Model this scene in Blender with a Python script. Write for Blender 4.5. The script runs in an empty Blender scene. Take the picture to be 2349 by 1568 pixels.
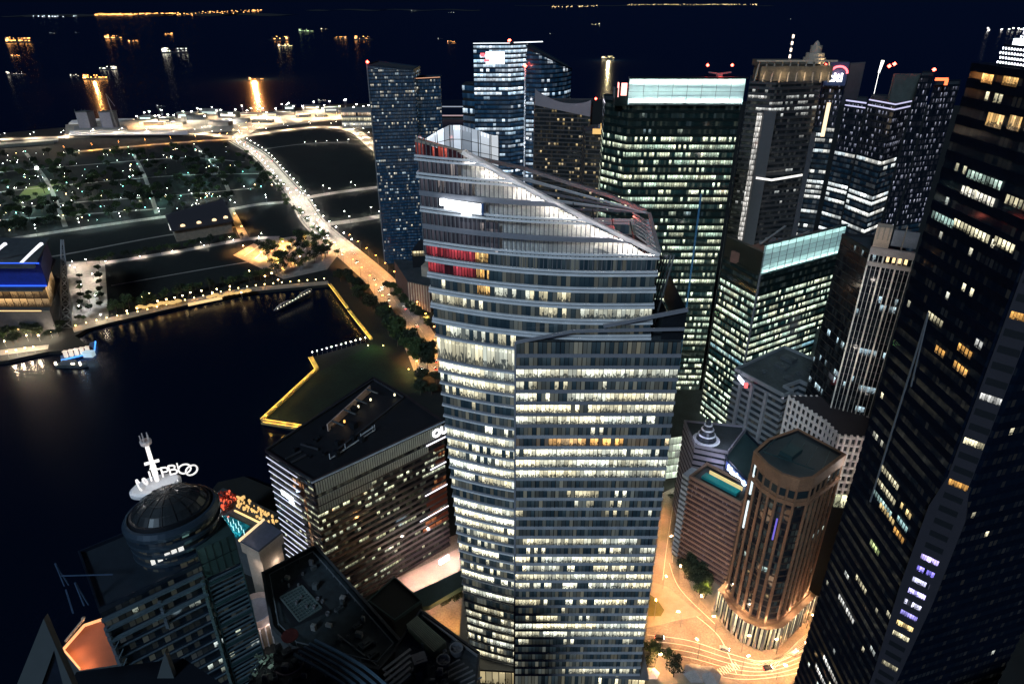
import bpy, bmesh, math, random
from mathutils import Vector, Matrix, noise
random.seed(7)
R = math.radians
C = bpy.context.scene.collection
scn = bpy.context.scene

# ------------------------------------------------------------------ camera, sky, added fill sun, exposure
CX, CY, F, PITCH, HCAM = 1174.5, 784.0, 1541.5, 27.0, 280.0
cam_d = bpy.data.cameras.new("camera"); cam = bpy.data.objects.new("camera", cam_d); C.objects.link(cam)
cam.location = (0, 0, HCAM); cam.rotation_euler = (R(90 - PITCH), 0, 0)
cam_d.sensor_width = 36; cam_d.lens = 36 * F / 2349; cam_d.clip_start = 0.5; cam_d.clip_end = 90000
scn.camera = cam
SP, CP = math.sin(R(PITCH)), math.cos(R(PITCH))

def ray(u, v):
    a = (CY - v) / F
    return ((u - CX) / F, CP + SP * a, -SP + CP * a)
def at(u, v, z=0.0):
    """point of the place seen at (u, v) of the survey photograph at height z"""
    d = ray(u, v); t = (z - HCAM) / d[2]
    return Vector((d[0] * t, d[1] * t, z))
def aty(u, v, y):
    d = ray(u, v); t = y / d[1]
    return Vector((d[0] * t, y, HCAM + d[2] * t))

w = bpy.data.worlds.new("World"); scn.world = w; w.use_nodes = True
nt = w.node_tree; nt.nodes.clear()
sky = nt.nodes.new('ShaderNodeTexSky'); sky.sky_type = 'NISHITA'; sky.sun_disc = False
SUN_EL, SUN_AZ = R(38), R(205)
sky.sun_elevation = SUN_EL; sky.sun_rotation = SUN_AZ
mx = nt.nodes.new('ShaderNodeMix'); mx.data_type = 'RGBA'; mx.blend_type = 'MULTIPLY'
mx.inputs['Factor'].default_value = 1.0
mx.inputs[7].default_value = (0.09, 0.24, 1.0, 1)
bgn = nt.nodes.new('ShaderNodeBackground'); bgn.inputs['Strength'].default_value = 0.0036
out = nt.nodes.new('ShaderNodeOutputWorld')
nt.links.new(sky.outputs[0], mx.inputs[6]); nt.links.new(mx.outputs[2], bgn.inputs[0]); nt.links.new(bgn.outputs[0], out.inputs[0])

sun_d = bpy.data.lights.new("city_glow_sun", 'SUN'); sun_d.energy = 1.5; sun_d.angle = R(12); sun_d.color = (0.60, 0.80, 1.0)  # sun lamp added as soft fill for the city glow
sun = bpy.data.objects.new("city_glow_sun", sun_d); C.objects.link(sun)
sun.rotation_euler = Vector((-0.38, -0.80, 0.62)).to_track_quat('Z', 'Y').to_euler()

scn.view_settings.view_transform = 'Standard'; scn.view_settings.look = 'None'
scn.view_settings.exposure = 0.0; scn.view_settings.gamma = 1.0
scn.cycles.max_bounces = 5; scn.cycles.diffuse_bounces = 2; scn.cycles.glossy_bounces = 3
scn.cycles.sample_clamp_indirect = 3.0; scn.cycles.sample_clamp_direct = 0
scn.cycles.caustics_reflective = False; scn.cycles.caustics_refractive = False

# ------------------------------------------------------------------ mesh builder
class MB:
    def __init__(s): s.v = []; s.f = []; s.uv = []
    def quad(s, a, b, c, d, uv=None):
        i = len(s.v); s.v += [tuple(a), tuple(b), tuple(c), tuple(d)]; s.f.append((i, i+1, i+2, i+3))
        s.uv.append(uv or ((0,0),(1,0),(1,1),(0,1)))
    def tri(s, a, b, c):
        i = len(s.v); s.v += [tuple(a), tuple(b), tuple(c)]; s.f.append((i, i+1, i+2)); s.uv.append(((0,0),(1,0),(1,1)))
    def poly(s, pts):
        i = len(s.v); s.v += [tuple(p) for p in pts]; s.f.append(tuple(range(i, i+len(pts))))
        s.uv.append(tuple((p[0], p[1]) for p in pts))
    def box(s, c, sz, rot=0.0):
        hx, hy, hz = sz[0]/2, sz[1]/2, sz[2]/2; co, si = math.cos(rot), math.sin(rot)
        P = []
        for dz in (-hz, hz):
            for dx, dy in ((-hx,-hy),(hx,-hy),(hx,hy),(-hx,hy)):
                P.append((c[0]+dx*co-dy*si, c[1]+dx*si+dy*co, c[2]+dz))
        for q in ((0,3,2,1),(4,5,6,7),(0,1,5,4),(1,2,6,5),(2,3,7,6),(3,0,4,7)):
            s.quad(*[P[k] for k in q])
    def beam(s, a, b, w, h=None, up=(0,0,1)):
        a, b = Vector(a), Vector(b); h = h or w; d = (b-a)
        if d.length < 1e-6: return
        d.normalize(); up = Vector(up)
        if abs(d.dot(up)) > .98: up = Vector((1,0,0))
        sx = d.cross(up).normalized()*w/2; sz = sx.cross(d).normalized()*h/2
        A = [a-sx-sz, a+sx-sz, a+sx+sz, a-sx+sz]; B = [b-sx-sz, b+sx-sz, b+sx+sz, b-sx+sz]
        for k in range(4): s.quad(A[k], A[(k+1)%4], B[(k+1)%4], B[k])
        s.quad(A[3], A[2], A[1], A[0]); s.quad(*B)
    def tube(s, a, b, r0, r1=None, n=8, caps=True):
        a, b = Vector(a), Vector(b); r1 = r0 if r1 is None else r1
        d = (b-a).normalized(); u = d.orthogonal().normalized(); w_ = d.cross(u)
        A = [a+(u*math.cos(t)+w_*math.sin(t))*r0 for t in [2*math.pi*k/n for k in range(n)]]
        B = [b+(u*math.cos(t)+w_*math.sin(t))*r1 for t in [2*math.pi*k/n for k in range(n)]]
        for k in range(n): s.quad(A[k], A[(k+1)%n], B[(k+1)%n], B[k])
        if caps: s.poly(A[::-1]); s.poly(B)
    def lathe(s, c, prof, n=24, sx=1.0, sy=1.0, rot=0.0):
        co, si = math.cos(rot), math.sin(rot)
        def P(r, z, t):
            x, y = r*math.cos(t)*sx, r*math.sin(t)*sy
            return (c[0]+x*co-y*si, c[1]+x*si+y*co, c[2]+z)
        for (r0, z0), (r1, z1) in zip(prof, prof[1:]):
            for k in range(n):
                t0, t1 = 2*math.pi*k/n, 2*math.pi*(k+1)/n
                s.quad(P(r0,z0,t0), P(r0,z0,t1), P(r1,z1,t1), P(r1,z1,t0),
                       ((k*2.0,z0),(k*2.0+2,z0),(k*2.0+2,z1),(k*2.0,z1)))
    def prism(s, pts, z0, z1):
        pts = [(p[0], p[1]) for p in pts]; n = len(pts)
        zt = z1 if callable(z1) else (lambda x, y: z1)
        s.poly([(p[0], p[1], zt(*p)) for p in pts]); s.poly([(p[0], p[1], z0) for p in pts[::-1]])
        for k in range(n):
            a, b = pts[k], pts[(k+1)%n]
            s.quad((*a, z0), (*b, z0), (*b, zt(*b)), (*a, zt(*a)))
    def build(s, name, mat, parent=None, smooth=False):
        me = bpy.data.meshes.new(name)
        off = parent.matrix_basis.translation if parent is not None and parent.type == 'EMPTY' else Vector((0,0,0))
        if parent is not None and parent.type != 'EMPTY' and parent.parent is not None:
            off = parent.parent.location
        me.from_pydata([(x-off[0], y-off[1], z-off[2]) for x, y, z in s.v], [], s.f)
        uvl = me.uv_layers.new(name="UVMap"); flat = []
        for q in s.uv:
            for p in q: flat += [p[0], p[1]]
        uvl.data.foreach_set("uv", flat)
        if smooth: me.polygons.foreach_set("use_smooth", [True]*len(me.polygons))
        me.materials.append(mat)
        o = bpy.data.objects.new(name, me); C.objects.link(o)
        if parent is not None: o.parent = parent
        return o

def tag(o, label=None, cat=None, group=None, kind=None):
    if label: o['label'] = label
    if cat: o['category'] = cat
    if group: o['group'] = group
    if kind: o['kind'] = kind
    return o
def thing(name, loc, label, cat, group=None):
    o = bpy.data.objects.new(name, None); o.location = loc; C.objects.link(o)
    return tag(o, label, cat, group)
def dup(root, loc, rz=0.0, sc=1.0, label=None, group=None):
    r = root.copy(); C.objects.link(r); r.location = loc; r.rotation_euler = (0, 0, rz); r.scale = (sc, sc, sc)
    if label: r['label'] = label
    if group: r['group'] = group
    for ch in list(root.children):
        c = ch.copy(); C.objects.link(c); c.parent = r
        for g in list(ch.children):
            d = g.copy(); C.objects.link(d); d.parent = c
    return r

def purge(o):
    for ch in list(o.children): purge(ch)
    bpy.data.objects.remove(o)

# ------------------------------------------------------------------ materials
def _new(name):
    m = bpy.data.materials.new(name); m.use_nodes = True
    return m, m.node_tree, m.node_tree.nodes['Principled BSDF']
def mat(name, col, rough=.7, metal=0.0, var=.25, scale=.3, bump=0.0, spec=.5):
    m, t, b = _new(name); N = t.nodes.new; L = t.links.new
    tc = N('ShaderNodeTexCoord'); n = N('ShaderNodeTexNoise'); n.inputs['Scale'].default_value = scale; n.inputs['Detail'].default_value = 6
    n2 = N('ShaderNodeTexNoise'); n2.inputs['Scale'].default_value = scale*9; n2.inputs['Detail'].default_value = 3
    L(tc.outputs['Object'], n.inputs[0]); L(tc.outputs['Object'], n2.inputs[0])
    mm = N('ShaderNodeMath'); mm.operation = 'MULTIPLY'; L(n.outputs[0], mm.inputs[0]); L(n2.outputs[0], mm.inputs[1])
    mr = N('ShaderNodeMapRange'); mr.inputs[1].default_value = .1; mr.inputs[2].default_value = .42
    mr.inputs[3].default_value = 1-var; mr.inputs[4].default_value = 1+var; L(mm.outputs[0], mr.inputs[0])
    x = N('ShaderNodeVectorMath'); x.operation = 'SCALE'; x.inputs[0].default_value = col; L(mr.outputs[0], x.inputs['Scale'])
    L(x.outputs[0], b.inputs['Base Color'])
    b.inputs['Roughness'].default_value = rough; b.inputs['Metallic'].default_value = metal; b.inputs['Specular IOR Level'].default_value = spec
    if bump:
        bp = N('ShaderNodeBump'); bp.inputs['Strength'].default_value = bump; L(n2.outputs[0], bp.inputs['Height']); L(bp.outputs[0], b.inputs['Normal'])
    return m
def glow(name, col, s):
    m, t, b = _new(name); b.inputs['Base Color'].default_value = (*[min(1, c)*.5 for c in col], 1)
    b.inputs['Emission Color'].default_value = (*col, 1); b.inputs['Emission Strength'].default_value = s
    return m

# window pattern: one node group, driven by UV (u = metres along the wall, v = floor number + height in the floor)
def make_window_group():
    g = bpy.data.node_groups.new("lit_window_pattern", 'ShaderNodeTree')
    I = g.interface
    def sock(n, t, d):
        s = I.new_socket(n, in_out='INPUT', socket_type=t); s.default_value = d
    sock('W', 'NodeSocketFloat', 1.5); sock('P', 'NodeSocketFloat', .5); sock('G', 'NodeSocketFloat', 5)
    sock('Seed', 'NodeSocketFloat', 0); sock('ColA', 'NodeSocketColor', (1,.8,.4,1)); sock('ColB', 'NodeSocketColor', (.8,1,.9,1))
    sock('Strength', 'NodeSocketFloat', 1.0); sock('Mull', 'NodeSocketFloat', .06); sock('Glass', 'NodeSocketColor', (.01,.015,.02,1))
    sock('Clutter', 'NodeSocketFloat', 1.0); sock('Spec', 'NodeSocketFloat', .4); sock('Base', 'NodeSocketColor', (0,0,0,1)); sock('Row', 'NodeSocketFloat', .35)
    I.new_socket('Shader', in_out='OUTPUT', socket_type='NodeSocketShader')
    N = g.nodes.new; L = g.links.new
    gi = N('NodeGroupInput'); go = N('NodeGroupOutput')
    def val(x):
        return x
    def M(op, a, b=None, c=None):
        n = N('ShaderNodeMath'); n.operation = op
        for i, x in enumerate((a, b, c)):
            if x is None: continue
            if isinstance(x, (int, float)): n.inputs[i].default_value = x
            else: L(x, n.inputs[i])
        return n.outputs[0]
    uv = N('ShaderNodeUVMap'); uv.uv_map = "UVMap"; sp = N('ShaderNodeSeparateXYZ'); L(uv.outputs[0], sp.inputs[0])
    u, v = sp.outputs[0], sp.outputs[1]
    uw = M('DIVIDE', u, gi.outputs['W']); cu = M('FLOOR', uw); fu = M('FRACT', uw); k = M('FLOOR', v); fv = M('FRACT', v)
    def wn(a, b, c):
        cb = N('ShaderNodeCombineXYZ')
        for i, x in enumerate((a, b, c)):
            if isinstance(x, (int, float)): cb.inputs[i].default_value = x
            else: L(x, cb.inputs[i])
        n = N('ShaderNodeTexWhiteNoise'); n.noise_dimensions = '3D'; L(cb.outputs[0], n.inputs[0])
        s = N('ShaderNodeSeparateColor'); L(n.outputs['Color'], s.inputs[0]); return n.outputs['Value'], s.outputs[0], s.outputs[1], s.outputs[2]
    sd = gi.outputs['Seed']
    c0, c1, c2, c3 = wn(cu, k, sd)
    shift = M('MULTIPLY', wn(k, M('ADD', sd, 3.3), 1.7)[0], 7)
    gu = M('FLOOR', M('DIVIDE', M('ADD', cu, shift), gi.outputs['G']))
    g0, g1, g2, g3 = wn(gu, k, M('ADD', sd, 11.5))
    r0, r1, r2, r3 = wn(k, 5.5, M('ADD', sd, 23.5))
    row = gi.outputs['Row']
    rest = M('SUBTRACT', 1.0, row)
    score = M('ADD', M('MULTIPLY', r0, row), M('MULTIPLY', rest, M('ADD', M('MULTIPLY', c0, .42), M('MULTIPLY', g0, .58))))
    lit = M('LESS_THAN', score, gi.outputs['P'])
    # interior light and furniture shade painted into the emission
    drop = M('MULTIPLY', M('GREATER_THAN', c2, .55), M('MULTIPLY', c1, .75))
    blind = M('GREATER_THAN', fv, M('SUBTRACT', 1.0, drop))
    ceil_ = M('ADD', .62, M('MULTIPLY', M('POWER', fv, 1.5), .75))
    tn = N('ShaderNodeTexNoise'); tn.inputs['Scale'].default_value = 1.0; tn.inputs['Detail'].default_value = 2
    cb = N('ShaderNodeCombineXYZ'); L(M('MULTIPLY', u, 1.7), cb.inputs[0]); L(M('MULTIPLY', v, 3.1), cb.inputs[1]); L(sd, cb.inputs[2]); L(cb.outputs[0], tn.inputs[0])
    furn = M('GREATER_THAN', M('SUBTRACT', M('ADD', tn.outputs[0], M('MULTIPLY', gi.outputs['Clutter'], .12)), M('MULTIPLY', fv, .5)), .47)
    dark = M('SUBTRACT', 1.0, M('MULTIPLY', M('MULTIPLY', furn, M('LESS_THAN', fv, .55)), .86))
    lamp = M('MULTIPLY', M('LESS_THAN', M('ABSOLUTE', M('SUBTRACT', fv, .84)), .05), M('LESS_THAN', M('FRACT', M('MULTIPLY', u, .8)), .6))
    inner = M('ADD', M('MULTIPLY', ceil_, dark), M('MULTIPLY', lamp, .7))
    nb = M('SUBTRACT', 1.0, blind)
    inten = M('ADD', M('MULTIPLY', blind, .85), M('MULTIPLY', nb, inner))
    br = M('ADD', .14, M('MULTIPLY', M('POWER', M('ADD', M('MULTIPLY', c3, .5), M('MULTIPLY', g1, .5)), 1.5), 1.35))
    mul = M('MULTIPLY', M('GREATER_THAN', fu, gi.outputs['Mull']), M('LESS_THAN', fu, M('SUBTRACT', 1.0, gi.outputs['Mull'])))
    faint = M('MULTIPLY', M('POWER', c2, 3.0), M('MULTIPLY', gi.outputs['Spec'], .09))
    e = M('ADD', M('MULTIPLY', M('MULTIPLY', lit, br), inten), faint)
    e = M('MULTIPLY', M('MULTIPLY', e, mul), gi.outputs['Strength'])
    mix = N('ShaderNodeMix'); mix.data_type = 'RGBA'
    L(M('POWER', M('ADD', M('MULTIPLY', g2, .7), M('MULTIPLY', c1, .3)), 1.3), mix.inputs['Factor'])
    L(gi.outputs['ColA'], mix.inputs[6]); L(gi.outputs['ColB'], mix.inputs[7])
    p = N('ShaderNodeBsdfPrincipled'); L(gi.outputs['Glass'], p.inputs['Base Color']); p.inputs['Roughness'].default_value = .08; L(gi.outputs['Spec'], p.inputs['Specular IOR Level'])
    sc = N('ShaderNodeVectorMath'); sc.operation = 'SCALE'; L(mix.outputs[2], sc.inputs[0]); L(e, sc.inputs['Scale'])
    tb = N('ShaderNodeTexNoise'); tb.inputs['Scale'].default_value = 1.0; tb.inputs['Detail'].default_value = 3
    cb2 = N('ShaderNodeCombineXYZ'); L(M('MULTIPLY', u, .16), cb2.inputs[0]); L(M('MULTIPLY', v, .35), cb2.inputs[1]); L(sd, cb2.inputs[2]); L(cb2.outputs[0], tb.inputs[0])
    bs = M('MULTIPLY', M('MULTIPLY', mul, M('ADD', .35, M('MULTIPLY', c1, .9))), M('MULTIPLY', M('ADD', .4, M('MULTIPLY', fv, .9)), M('MULTIPLY', tb.outputs[0], 1.8)))
    sb_ = N('ShaderNodeVectorMath'); sb_.operation = 'SCALE'; L(gi.outputs['Base'], sb_.inputs[0]); L(bs, sb_.inputs['Scale'])  # faint glow painted over the glass for dim rooms
    ad = N('ShaderNodeVectorMath'); ad.operation = 'ADD'; L(sc.outputs[0], ad.inputs[0]); L(sb_.outputs[0], ad.inputs[1])
    L(ad.outputs[0], p.inputs['Emission Color']); p.inputs['Emission Strength'].default_value = 1.0
    L(p.outputs[0], go.inputs[0])
    return g
WG = make_window_group()
WARM, CREAM, GREENW, COOL, AMBER, ICE, WHITE = (1,.72,.3), (1,.9,.58), (.82,1,.72), (.72,.9,1), (1,.5,.12), (.5,.78,1), (1,1,.95)
def win(name, P=.5, W=1.5, G=5, seed=0, a=CREAM, b=GREENW, s=1.0, mull=.06, glass=(.010,.016,.024), clutter=1.0, row=.35, spec=.35, base=(0,0,0)):
    m = bpy.data.materials.new(name); m.use_nodes = True; t = m.node_tree; t.nodes.clear()
    n = t.nodes.new('ShaderNodeGroup'); n.node_tree = WG; o = t.nodes.new('ShaderNodeOutputMaterial'); t.links.new(n.outputs[0], o.inputs[0])
    for k, x in dict(W=W, P=P, G=G, Seed=seed, ColA=(*a, 1), ColB=(*b, 1), Strength=s*1.35, Spec=spec, Base=(*base, 1), Mull=mull, Glass=(*glass, 1), Clutter=clutter, Row=row).items():
        n.inputs[k].default_value = x
    return m

asphalt = mat('asphalt', (.085,.08,.078), .8, var=.35, scale=.08)
paving = mat('paving', (.28,.25,.22), .8, var=.3, scale=.2)
lawn = mat('lawn', (.007,.017,.008), .95, var=.6, scale=.06)
plotm = mat('bare_plot', (.005,.009,.008), .95, var=.5, scale=.02)
landm = mat('land', (.006,.008,.008), .9, var=.5, scale=.01)
concrete = mat('concrete', (.22,.22,.22), .8, var=.25, scale=.15)
darkconc = mat('dark_concrete', (.055,.066,.074), .8, var=.35, scale=.15)
roofm = mat('roof_membrane', (.034,.044,.052), .75, var=.45, scale=.12)
whitem = mat('white_metal', (.62,.63,.66), .45, .0, var=.12, scale=.2)
greym = mat('grey_metal', (.15,.155,.17), .5, .0, var=.15, scale=.2)
darkm = mat('dark_metal', (.014,.017,.023), .45, .3, var=.2, scale=.2)
blackm = mat('black_core', (.006,.008,.012), .6, var=.1)
creamm = mat('cream_stone', (.36,.30,.24), .8, var=.2, scale=.15)
brownm = mat('brown_stone', (.24,.125,.07), .75, var=.25, scale=.15)
rustm = mat('rust_panels', (.22,.06,.035), .6, var=.4, scale=.3)
tealm = mat('teal_cladding', (.026,.06,.066), .45, .2, var=.2, scale=.2)
navym = mat('navy_cladding', (.011,.018,.034), .4, .2, var=.3, scale=.1)
paint = mat('road_paint', (.75,.72,.66), .7, var=.3, scale=.5)
leafm = mat('leaves', (.04,.07,.02), .8, var=.6, scale=.8)
leafd = mat('dark_leaves', (.016,.03,.013), .8, var=.6, scale=.6)
barkm = mat('bark', (.08,.06,.045), .9)
G_white = glow('white_lamp', (1,.96,.88), 30); G_warm = glow('warm_lamp', (1,.66,.3), 26); G_orange = glow('orange_lamp', (1,.38,.08), 22)
G_gold = glow('gold_lamp', (1,.72,.25), 12); G_red = glow('red_beacon', (1,.05,.03), 30); G_teal = glow('teal_lamp', (.3,1,.85), 8)
G_blue = glow('blue_sign', (.25,.5,1), 6); G_sign = glow('white_sign', (.92,.96,1), 3.2); G_cool = glow('cool_lamp', (.75,.88,1), 20)

# ------------------------------------------------------------------ generic builders
def offset_poly(pts, d):
    """offset a CCW polygon outwards by d"""
    n = len(pts); o = []
    for i in range(n):
        p0, p1, p2 = Vector(pts[i-1][:2]), Vector(pts[i][:2]), Vector(pts[(i+1)%n][:2])
        a, b = (p1-p0), (p2-p1)
        if a.length < 1e-6 or b.length < 1e-6: o.append((p1.x, p1.y)); continue
        a.normalize(); b.normalize()
        na, nb = Vector((a.y, -a.x)), Vector((b.y, -b.x))
        m = na+nb; q = m.length_squared
        if q < .2: o.append((p1.x+na.x*d, p1.y+na.y*d)); continue
        m = m*(2*d/q); o.append((p1.x+m.x, p1.y+m.y))
    return o
def ccw(pts):
    a = sum(pts[i-1][0]*pts[i][1]-pts[i][0]*pts[i-1][1] for i in range(len(pts)))
    return [tuple(p[:2]) for p in (pts if a > 0 else pts[::-1])]
def ring(mb, pts, z0, z1, off=0, k=0, zt=None, thick=0, edges=None, seg=None, u0=0.0):
    """vertical wall ring round the polygon; with thick also a ledge above and below"""
    P = offset_poly(pts, off) if off else [tuple(p[:2]) for p in pts]
    Q = offset_poly(pts, off-thick) if thick else None
    n = len(P); u = u0
    for i in range(n):
        a, b = P[i], P[(i+1)%n]; l = math.dist(a, b)
        if edges is None or i in edges:
            m = max(1, int(l/seg)) if seg else 1
            for j in range(m):
                s0, s1 = j/m, (j+1)/m
                A = (a[0]+(b[0]-a[0])*s0, a[1]+(b[1]-a[1])*s0); B = (a[0]+(b[0]-a[0])*s1, a[1]+(b[1]-a[1])*s1)
                za0 = zb0 = z0; za1 = zb1 = z1
                if zt:
                    ta, tb = zt(*A), zt(*B)
                    if z0 >= ta and z0 >= tb: continue
                    za0, zb0, za1, zb1 = min(z0, ta), min(z0, tb), min(z1, ta), min(z1, tb)
                ua, ub = u+l*s0, u+l*s1; h = max(1e-6, z1-z0)
                fa, fb = .01+.98*(za1-z0)/h, .01+.98*(zb1-z0)/h
                mb.quad((*A, za0), (*B, zb0), (*B, zb1), (*A, za1), ((ua, k+.01), (ub, k+.01), (ub, k+fb), (ua, k+fa)))
                if thick:
                    c, d = Q[i], Q[(i+1)%n]
                    Ci = (c[0]+(d[0]-c[0])*s0, c[1]+(d[1]-c[1])*s0); D = (c[0]+(d[0]-c[0])*s1, c[1]+(d[1]-c[1])*s1)
                    mb.quad((*A, za1), (*B, zb1), (*D, zb1), (*Ci, za1)); mb.quad((*Ci, za0), (*D, zb0), (*B, zb0), (*A, za0))
        u += l
def tower(name, label, cat, fp, z0, z1, fh, wm, bm, sill=.35, proud=.3, core=None, roof=None, group=None, zt=None,
          parapet=1.2, skip=(), bands=True, seg=None, start=None, blank=()):
    """a multi-storey building: one window_band and one floor_band per storey, roof, parapet, core"""
    fp = ccw(fp); cx = sum(p[0] for p in fp)/len(fp); cy = sum(p[1] for p in fp)/len(fp)
    root = thing(name, (cx, cy, z0), label, cat, group)
    m = MB(); m.prism(offset_poly(fp, -.5), z0, zt and (lambda x, y: zt(x, y)-.6) or z1-.3); m.build('wall', core or blackm, root)
    n = int(round((z1-z0)/fh)); fh = (z1-z0)/n
    for k in range(n):
        a = z0+k*fh
        if not (start and a < start) and k not in blank:
            mb = MB(); ring(mb, fp, a+sill*fh, a+fh, 0, k, zt, seg=seg)
            wmm = wm(k, n) if callable(wm) else wm
            if mb.f: mb.build('window_band', wmm, root)
        if bands:
            mb = MB(); ring(mb, fp, a, a+(sill*fh if k not in blank else fh), proud, k, zt, thick=proud+.5, seg=seg)
            if mb.f: mb.build('floor_band', bm(k, n) if callable(bm) else bm, root)
    mb = MB()
    if zt: mb.poly([(p[0], p[1], zt(*p)) for p in fp])
    else: mb.poly([(p[0], p[1], z1) for p in fp])
    rf = mb.build('roof', roof or roofm, root)
    if parapet:
        mb = MB(); q = bm(n-1, n) if callable(bm) else bm
        P = offset_poly(fp, proud+.05); Q = offset_poly(fp, -.35)
        for i in range(len(P)):
            a, b, c, d = P[i], P[(i+1)%len(P)], Q[(i+1)%len(P)], Q[i]
            f = zt or (lambda x, y: z1)
            za, zb = f(*a), f(*b)
            mb.quad((*a, za-.5), (*b, zb-.5), (*b, zb+parapet), (*a, za+parapet))
            mb.quad((*a, za+parapet), (*b, zb+parapet), (*c, zb+parapet), (*d, za+parapet))
            mb.quad((*c, zb), (*d, za), (*d, za+parapet), (*c, zb+parapet))
        mb.build('parapet', q, rf)
    return root
def inside(p, poly):
    c = False; n = len(poly)
    for i in range(n):
        a, b = poly[i-1], poly[i]
        if (a[1] > p[1]) != (b[1] > p[1]) and p[0] < (b[0]-a[0])*(p[1]-a[1])/(b[1]-a[1])+a[0]: c = not c
    return c
def rooftop(root, fp, z, n=6, seed=1, smin=2, smax=6, m=None, rot=None):
    """plant rooms, ducts and cooling fans on a flat roof"""
    rnd = random.Random(seed); fp = ccw(fp); q = offset_poly(fp, -smax*.6)
    xs = [p[0] for p in q]; ys = [p[1] for p in q]; used = []
    e = Vector(fp[1])-Vector(fp[0]); rot = math.atan2(e.y, e.x) if rot is None else rot
    tries = 0
    while len(used) < n and tries < 400:
        tries += 1
        x, y = rnd.uniform(min(xs), max(xs)), rnd.uniform(min(ys), max(ys))
        if not inside((x, y), q): continue
        s = rnd.uniform(smin, smax)
        if any(math.dist((x, y), c[:2]) < (s+c[2])*.62 for c in used): continue
        used.append((x, y, s))
        h = rnd.uniform(1.2, 3.2); kind = rnd.random()
        if kind < .6:
            b = MB(); b.box((x, y, z+h/2+.01), (s, s*rnd.uniform(.5, .9), h), rot)
            for j in range(3): b.box((x+math.cos(rot)*(j-1)*s*.28, y+math.sin(rot)*(j-1)*s*.28, z+h+.12), (s*.18, s*.3, .22), rot)
            b.build('plant_room', m or rnd.choice([greym, darkconc, concrete]), root)
        else:
            b = MB(); b.lathe((x, y, z), [(0, .02), (s*.3, .02), (s*.34, h*.6), (s*.28, h*.6), (s*.26, h*.35), (0, h*.35)], 14)
            for j in range(4): b.beam((x, y, z+h*.45), (x+math.cos(j*1.57+.4)*s*.25, y+math.sin(j*1.57+.4)*s*.25, z+h*.45), s*.08, .05)
            b.build('cooling_fan', m or greym, root)
def plight(name, loc, col, W, r=.4, parent=None, spot=None):
    d = bpy.data.lights.new(name, 'SPOT' if spot else 'POINT'); d.energy = W; d.color = col; d.shadow_soft_size = r
    o = bpy.data.objects.new(name, d); C.objects.link(o)
    if parent: o.parent = parent; o.location = Vector(loc)-parent.location
    else: o.location = loc
    if spot:
        d.spot_size = R(spot[1]); d.spot_blend = .6
        o.rotation_euler = (-Vector(spot[0])).to_track_quat('Z', 'Y').to_euler()
    return o
def alight(name, loc, size, direction, col, W, parent=None, rot=0):
    d = bpy.data.lights.new(name, 'AREA'); d.shape = 'RECTANGLE'; d.size, d.size_y = size; d.energy = W; d.color = col
    o = bpy.data.objects.new(name, d); C.objects.link(o)
    o.rotation_euler = (-Vector(direction)).to_track_quat('Z', 'Y').to_euler()
    if parent: o.parent = parent; o.location = Vector(loc)-(parent.location if parent.type == 'EMPTY' else parent.parent.location)
    else: o.location = loc
    return o
def text(name, s, mat_, loc, size, xdir, up, parent, ext=.15, align='CENTER', bold=0.0):
    c = bpy.data.curves.new(name, 'FONT'); c.body = s; c.size = size; c.extrude = ext; c.align_x = align; c.align_y = 'CENTER'; c.offset = bold
    c.materials.append(mat_); o = bpy.data.objects.new(name, c); C.objects.link(o)
    X = Vector(xdir).normalized(); U = Vector(up).normalized(); Z = X.cross(U).normalized(); U = Z.cross(X)
    mtx = Matrix((X, U, Z)).transposed().to_4x4()
    dg = bpy.context.evaluated_depsgraph_get(); me = bpy.data.meshes.new_from_object(o.evaluated_get(dg)); bpy.data.objects.remove(o)
    o = bpy.data.objects.new(name, me); C.objects.link(o); o.rotation_euler = mtx.to_euler()
    if parent: o.parent = parent; o.location = Vector(loc)-(parent.location if parent.type == 'EMPTY' else parent.parent.location)
    else: o.location = loc
    return o
# ================================================================== water, land, roads
def water_mat():
    m, t, b = _new('water'); N = t.nodes.new; L = t.links.new
    b.inputs['Base Color'].default_value = (.0018, .0056, .0165, 1); b.inputs['Roughness'].default_value = .26; b.inputs['IOR'].default_value = 1.33; b.inputs['Specular IOR Level'].default_value = .3
    tc = N('ShaderNodeTexCoord'); n = N('ShaderNodeTexNoise'); n.inputs['Scale'].default_value = .22; n.inputs['Detail'].default_value = 5
    mp = N('ShaderNodeMapping'); mp.inputs['Scale'].default_value = (1.0, .45, 1); L(tc.outputs['Object'], mp.inputs[0]); L(mp.outputs[0], n.inputs[0])
    bp = N('ShaderNodeBump'); bp.inputs['Strength'].default_value = .55; bp.inputs['Distance'].default_value = .25
    L(n.outputs[0], bp.inputs['Height']); L(bp.outputs[0], b.inputs['Normal'])
    return m
waterm = water_mat()
mb = MB(); mb.poly([(-60000, -3000, -3), (60000, -3000, -3), (60000, 80000, -3), (-60000, 80000, -3)]); tag(mb.build('water', waterm), kind='structure')

def px(l, z=0.0): return [at(u, v, z) for u, v in l]
shore = px([(-700, 352), (0, 306), (150, 292), (300, 274), (560, 259), (760, 240), (1050, 229), (1500, 229), (2600, 250)])
front = [Vector((1500, -300, 0)), Vector((-190, -300, 0))] + px([(40, 1650), (200, 1560), (235, 1400), (300, 1250), (440, 1180), (500, 1105), (560, 1092), (640, 1125), (690, 985), (602, 966), (727, 848), (712, 820), (850, 782), (756, 652), (560, 670),
        (450, 692), (300, 727), (210, 748), (172, 770), (215, 800), (110, 806), (20, 826), (-100, 838), (-700, 900)])
mb = MB(); mb.prism([(p.x, p.y) for p in (shore+front)][::-1], -5, 0.0); tag(mb.build('land', landm), kind='structure')

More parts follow.
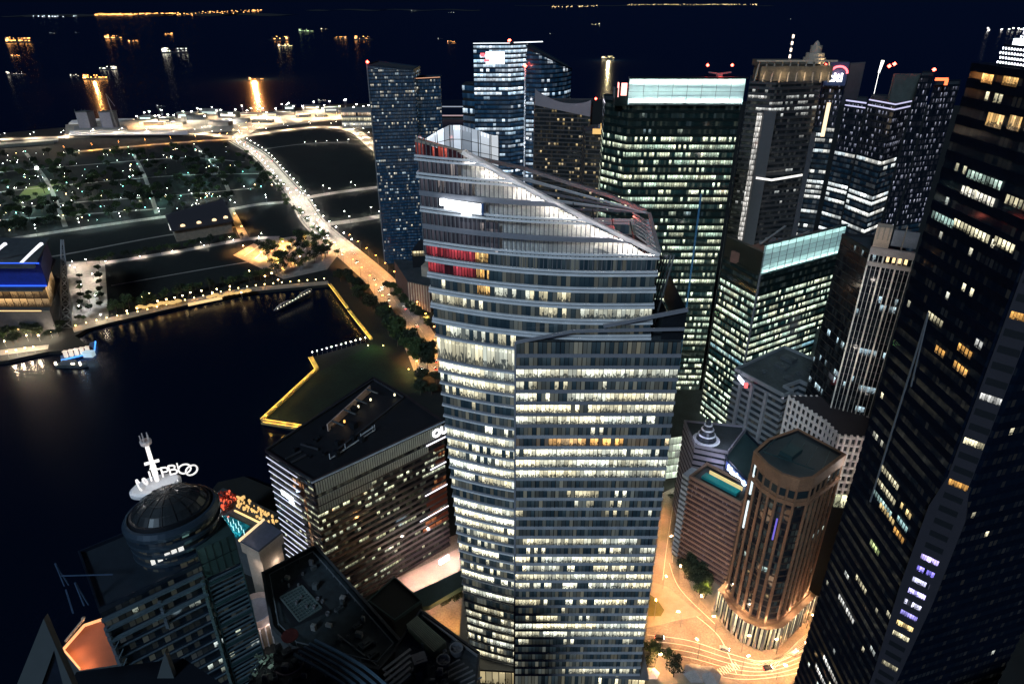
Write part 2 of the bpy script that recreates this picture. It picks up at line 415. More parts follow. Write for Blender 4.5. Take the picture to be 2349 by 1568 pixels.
def smooth(pts, n=6):
    P = [pts[0]]+list(pts)+[pts[-1]]; o = []
    for i in range(1, len(P)-2):
        a, b, c, d = P[i-1], P[i], P[i+1], P[i+2]
        for j in range(n):
            t = j/n; o.append(.5*((2*b)+(c-a)*t+(2*a-5*b+4*c-d)*t*t+(3*b-a-3*c+d)*t**3))
    o.append(P[-2]); return o
def strip(mb, pts, w, z, off=0.0):
    n = len(pts); l, r = [], []
    for i in range(n):
        d = (pts[min(i+1, n-1)]-pts[max(i-1, 0)]); d.z = 0; d.normalize(); s = Vector((d.y, -d.x, 0))
        ww = w(i/(n-1)) if callable(w) else w
        l.append(pts[i]+s*(off-ww/2)); r.append(pts[i]+s*(off+ww/2))
    for i in range(n-1): mb.quad((l[i].x, l[i].y, z), (r[i].x, r[i].y, z), (r[i+1].x, r[i+1].y, z), (l[i+1].x, l[i+1].y, z))
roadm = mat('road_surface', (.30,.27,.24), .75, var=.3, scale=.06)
def road(pxs, w, z=.06, m=None, lines=0, walk=0, name='road'):
    P = smooth(px(pxs)); mb = MB(); strip(mb, P, w, z); tag(mb.build(name, m or roadm), kind='structure')
    w0 = w(.5) if callable(w) else w
    if walk:
        for s in (-1, 1):
            mb = MB(); strip(mb, P, walk, .15, s*(w0/2+walk/2+.4)); tag(mb.build('pavement', paving), kind='structure')
    if lines:
        mb = MB()
        for k in range(1, lines):
            o = w0*(k/lines-.5)
            for i in range(len(P)-1):
                d = (P[i+1]-P[i]); L_ = d.length; d.normalize(); s = Vector((d.y, -d.x, 0)); t = 0
                while t < L_-3:
                    a = P[i]+d*t+s*o; b = P[i]+d*(t+4)+s*o
                    mb.quad((*(a-s*.14).xy, z+.05), (*(a+s*.14).xy, z+.05), (*(b+s*.14).xy, z+.05), (*(b-s*.14).xy, z+.05)); t += 10
        tag(mb.build('lane_markings', paint), kind='structure')
    return P
def polyg(name, l, z, m):
    mb = MB(); mb.poly([tuple(p) for p in px(l, z)]); return tag(mb.build(name, m), kind='structure')

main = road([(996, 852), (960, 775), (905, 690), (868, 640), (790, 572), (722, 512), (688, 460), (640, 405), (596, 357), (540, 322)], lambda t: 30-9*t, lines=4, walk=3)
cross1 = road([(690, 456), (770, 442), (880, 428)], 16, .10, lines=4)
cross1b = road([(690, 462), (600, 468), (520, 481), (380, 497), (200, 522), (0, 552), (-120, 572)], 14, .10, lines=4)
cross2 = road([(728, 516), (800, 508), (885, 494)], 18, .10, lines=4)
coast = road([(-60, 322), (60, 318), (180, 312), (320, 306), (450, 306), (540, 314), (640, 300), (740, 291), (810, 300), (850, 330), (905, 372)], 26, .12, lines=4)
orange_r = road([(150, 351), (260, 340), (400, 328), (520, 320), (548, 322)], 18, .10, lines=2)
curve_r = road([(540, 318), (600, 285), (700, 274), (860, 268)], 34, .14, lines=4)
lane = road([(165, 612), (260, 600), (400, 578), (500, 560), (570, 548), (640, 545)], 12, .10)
polyg('plaza', [(152, 600), (240, 598), (250, 735), (165, 748)], .14, paving)
polyg('plaza', [(535, 585), (590, 553), (720, 536), (775, 585), (750, 618), (650, 640)], .14, paving)
polyg('plaza', [(522, 480), (536, 478), (572, 545), (552, 548)], .14, paving)
polyg('quay', [(150, 286), (560, 262), (860, 244), (880, 262), (560, 300), (150, 318)], .05, mat('quay_concrete', (.34,.31,.26), .8, var=.4, scale=.03))
for l in ([(560, 335), (780, 318), (860, 372), (870, 425), (705, 440), (610, 350)], [(715, 462), (872, 442), (876, 490), (745, 505)],
          [(790, 530), (880, 510), (890, 600), (860, 622)], [(240, 612), (540, 562), (560, 600), (640, 645), (750, 628), (745, 640), (260, 722)],
          [(10, 575), (380, 512), (400, 532), (545, 512), (562, 545), (160, 598)], [(540, 492), (660, 472), (690, 522), (640, 540), (575, 545)]):
    polyg('grass_plot', l, .03, plotm)
polyg('lawn', [(612, 957), (735, 850), (860, 788), (905, 830), (960, 860), (975, 900), (930, 900), (700, 970)], .05, lawn)
polyg('sports_lawn', [(38, 455), (60, 430), (120, 420), (152, 424), (140, 436), (60, 462)], .05, mat('sports_turf', (.12,.17,.05), .9, var=.25, scale=.05))
polyg('promenade', [(170, 762), (250, 740), (450, 694), (560, 670), (756, 652), (752, 644), (560, 660), (450, 682), (250, 728), (165, 748)], .12, paving)
polyg('promenade', [(-60, 822), (20, 812), (110, 800), (112, 790), (20, 800), (-60, 810)], .12, paving)

# foreground junction
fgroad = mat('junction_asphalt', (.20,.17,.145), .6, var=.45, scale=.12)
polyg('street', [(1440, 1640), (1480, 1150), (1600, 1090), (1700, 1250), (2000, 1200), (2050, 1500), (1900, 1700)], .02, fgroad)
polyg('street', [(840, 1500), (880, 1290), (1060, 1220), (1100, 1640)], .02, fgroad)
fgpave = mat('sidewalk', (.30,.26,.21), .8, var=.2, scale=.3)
def slab(name, l, h, m, z=0.0):
    mb = MB(); mb.prism([(p.x, p.y) for p in px(l)][::1], z, z+h); return tag(mb.build(name, m), kind='structure')
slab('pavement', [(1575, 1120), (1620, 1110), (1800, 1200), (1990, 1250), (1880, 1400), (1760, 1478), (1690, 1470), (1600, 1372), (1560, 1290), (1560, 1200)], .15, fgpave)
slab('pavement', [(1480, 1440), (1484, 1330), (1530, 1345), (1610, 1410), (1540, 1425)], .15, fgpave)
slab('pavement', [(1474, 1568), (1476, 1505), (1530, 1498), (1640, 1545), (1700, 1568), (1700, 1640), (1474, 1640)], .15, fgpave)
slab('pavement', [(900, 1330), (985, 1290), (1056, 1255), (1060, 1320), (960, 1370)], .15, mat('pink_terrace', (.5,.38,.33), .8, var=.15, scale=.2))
tag(polyg('grass_verge', [(1486, 1412), (1490, 1362), (1506, 1372), (1524, 1398), (1516, 1412)], .22, mat('verge_grass', (.10,.10,.02), .95, var=.3)), kind='structure')
lm = MB()
def curve_line(l, wd=.3, z=.07):
    strip(lm, smooth(px(l), 8), wd, z)
for k in range(6):
    o = k*13
    curve_line([(1484, 1455+o), (1580, 1468+o), (1680, 1500+o*.85), (1760, 1515+o*.6), (1840, 1480+o*.9), (1880, 1440+o*1.1), (1910, 1395+o*1.2)], .35)
for k in range(9):
    curve_line([(1722+k*6, 1516+k*3), (1800+k*3, 1508-k*4), (1850+k*3, 1488-k*7), (1890+k*2, 1452-k*10)], .22)
curve_line([(1592, 1408), (1650, 1460), (1690, 1545)], .4); curve_line([(1535, 1290), (1560, 1350), (1640, 1430)], .35)
curve_line([(1545, 1150), (1530, 1250), (1520, 1330)], .35); curve_line([(1570, 1160), (1548, 1240), (1542, 1290)], .35)
for k in range(10): curve_line([(1640+k*5, 1535-k*2), (1652+k*5, 1550-k*2)], .5)
tag(lm.build('lane_markings', paint), kind='structure')

for l in ([(0, 395), (200, 378), (420, 362), (560, 372)], [(0, 440), (220, 418), (420, 402), (610, 398)], [(60, 352), (110, 420), (150, 520)], [(300, 342), (330, 400), (360, 490)], [(450, 335), (500, 390), (530, 450)], [(0, 480), (200, 462), (400, 448), (600, 430)], [(0, 505), (180, 492), (380, 478)]):
    P_ = smooth(px(l), 5); mb = MB(); strip(mb, P_, 6, .09); tag(mb.build('path', roadm), kind='structure'); garden_paths = globals().setdefault('GP', []); garden_paths.append(P_)
for l, w_ in (([(585, 345), (700, 330), (800, 326)], 5), ([(255, 655), (500, 612), (640, 590)], 3), ([(20, 600), (140, 585), (380, 540), (545, 520)], 5)):
    P_ = smooth(px(l), 5); mb = MB(); strip(mb, P_, w_, .09); tag(mb.build('path', roadm), kind='structure')
for k in range(7):
    P_ = px([(560+k*24, 588+(k % 2)*6), (600+k*22, 560)]); strip(lm_ := MB(), P_, 1.2, .22); tag(lm_.build('lane_markings', paint), kind='structure')
# far shore islands
far = mat('far_shore', (.012,.014,.018), .95, var=.3, scale=.0005)
for (u0, u1, v, h) in ((180, 640, 36, 60), (1180, 1780, 13, 60), (0, 170, 38, 30), (700, 1100, 24, 30)):
    n = 24; mb = MB(); P = []
    for i in range(n+1):
        u = u0+(u1-u0)*i/n; p = at(u, v+1.5*math.sin(i*.9), 0)
        P.append((p, h*(.4+.6*abs(noise.noise(Vector((i*.3, v, 0)))))*math.sin(math.pi*max(.05, min(.95, i/n)))))
    for (p, a), (q, b) in zip(P, P[1:]):
        back = Vector((0, 1500, 0))
        mb.quad(p, q, q+back*.4+Vector((0, 0, b)), p+back*.4+Vector((0, 0, a))); mb.quad(p+back*.4+Vector((0, 0, a)), q+back*.4+Vector((0, 0, b)), q+back, p+back)
    tag(mb.build('hills', far), kind='structure')
def far_lights(name, u0, u1, vf, n, m, s, seed, label, jit=1.5):
    rnd = random.Random(seed); mb = MB()
    for i in range(n):
        u = rnd.uniform(u0, u1); p = at(u, vf(u)+rnd.gauss(0, jit)*.5, 0); q = s*rnd.uniform(.4, 1.3)
        mb.box((p.x, p.y, q*.5+rnd.uniform(0, 25)), (q*rnd.uniform(.6, 2.2), q, q))
    tag(mb.build(name, m), label, 'town lights', kind='stuff')
G_fo = glow('far_amber', (1,.45,.12), 5); G_fy = glow('far_yellow', (1,.68,.3), 4)
far_lights('shore_lights', 218, 440, lambda u: 36-(u-218)*.012, 300, G_fo, 9, 3, 'dense amber string of town lights along the far shore at left')
far_lights('shore_lights', 430, 600, lambda u: 34-(u-430)*.05, 90, G_fo, 9, 4, 'scattered amber town lights fading right of the dense far string', 3)
far_lights('shore_lights', 1440, 1740, lambda u: 12-(u-1440)*.002, 150, G_fy, 16, 5, 'long yellow string of town lights on the far shore behind the tower group', 1.2)
far_lights('shore_lights', 1260, 1370, lambda u: 18-(u-1260)*.03, 40, G_fy, 14, 6, 'short yellow string of town lights left of the long far string', 1.5)
far_lights('shore_lights', 2260, 2380, lambda u: 70, 14, glow('far_white', (1,.95,.85), 5), 8, 7, 'few whitish far lights beside the dotted tower crown', 1)
far_lights('shore_lights', 75, 175, lambda u: 39, 14, glow('far_cool', (.8,.9,1), 4), 9, 8, 'pale dots of light on the far shore at extreme left', .6)

# ================================================================== ships
def ship(kind):
    root = thing('ship', (0, 0, 0), 'anchored ship', 'ship')
    L_ = {'cargo': 190, 'tanker': 150, 'small': 60}[kind]; b = L_*.15; h = L_*.05
    mb = MB(); pr = [(-L_/2, -b/2), (L_*.38, -b/2), (L_/2, 0), (L_*.38, b/2), (-L_/2, b/2)]
    mb.prism(pr, -2, h); mb.build('hull', navym, root)
    mb = MB(); mb.box((-L_*.4, 0, h+L_*.05), (L_*.1, b*.8, L_*.1)); mb.box((-L_*.41, 0, h+L_*.115), (L_*.07, b*.9, L_*.03)); mb.build('bridge', mat('ship_white', (.6,.58,.55), .6), root)
    mb = MB(); mb.box((-L_*.45, 0, h+L_*.13), (L_*.03, b*.2, L_*.06)); mb.build('funnel', rustm, root)
    mb = MB()
    for i in range(3): mb.tube((L_*(-.2+.25*i), 0, h), (L_*(-.2+.25*i), 0, h+L_*.11), L_*.008, n=5)
    mb.build('mast', greym, root)
    return root
def ship_lights(root, L_, m, n, seed):
    rnd = random.Random(seed); b = L_*.15; h = L_*.05; mb = MB()
    for i in range(n):
        if rnd.random() < .55: p = (-L_*.4+rnd.uniform(-1, 1)*L_*.05, -b*.42, h+rnd.uniform(.01, .13)*L_)
        else: p = (rnd.uniform(-.45, .45)*L_, rnd.uniform(-.4, .4)*b, h+rnd.choice([.01, .11])*L_)
        s = L_*rnd.uniform(.012, .022); mb.box(p, (s*1.6, s, s))
    mb.build('deck_light', m, root)
cargo, tanker, small = ship('cargo'), ship('tanker'), ship('small')
G_so = glow('ship_orange', (1,.42,.10), 15); G_sw = glow('ship_white_light', (1,.92,.7), 8); G_sy = glow('ship_yellow', (1,.8,.4), 11); G_sg = glow('ship_green', (.75,1,.5), 3)
ships = [ (45, 98, cargo, G_so, 'large ship with a glowing orange triangle of deck lights at the far left', 1, 40), (262, 90, tanker, G_so, 'orange lit ship, left one of the pair near the upper left of the sea', 1, 40),
 (306, 97, small, G_so, 'small orange lit ship beside the larger one at upper left', 1.2, 26), (387, 80, small, G_so, 'lone small orange ship high above the white lit one', 1.3, 40),
 (402, 122, cargo, G_sw, 'white lit ship in the upper left of the sea', .8, 40), (37, 130, small, G_so, 'faint orange ship just under the glowing triangle ship', 1, 14),
 (38, 172, small, G_sw, 'small white lit ship at left edge of the sea', 1.2, 14), (247, 160, small, G_sw, 'ship with a bright white row of deck lights', 1.4, 40),
 (220, 182, small, G_so, 'orange lit ship nearest the twin grey towers, with a long reflection', 1.6, 36), (172, 175, small, G_sw, 'tiny white lit boat left of the orange ship', .7, 12),
 (588, 184, small, G_so, 'ship with one blazing orange floodlight mirrored in the water', 1.0, 10), (640, 93, cargo, G_so, 'orange lit ship in the upper centre left with lights at both ends', .9, 16),
 (655, 108, small, G_sy, 'yellow lit ship just below the long orange one', 1.7, 40), (702, 74, tanker, G_sg, 'greenish lit ship among the far group', 1.0, 40),
 (745, 68, small, G_sy, 'dim yellow ship right of the greenish one', 1.4, 12), (780, 90, tanker, G_so, 'orange ship left of the sail shaped towers', .7, 16),
 (835, 92, cargo, G_so, 'orange ship with two mast lights above the sail shaped towers', .8, 22), (1036, 98, small, G_so, 'small orange ship left of the blue white office tower', 1.1, 16),
 (1395, 135, small, G_sy, 'yellow lit ship behind the teal crowned tower', 1.2, 40), (1366, 58, small, G_sy, 'faint row of lights on a ship far right', 2, 10),
 (120, 77, small, G_sw, 'pale ship light at upper left', .8, 4), (178, 76, small, G_sw, 'second pale ship light at upper left', .8, 4), (950, 27, small, G_sw, 'tiny white ship light at the top centre', 2.4, 5),
 (1035, 30, small, G_sw, 'tiny white ship light right of the top centre one', 2.4, 4), (1010, 90, small, G_sw, 'single white ship light above the office tower', .8, 3), (370, 245, small, G_sw, 'dark boat with two faint lamps close to shore', .5, 5),
 (740, 232, small, G_sw, 'small boat just off the bright quay', .5, 8), (1810, 45, small, G_sw, 'lone white ship light over the golden crowned tower', 1, 3), (1265, 78, small, G_sw, 'single dim ship light right of the office tower', .7, 3)]
for i, (u, v, t, g, lab, s, n) in enumerate(ships):
    L_ = 190 if t is cargo else 150 if t is tanker else 60
    p = at(u, v, -3); o = dup(t, (p.x, p.y, -3), [0.05, -.15, .25, math.pi-.1][i % 4], s, lab, 'ships anchored in the dark strait')
    ship_lights_parent = o
    rnd = random.Random(i); b = L_*.15; h = L_*.05; mb = MB()
    for k in range(n):
        if rnd.random() < .5: q = (-L_*.4+rnd.uniform(-1, 1)*L_*.06, rnd.choice([-1, 1])*b*.45, h+rnd.uniform(.01, .14)*L_)
        else: q = (rnd.uniform(-.45, .45)*L_, rnd.uniform(-.4, .4)*b, h+rnd.choice([.015, .11, .03])*L_)
        z_ = L_*rnd.uniform(.007, .019); mb.box(q, (z_*1.7, z_, z_))
    me = mb.build('deck_light', g); me.parent = o
for t in (cargo, tanker, small):
    purge(t)
p = at(585, 181, 0); plight('flood_lamp', (p.x, p.y-12, 22), (1,.36,.08), 5e6, 6)
p = at(220, 182, 0); plight('flood_lamp', (p.x, p.y-12, 16), (1,.4,.1), 8e5, 4)
p = at(1395, 137, 0); plight('flood_lamp', (p.x, p.y-12, 16), (1,.8,.4), 9e5, 5)

# ================================================================== lamps
def lamp_post(h, gm, head, name='street_lamp'):
    root = thing(name, (0, 0, 0), 'street lamp', 'street lamp')
    mb = MB(); mb.tube((0, 0, 0), (0, 0, h), .14, .08, 6); mb.build('pole', greym, root)
    mb = MB(); mb.tube((0, 0, h), (1.8, 0, h+.5), .07, .06, 5); arm = mb.build('arm', greym, root)
    mb = MB(); mb.box((2.1, 0, h+.5), (head*1.5, head*.7, head*.35)); mb.build('lamp_head', gm, arm)
    return root
def globe_post(h, gm, r, name='park_lamp'):
    root = thing(name, (0, 0, 0), 'park lamp', 'park lamp')
    mb = MB(); mb.tube((0, 0, 0), (0, 0, h), .12, .08, 5); mb.build('pole', greym, root)
    mb = MB(); mb.lathe((0, 0, h+r), [(0, -r), (r*.8, -r*.6), (r, 0), (r*.8, r*.6), (0, r)], 8); mb.build('globe', gm, root)
    return root
T_warm = lamp_post(11, G_warm, .9); T_white = lamp_post(11, G_white, 1.0); T_orange = lamp_post(12, G_orange, .9)
T_gp = globe_post(4, G_white, .34); T_gw = globe_post(4, G_warm, .45); T_gg = globe_post(3.4, G_gold, .6); T_gt = globe_post(4, G_teal, .7); T_gc = globe_post(4, G_cool, .4)
def lamps_along(P, step, off, T, col, W, h, label, group, every=1, both=True, t0=0.0):
    acc = t0; k = 0
    for i in range(len(P)-1):
        d = P[i+1]-P[i]; L_ = d.length; dd = d.normalized(); s = Vector((dd.y, -dd.x, 0)); a = math.atan2(dd.y, dd.x)
        while acc < L_:
            p = P[i]+dd*acc
            for sg in ((-1, 1) if both else (1,)):
                q = p+s*off*sg; dup(T, (q.x, q.y, 0), a+(math.pi/2 if sg > 0 else -math.pi/2), 1, label, group)
                if k % every == 0:
                    r = p+s*(off-2.2)*sg; plight('lamp_light', (r.x, r.y, h), col, W, .5, None, ((0, 0, -1), 152))
            acc += step; k += 1
        acc -= L_
CW, CO, CN = (1,.80,.56), (1,.46,.14), (1,.90,.76)
lamps_along(main[24:], 30, 13, T_white, CN, 19000, 11, 'tall white street lamp lining the broad avenue beyond the junction', 'street lamps on the broad avenue')
lamps_along(main[:26], 30, 16, T_orange, CO, 30000, 11, 'tall orange street lamp on the near stretch of the avenue by the trees', 'orange lamps on the near avenue')
lamps_along(cross1, 45, 14, T_white, CN, 15000, 11, 'white street lamp on the first side street right of the avenue', 'lamps on the first side street')
lamps_along(cross1b, 50, 11.5, T_white, (.85,1,.88), 9000, 11, 'greenish white street lamp on the long street running left', 'lamps on the long left street')
lamps_along(cross2, 42, 16, T_white, CN, 16000, 11, 'white street lamp on the second side street right of the avenue', 'lamps on the second side street')
lamps_along(coast, 60, 14, T_white, (1,.74,.46), 90000, 11, 'street lamp along the far coast road', 'lamps on the coast road')
lamps_along(orange_r, 50, 10, T_orange, (1,.42,.08), 26000, 11, 'orange street lamp on the road below the coast road', 'lamps on the orange road')
lamps_along(curve_r, 50, 18, T_warm, (1,.72,.44), 70000, 11, 'warm street lamp beside the busy quay road', 'lamps on the quay road')
lamps_along(lane, 36, 7.5, T_gp, CN, 6000, 6, 'white globe lamp on the tree lined lane', 'lamps on the tree lined lane')
rnd = random.Random(11)
mastT = thing('flood_mast', (0, 0, 0), 'flood mast', 'floodlight')
mb = MB(); mb.tube((0, 0, 0), (0, 0, 24), .35, .2, 6); mb.build('pole', greym, mastT)
mb = MB(); mb.box((0, 0, 24.5), (3.2, .8, 1.2)); mb.build('lamp_head', G_white, mastT)
for i in range(46):
    u = 320+i*12+rnd.uniform(-6, 6); v = 292-(u-320)*.062+rnd.uniform(-14, 8); p = at(u, v)
    dup(mastT, p, rnd.uniform(-.3, .3), 1, 'tall floodlight mast standing over the bright quay', 'floodlight masts on the quay')
    plight('flood_light', (p.x, p.y, 20), rnd.choice([CN, CW, (1,.66,.34), (1,.6,.28)]), rnd.uniform(90000, 260000), 1, None, ((0, -.2, -1), 150))
for P_ in GP: lamps_along(P_, 95, 3.5, T_gt if random.random() < .3 else T_gp, (.75,1,.9), 4200, 5, 'small post lamp along a winding garden path', 'post lamps of the garden paths', both=False)
# plaza lights
for (u, v, c, W) in ((175, 625, CN, 26000), (215, 640, CN, 30000), (190, 665, CN, 26000), (222, 690, (.9,.97,1), 26000), (185, 715, (.9,.97,1), 22000), (235, 735, CW, 16000), (200, 606, CW, 15000),
                     (560, 575, CO, 26000), (600, 590, CO, 30000), (650, 565, CO, 30000), (700, 560, CO, 26000), (640, 615, CO, 26000), (690, 600, CO, 26000), (735, 585, CO, 20000), (540, 500, CO, 11000), (556, 530, CO, 11000)):
    p = at(u, v); dup(T_gw if c == CO else T_gp, p, 0, 1.5, 'orange globe lamp on the car park with tree islands' if c == CO else 'white globe lamp on the bright paved plaza', 'plaza lamps orange' if c == CO else 'plaza lamps white')
    plight('lamp_light', (p.x, p.y, 12), c, W*(4.2 if c == CO else .9), .6, None, ((0, 0, -1), 150))
# sports floodlight
p = at(98, 430); dup(mastT, p, 0, 1.3, 'single glaring floodlight mast beside the small green sports field', 'floodlight mast of the sports field'); plight('flood_light', (p.x+6, p.y-8, 30), (1,1,.75), 60000, 1)
mb = MB(); mb.lathe((p.x, p.y, 32), [(0, -2.5), (2.2, -1.5), (2.5, 0), (2.2, 1.5), (0, 2.5)], 10); tag(mb.build('flood_globe', G_white), 'round white glare globe on the sports field mast', 'floodlight')
# park sprinkle
reg = [(0, 352), (140, 352), (520, 338), (600, 395), (640, 450), (500, 470), (380, 488), (0, 540)]
def inpx(reg, n, seed, cond=None):
    rnd = random.Random(seed); xs = [p[0] for p in reg]; ys = [p[1] for p in reg]; o = []; t = 0
    while len(o) < n and t < 9000:
        t += 1; u, v = rnd.uniform(min(xs), max(xs)), rnd.uniform(min(ys), max(ys))
        if inside((u, v), reg) and noise.noise(Vector((u*.018, v*.05, seed))) > (-.12 if cond is None else cond): o.append((u, v))
    return o
for i, (u, v) in enumerate(inpx(reg, 165, 5, .02)):
    r = rnd.random(); T = T_gp if r < .5 else T_gw if r < .7 else T_gt if r < .88 else T_gc
    dup(T, at(u, v), 0, rnd.uniform(.45, 1.35), {T_gp: 'white', T_gw: 'warm', T_gt: 'teal', T_gc: 'cool white'}[T]+' globe lamp scattered in the dark garden area', {T_gp: 'white', T_gw: 'warm', T_gt: 'teal', T_gc: 'cool'}[T]+' lamps of the garden area')
for i, (u, v) in enumerate(inpx([(200, 440), (640, 400), (640, 470), (380, 480), (250, 520), (0, 540), (0, 470)], 30, 9, -.3)+inpx(reg, 36, 19, -.3)):
    p = at(u, v); plight('lamp_light', (p.x, p.y, 7), rnd.choice([(.4,1,.85), (.6,.9,1), (1,.95,.7)]), rnd.uniform(1500, 6500), .6)
for i, (u, v) in enumerate([(700+i*25, 332-i*1.5) for i in range(5)]+[(640+i*20, 412+i*2) for i in range(0)]):
    dup(T_gp, at(u, v), 0, 1.3, 'white globe lamp on the footpath across the dark plot', 'footpath lamps'); p = at(u, v); plight('lamp_light', (p.x, p.y, 6), CN, 4500, .5)

# promenade: globe lamps and glowing parasols
line = [(176, 755), (250, 736), (320, 722), (450, 690), (560, 666), (650, 655), (750, 646)]
PP = smooth(px(line), 8)
lamps_along(PP, 9, 0, T_gg, CO, 1500, 4, 'gold lamp in the row along the curved waterfront promenade', 'gold lamps of the waterfront promenade', every=4, both=False)
parT = thing('parasol', (0, 0, 0), 'parasol', 'parasol')
mb = MB(); mb.tube((0, 0, 0), (0, 0, 3), .08, .08, 5); mb.build('pole', greym, parT)
mb = MB(); mb.lathe((0, 0, 3), [(3.2, 0), (3.0, .5), (0, 2.0)], 10); mb.build('canopy', glow('glow_canopy', (1,.62,.22), .7), parT)  # canopy glows by itself in place of a lamp beneath
for i in range(16):
    u = 322+i*12.5+(60 if i > 7 else 0); k = (u-320)/430
    p = at(u, 716-k*66+rnd.uniform(-2, 2)-3); dup(parT, p, 0, rnd.uniform(.9, 1.4), 'glowing gold parasol on the waterfront promenade', 'gold parasols on the promenade')
for i, (u, v) in enumerate([(295, 733), (318, 727), (330, 700), (345, 692), (365, 710), (385, 706), (404, 702), (410, 680), (422, 697), (440, 690), (465, 686), (490, 690), (500, 682), (530, 676), (556, 690), (610, 652), (625, 645), (640, 660), (574, 640)]):
    dup(T_gw, at(u, v-6), 0, 1.5, 'warm globe lamp on the dark slope behind the promenade', 'lamps on the slope behind the promenade')
mb = MB(); a, b = at(432, 702), at(510, 686); mb.beam(a+Vector((0, 0, 1.6)), b+Vector((0, 0, 1.6)), .6, 3.0)
tag(mb.build('glow_wall', glow('wall_light', (1,.68,.3), 1.0)), 'long glowing gold screen wall in the middle of the promenade', 'wall')  # lit wall made as a glowing surface, no lamp shines on it
# twisted footbridge reaching over the water
fb = thing('footbridge', at(668, 690, 0), 'short skeletal footbridge sticking out over the bay from the promenade', 'footbridge')
a, b = at(712, 668, 3), at(632, 712, 1)
mb = MB(); mb.beam(a, b, 4, .5); mb.build('deck', darkm, fb)
mb = MB()
for s in (-1, 1):
    for k in range(10):
        p = a.lerp(b, k/10); q = a.lerp(b, (k+1)/10); o = Vector((.4, .9, 0)).normalized()*2.2*s
        mb.beam(p+o+Vector((0, 0, 2*math.sin(k)+2)), q+o+Vector((0, 0, 2*math.sin(k+1)+2)), .35); mb.beam(p+o, p+o+Vector((0, 0, 2*math.sin(k)+2)), .25)
mb.build('railing', whitem, fb)
mb = MB()
for k in range(12): p = a.lerp(b, k/12); mb.box((p.x, p.y-2.2, p.z+1.2), (.7, .7, .7))
mb.build('rail_lamp', glow('rail_lights', (1,.9,.7), 3), fb)

# gold lit boardwalks
goldw = mat('boardwalk_timber', (.42,.30,.12), .7, var=.2, scale=.4)
def boardwalk(l, w_, label, W=900, step=10):
    P = px(l, .4); c = P[0]; root = thing('boardwalk', (c.x, c.y, 0), label, 'boardwalk')
    mb = MB(); S = [p for p in P]
    for a, b in zip(S, S[1:]): mb.beam(a, b, w_, .7)
    mb.build('deck', goldw, root)
    mb = MB()
    for a, b in zip(S, S[1:]):
        d = (b-a).normalized(); s = Vector((d.y, -d.x, 0))*w_*.5
        mb.beam(a+s+Vector((0, 0, 1)), b+s+Vector((0, 0, 1)), .12, .9)
    mb.build('railing', goldw, root)
    mb = MB()
    for a, b in zip(S, S[1:]):
        d = (b-a).normalized(); s = Vector((d.y, -d.x, 0))*w_*.5
        mb.beam(a-s+Vector((0, 0, .5)), b-s+Vector((0, 0, .5)), .3, .25)
    mb.build('light_strip', glow('strip_gold', (1,.62,.12), 1.6), root)
    for a, b in zip(S, S[1:]):
        n = max(1, int((b-a).length/step))
        for k in range(n):
            p = a.lerp(b, (k+.5)/n); plight('strip_light', (p.x, p.y, 3.0), (1,.62,.12), W, .3)
boardwalk([(602, 962), (727, 846)], 3.5, 'gold lit boardwalk along the left edge of the dark lawn', 1500)
boardwalk([(727, 846), (712, 819)], 3.5, 'short gold lit boardwalk at the notch of the quay', 900)
boardwalk([(852, 778), (800, 712)], 2.5, 'gold lit quay edge nearer the big trees', 900)
boardwalk([(798, 708), (756, 652)], 2.5, 'gold lit quay edge running up to the promenade', 700)
for i, (v, lab) in enumerate(((966, 'upper gold lit step of the point below the lawn'), (973, 'lowest gold lit step at the water below the lawn'))):
    boardwalk([(601, v-3), (692, v+11)], 2.2, lab, 1100)
for i in range(12): dup(T_gp, at(718+i*11, 818-i*3), 0, 1.1, 'white globe lamp in the row along the near quay edge', 'lamps on the near quay edge')
for (u, v, c) in ((845, 800, (.3,1,.3)), (938, 855, (.3,1,.35)), (880, 800, (.8,.9,.2))):
    p = at(u, v); dup(T_gg, p, 0, .9, 'garden lamp throwing green light on the lawn edge', 'garden lamps on the lawn edge'); plight('garden_light', (p.x, p.y, 5), c, 1800, .5)

# ================================================================== trees
def tree(nm, h, r, n, m, seed, trunk=.35):
    rnd = random.Random(seed); root = thing(nm, (0, 0, 0), 'tree', 'tree')
    mb = MB(); top = (rnd.uniform(-.4, .4), rnd.uniform(-.4, .4), h*.55); mb.tube((0, 0, 0), top, trunk, trunk*.5, 7)
    for k in range(6):
        a = k*1.05+rnd.uniform(-.3, .3); mb.tube((top[0]*.8, top[1]*.8, h*rnd.uniform(.35, .55)), (math.cos(a)*r*.65, math.sin(a)*r*.65, h*rnd.uniform(.6, .8)), trunk*.35, .06, 5)
    mb.build('trunk', barkm, root)
    cl = [(math.cos(a)*r*d, math.sin(a)*r*d, h*z, r*q) for a, d, z, q in [(rnd.uniform(0, 6.28), rnd.uniform(.1, .72), rnd.uniform(.52, .88), rnd.uniform(.28, .46)) for _ in range(13)]]
    mb = MB()
    for _ in range(n):
        c = rnd.choice(cl); d = Vector((rnd.gauss(0, 1), rnd.gauss(0, 1), rnd.gauss(0, 1))).normalized()*c[3]*rnd.uniform(.55, 1.08)
        p = Vector(c[:3])+Vector((d.x, d.y, d.z*.7)); s = rnd.uniform(.25, .6)*r*.15
        a = Vector((rnd.gauss(0, 1), rnd.gauss(0, 1), rnd.gauss(0, .6))).normalized()*s; b = a.cross(Vector((rnd.gauss(0, 1), rnd.gauss(0, 1), 1))).normalized()*s
        mb.quad(p-a-b, p+a-b*.6, p+a*.7+b, p-a*.8+b)
    mb.build('crown', m, root)
    return root
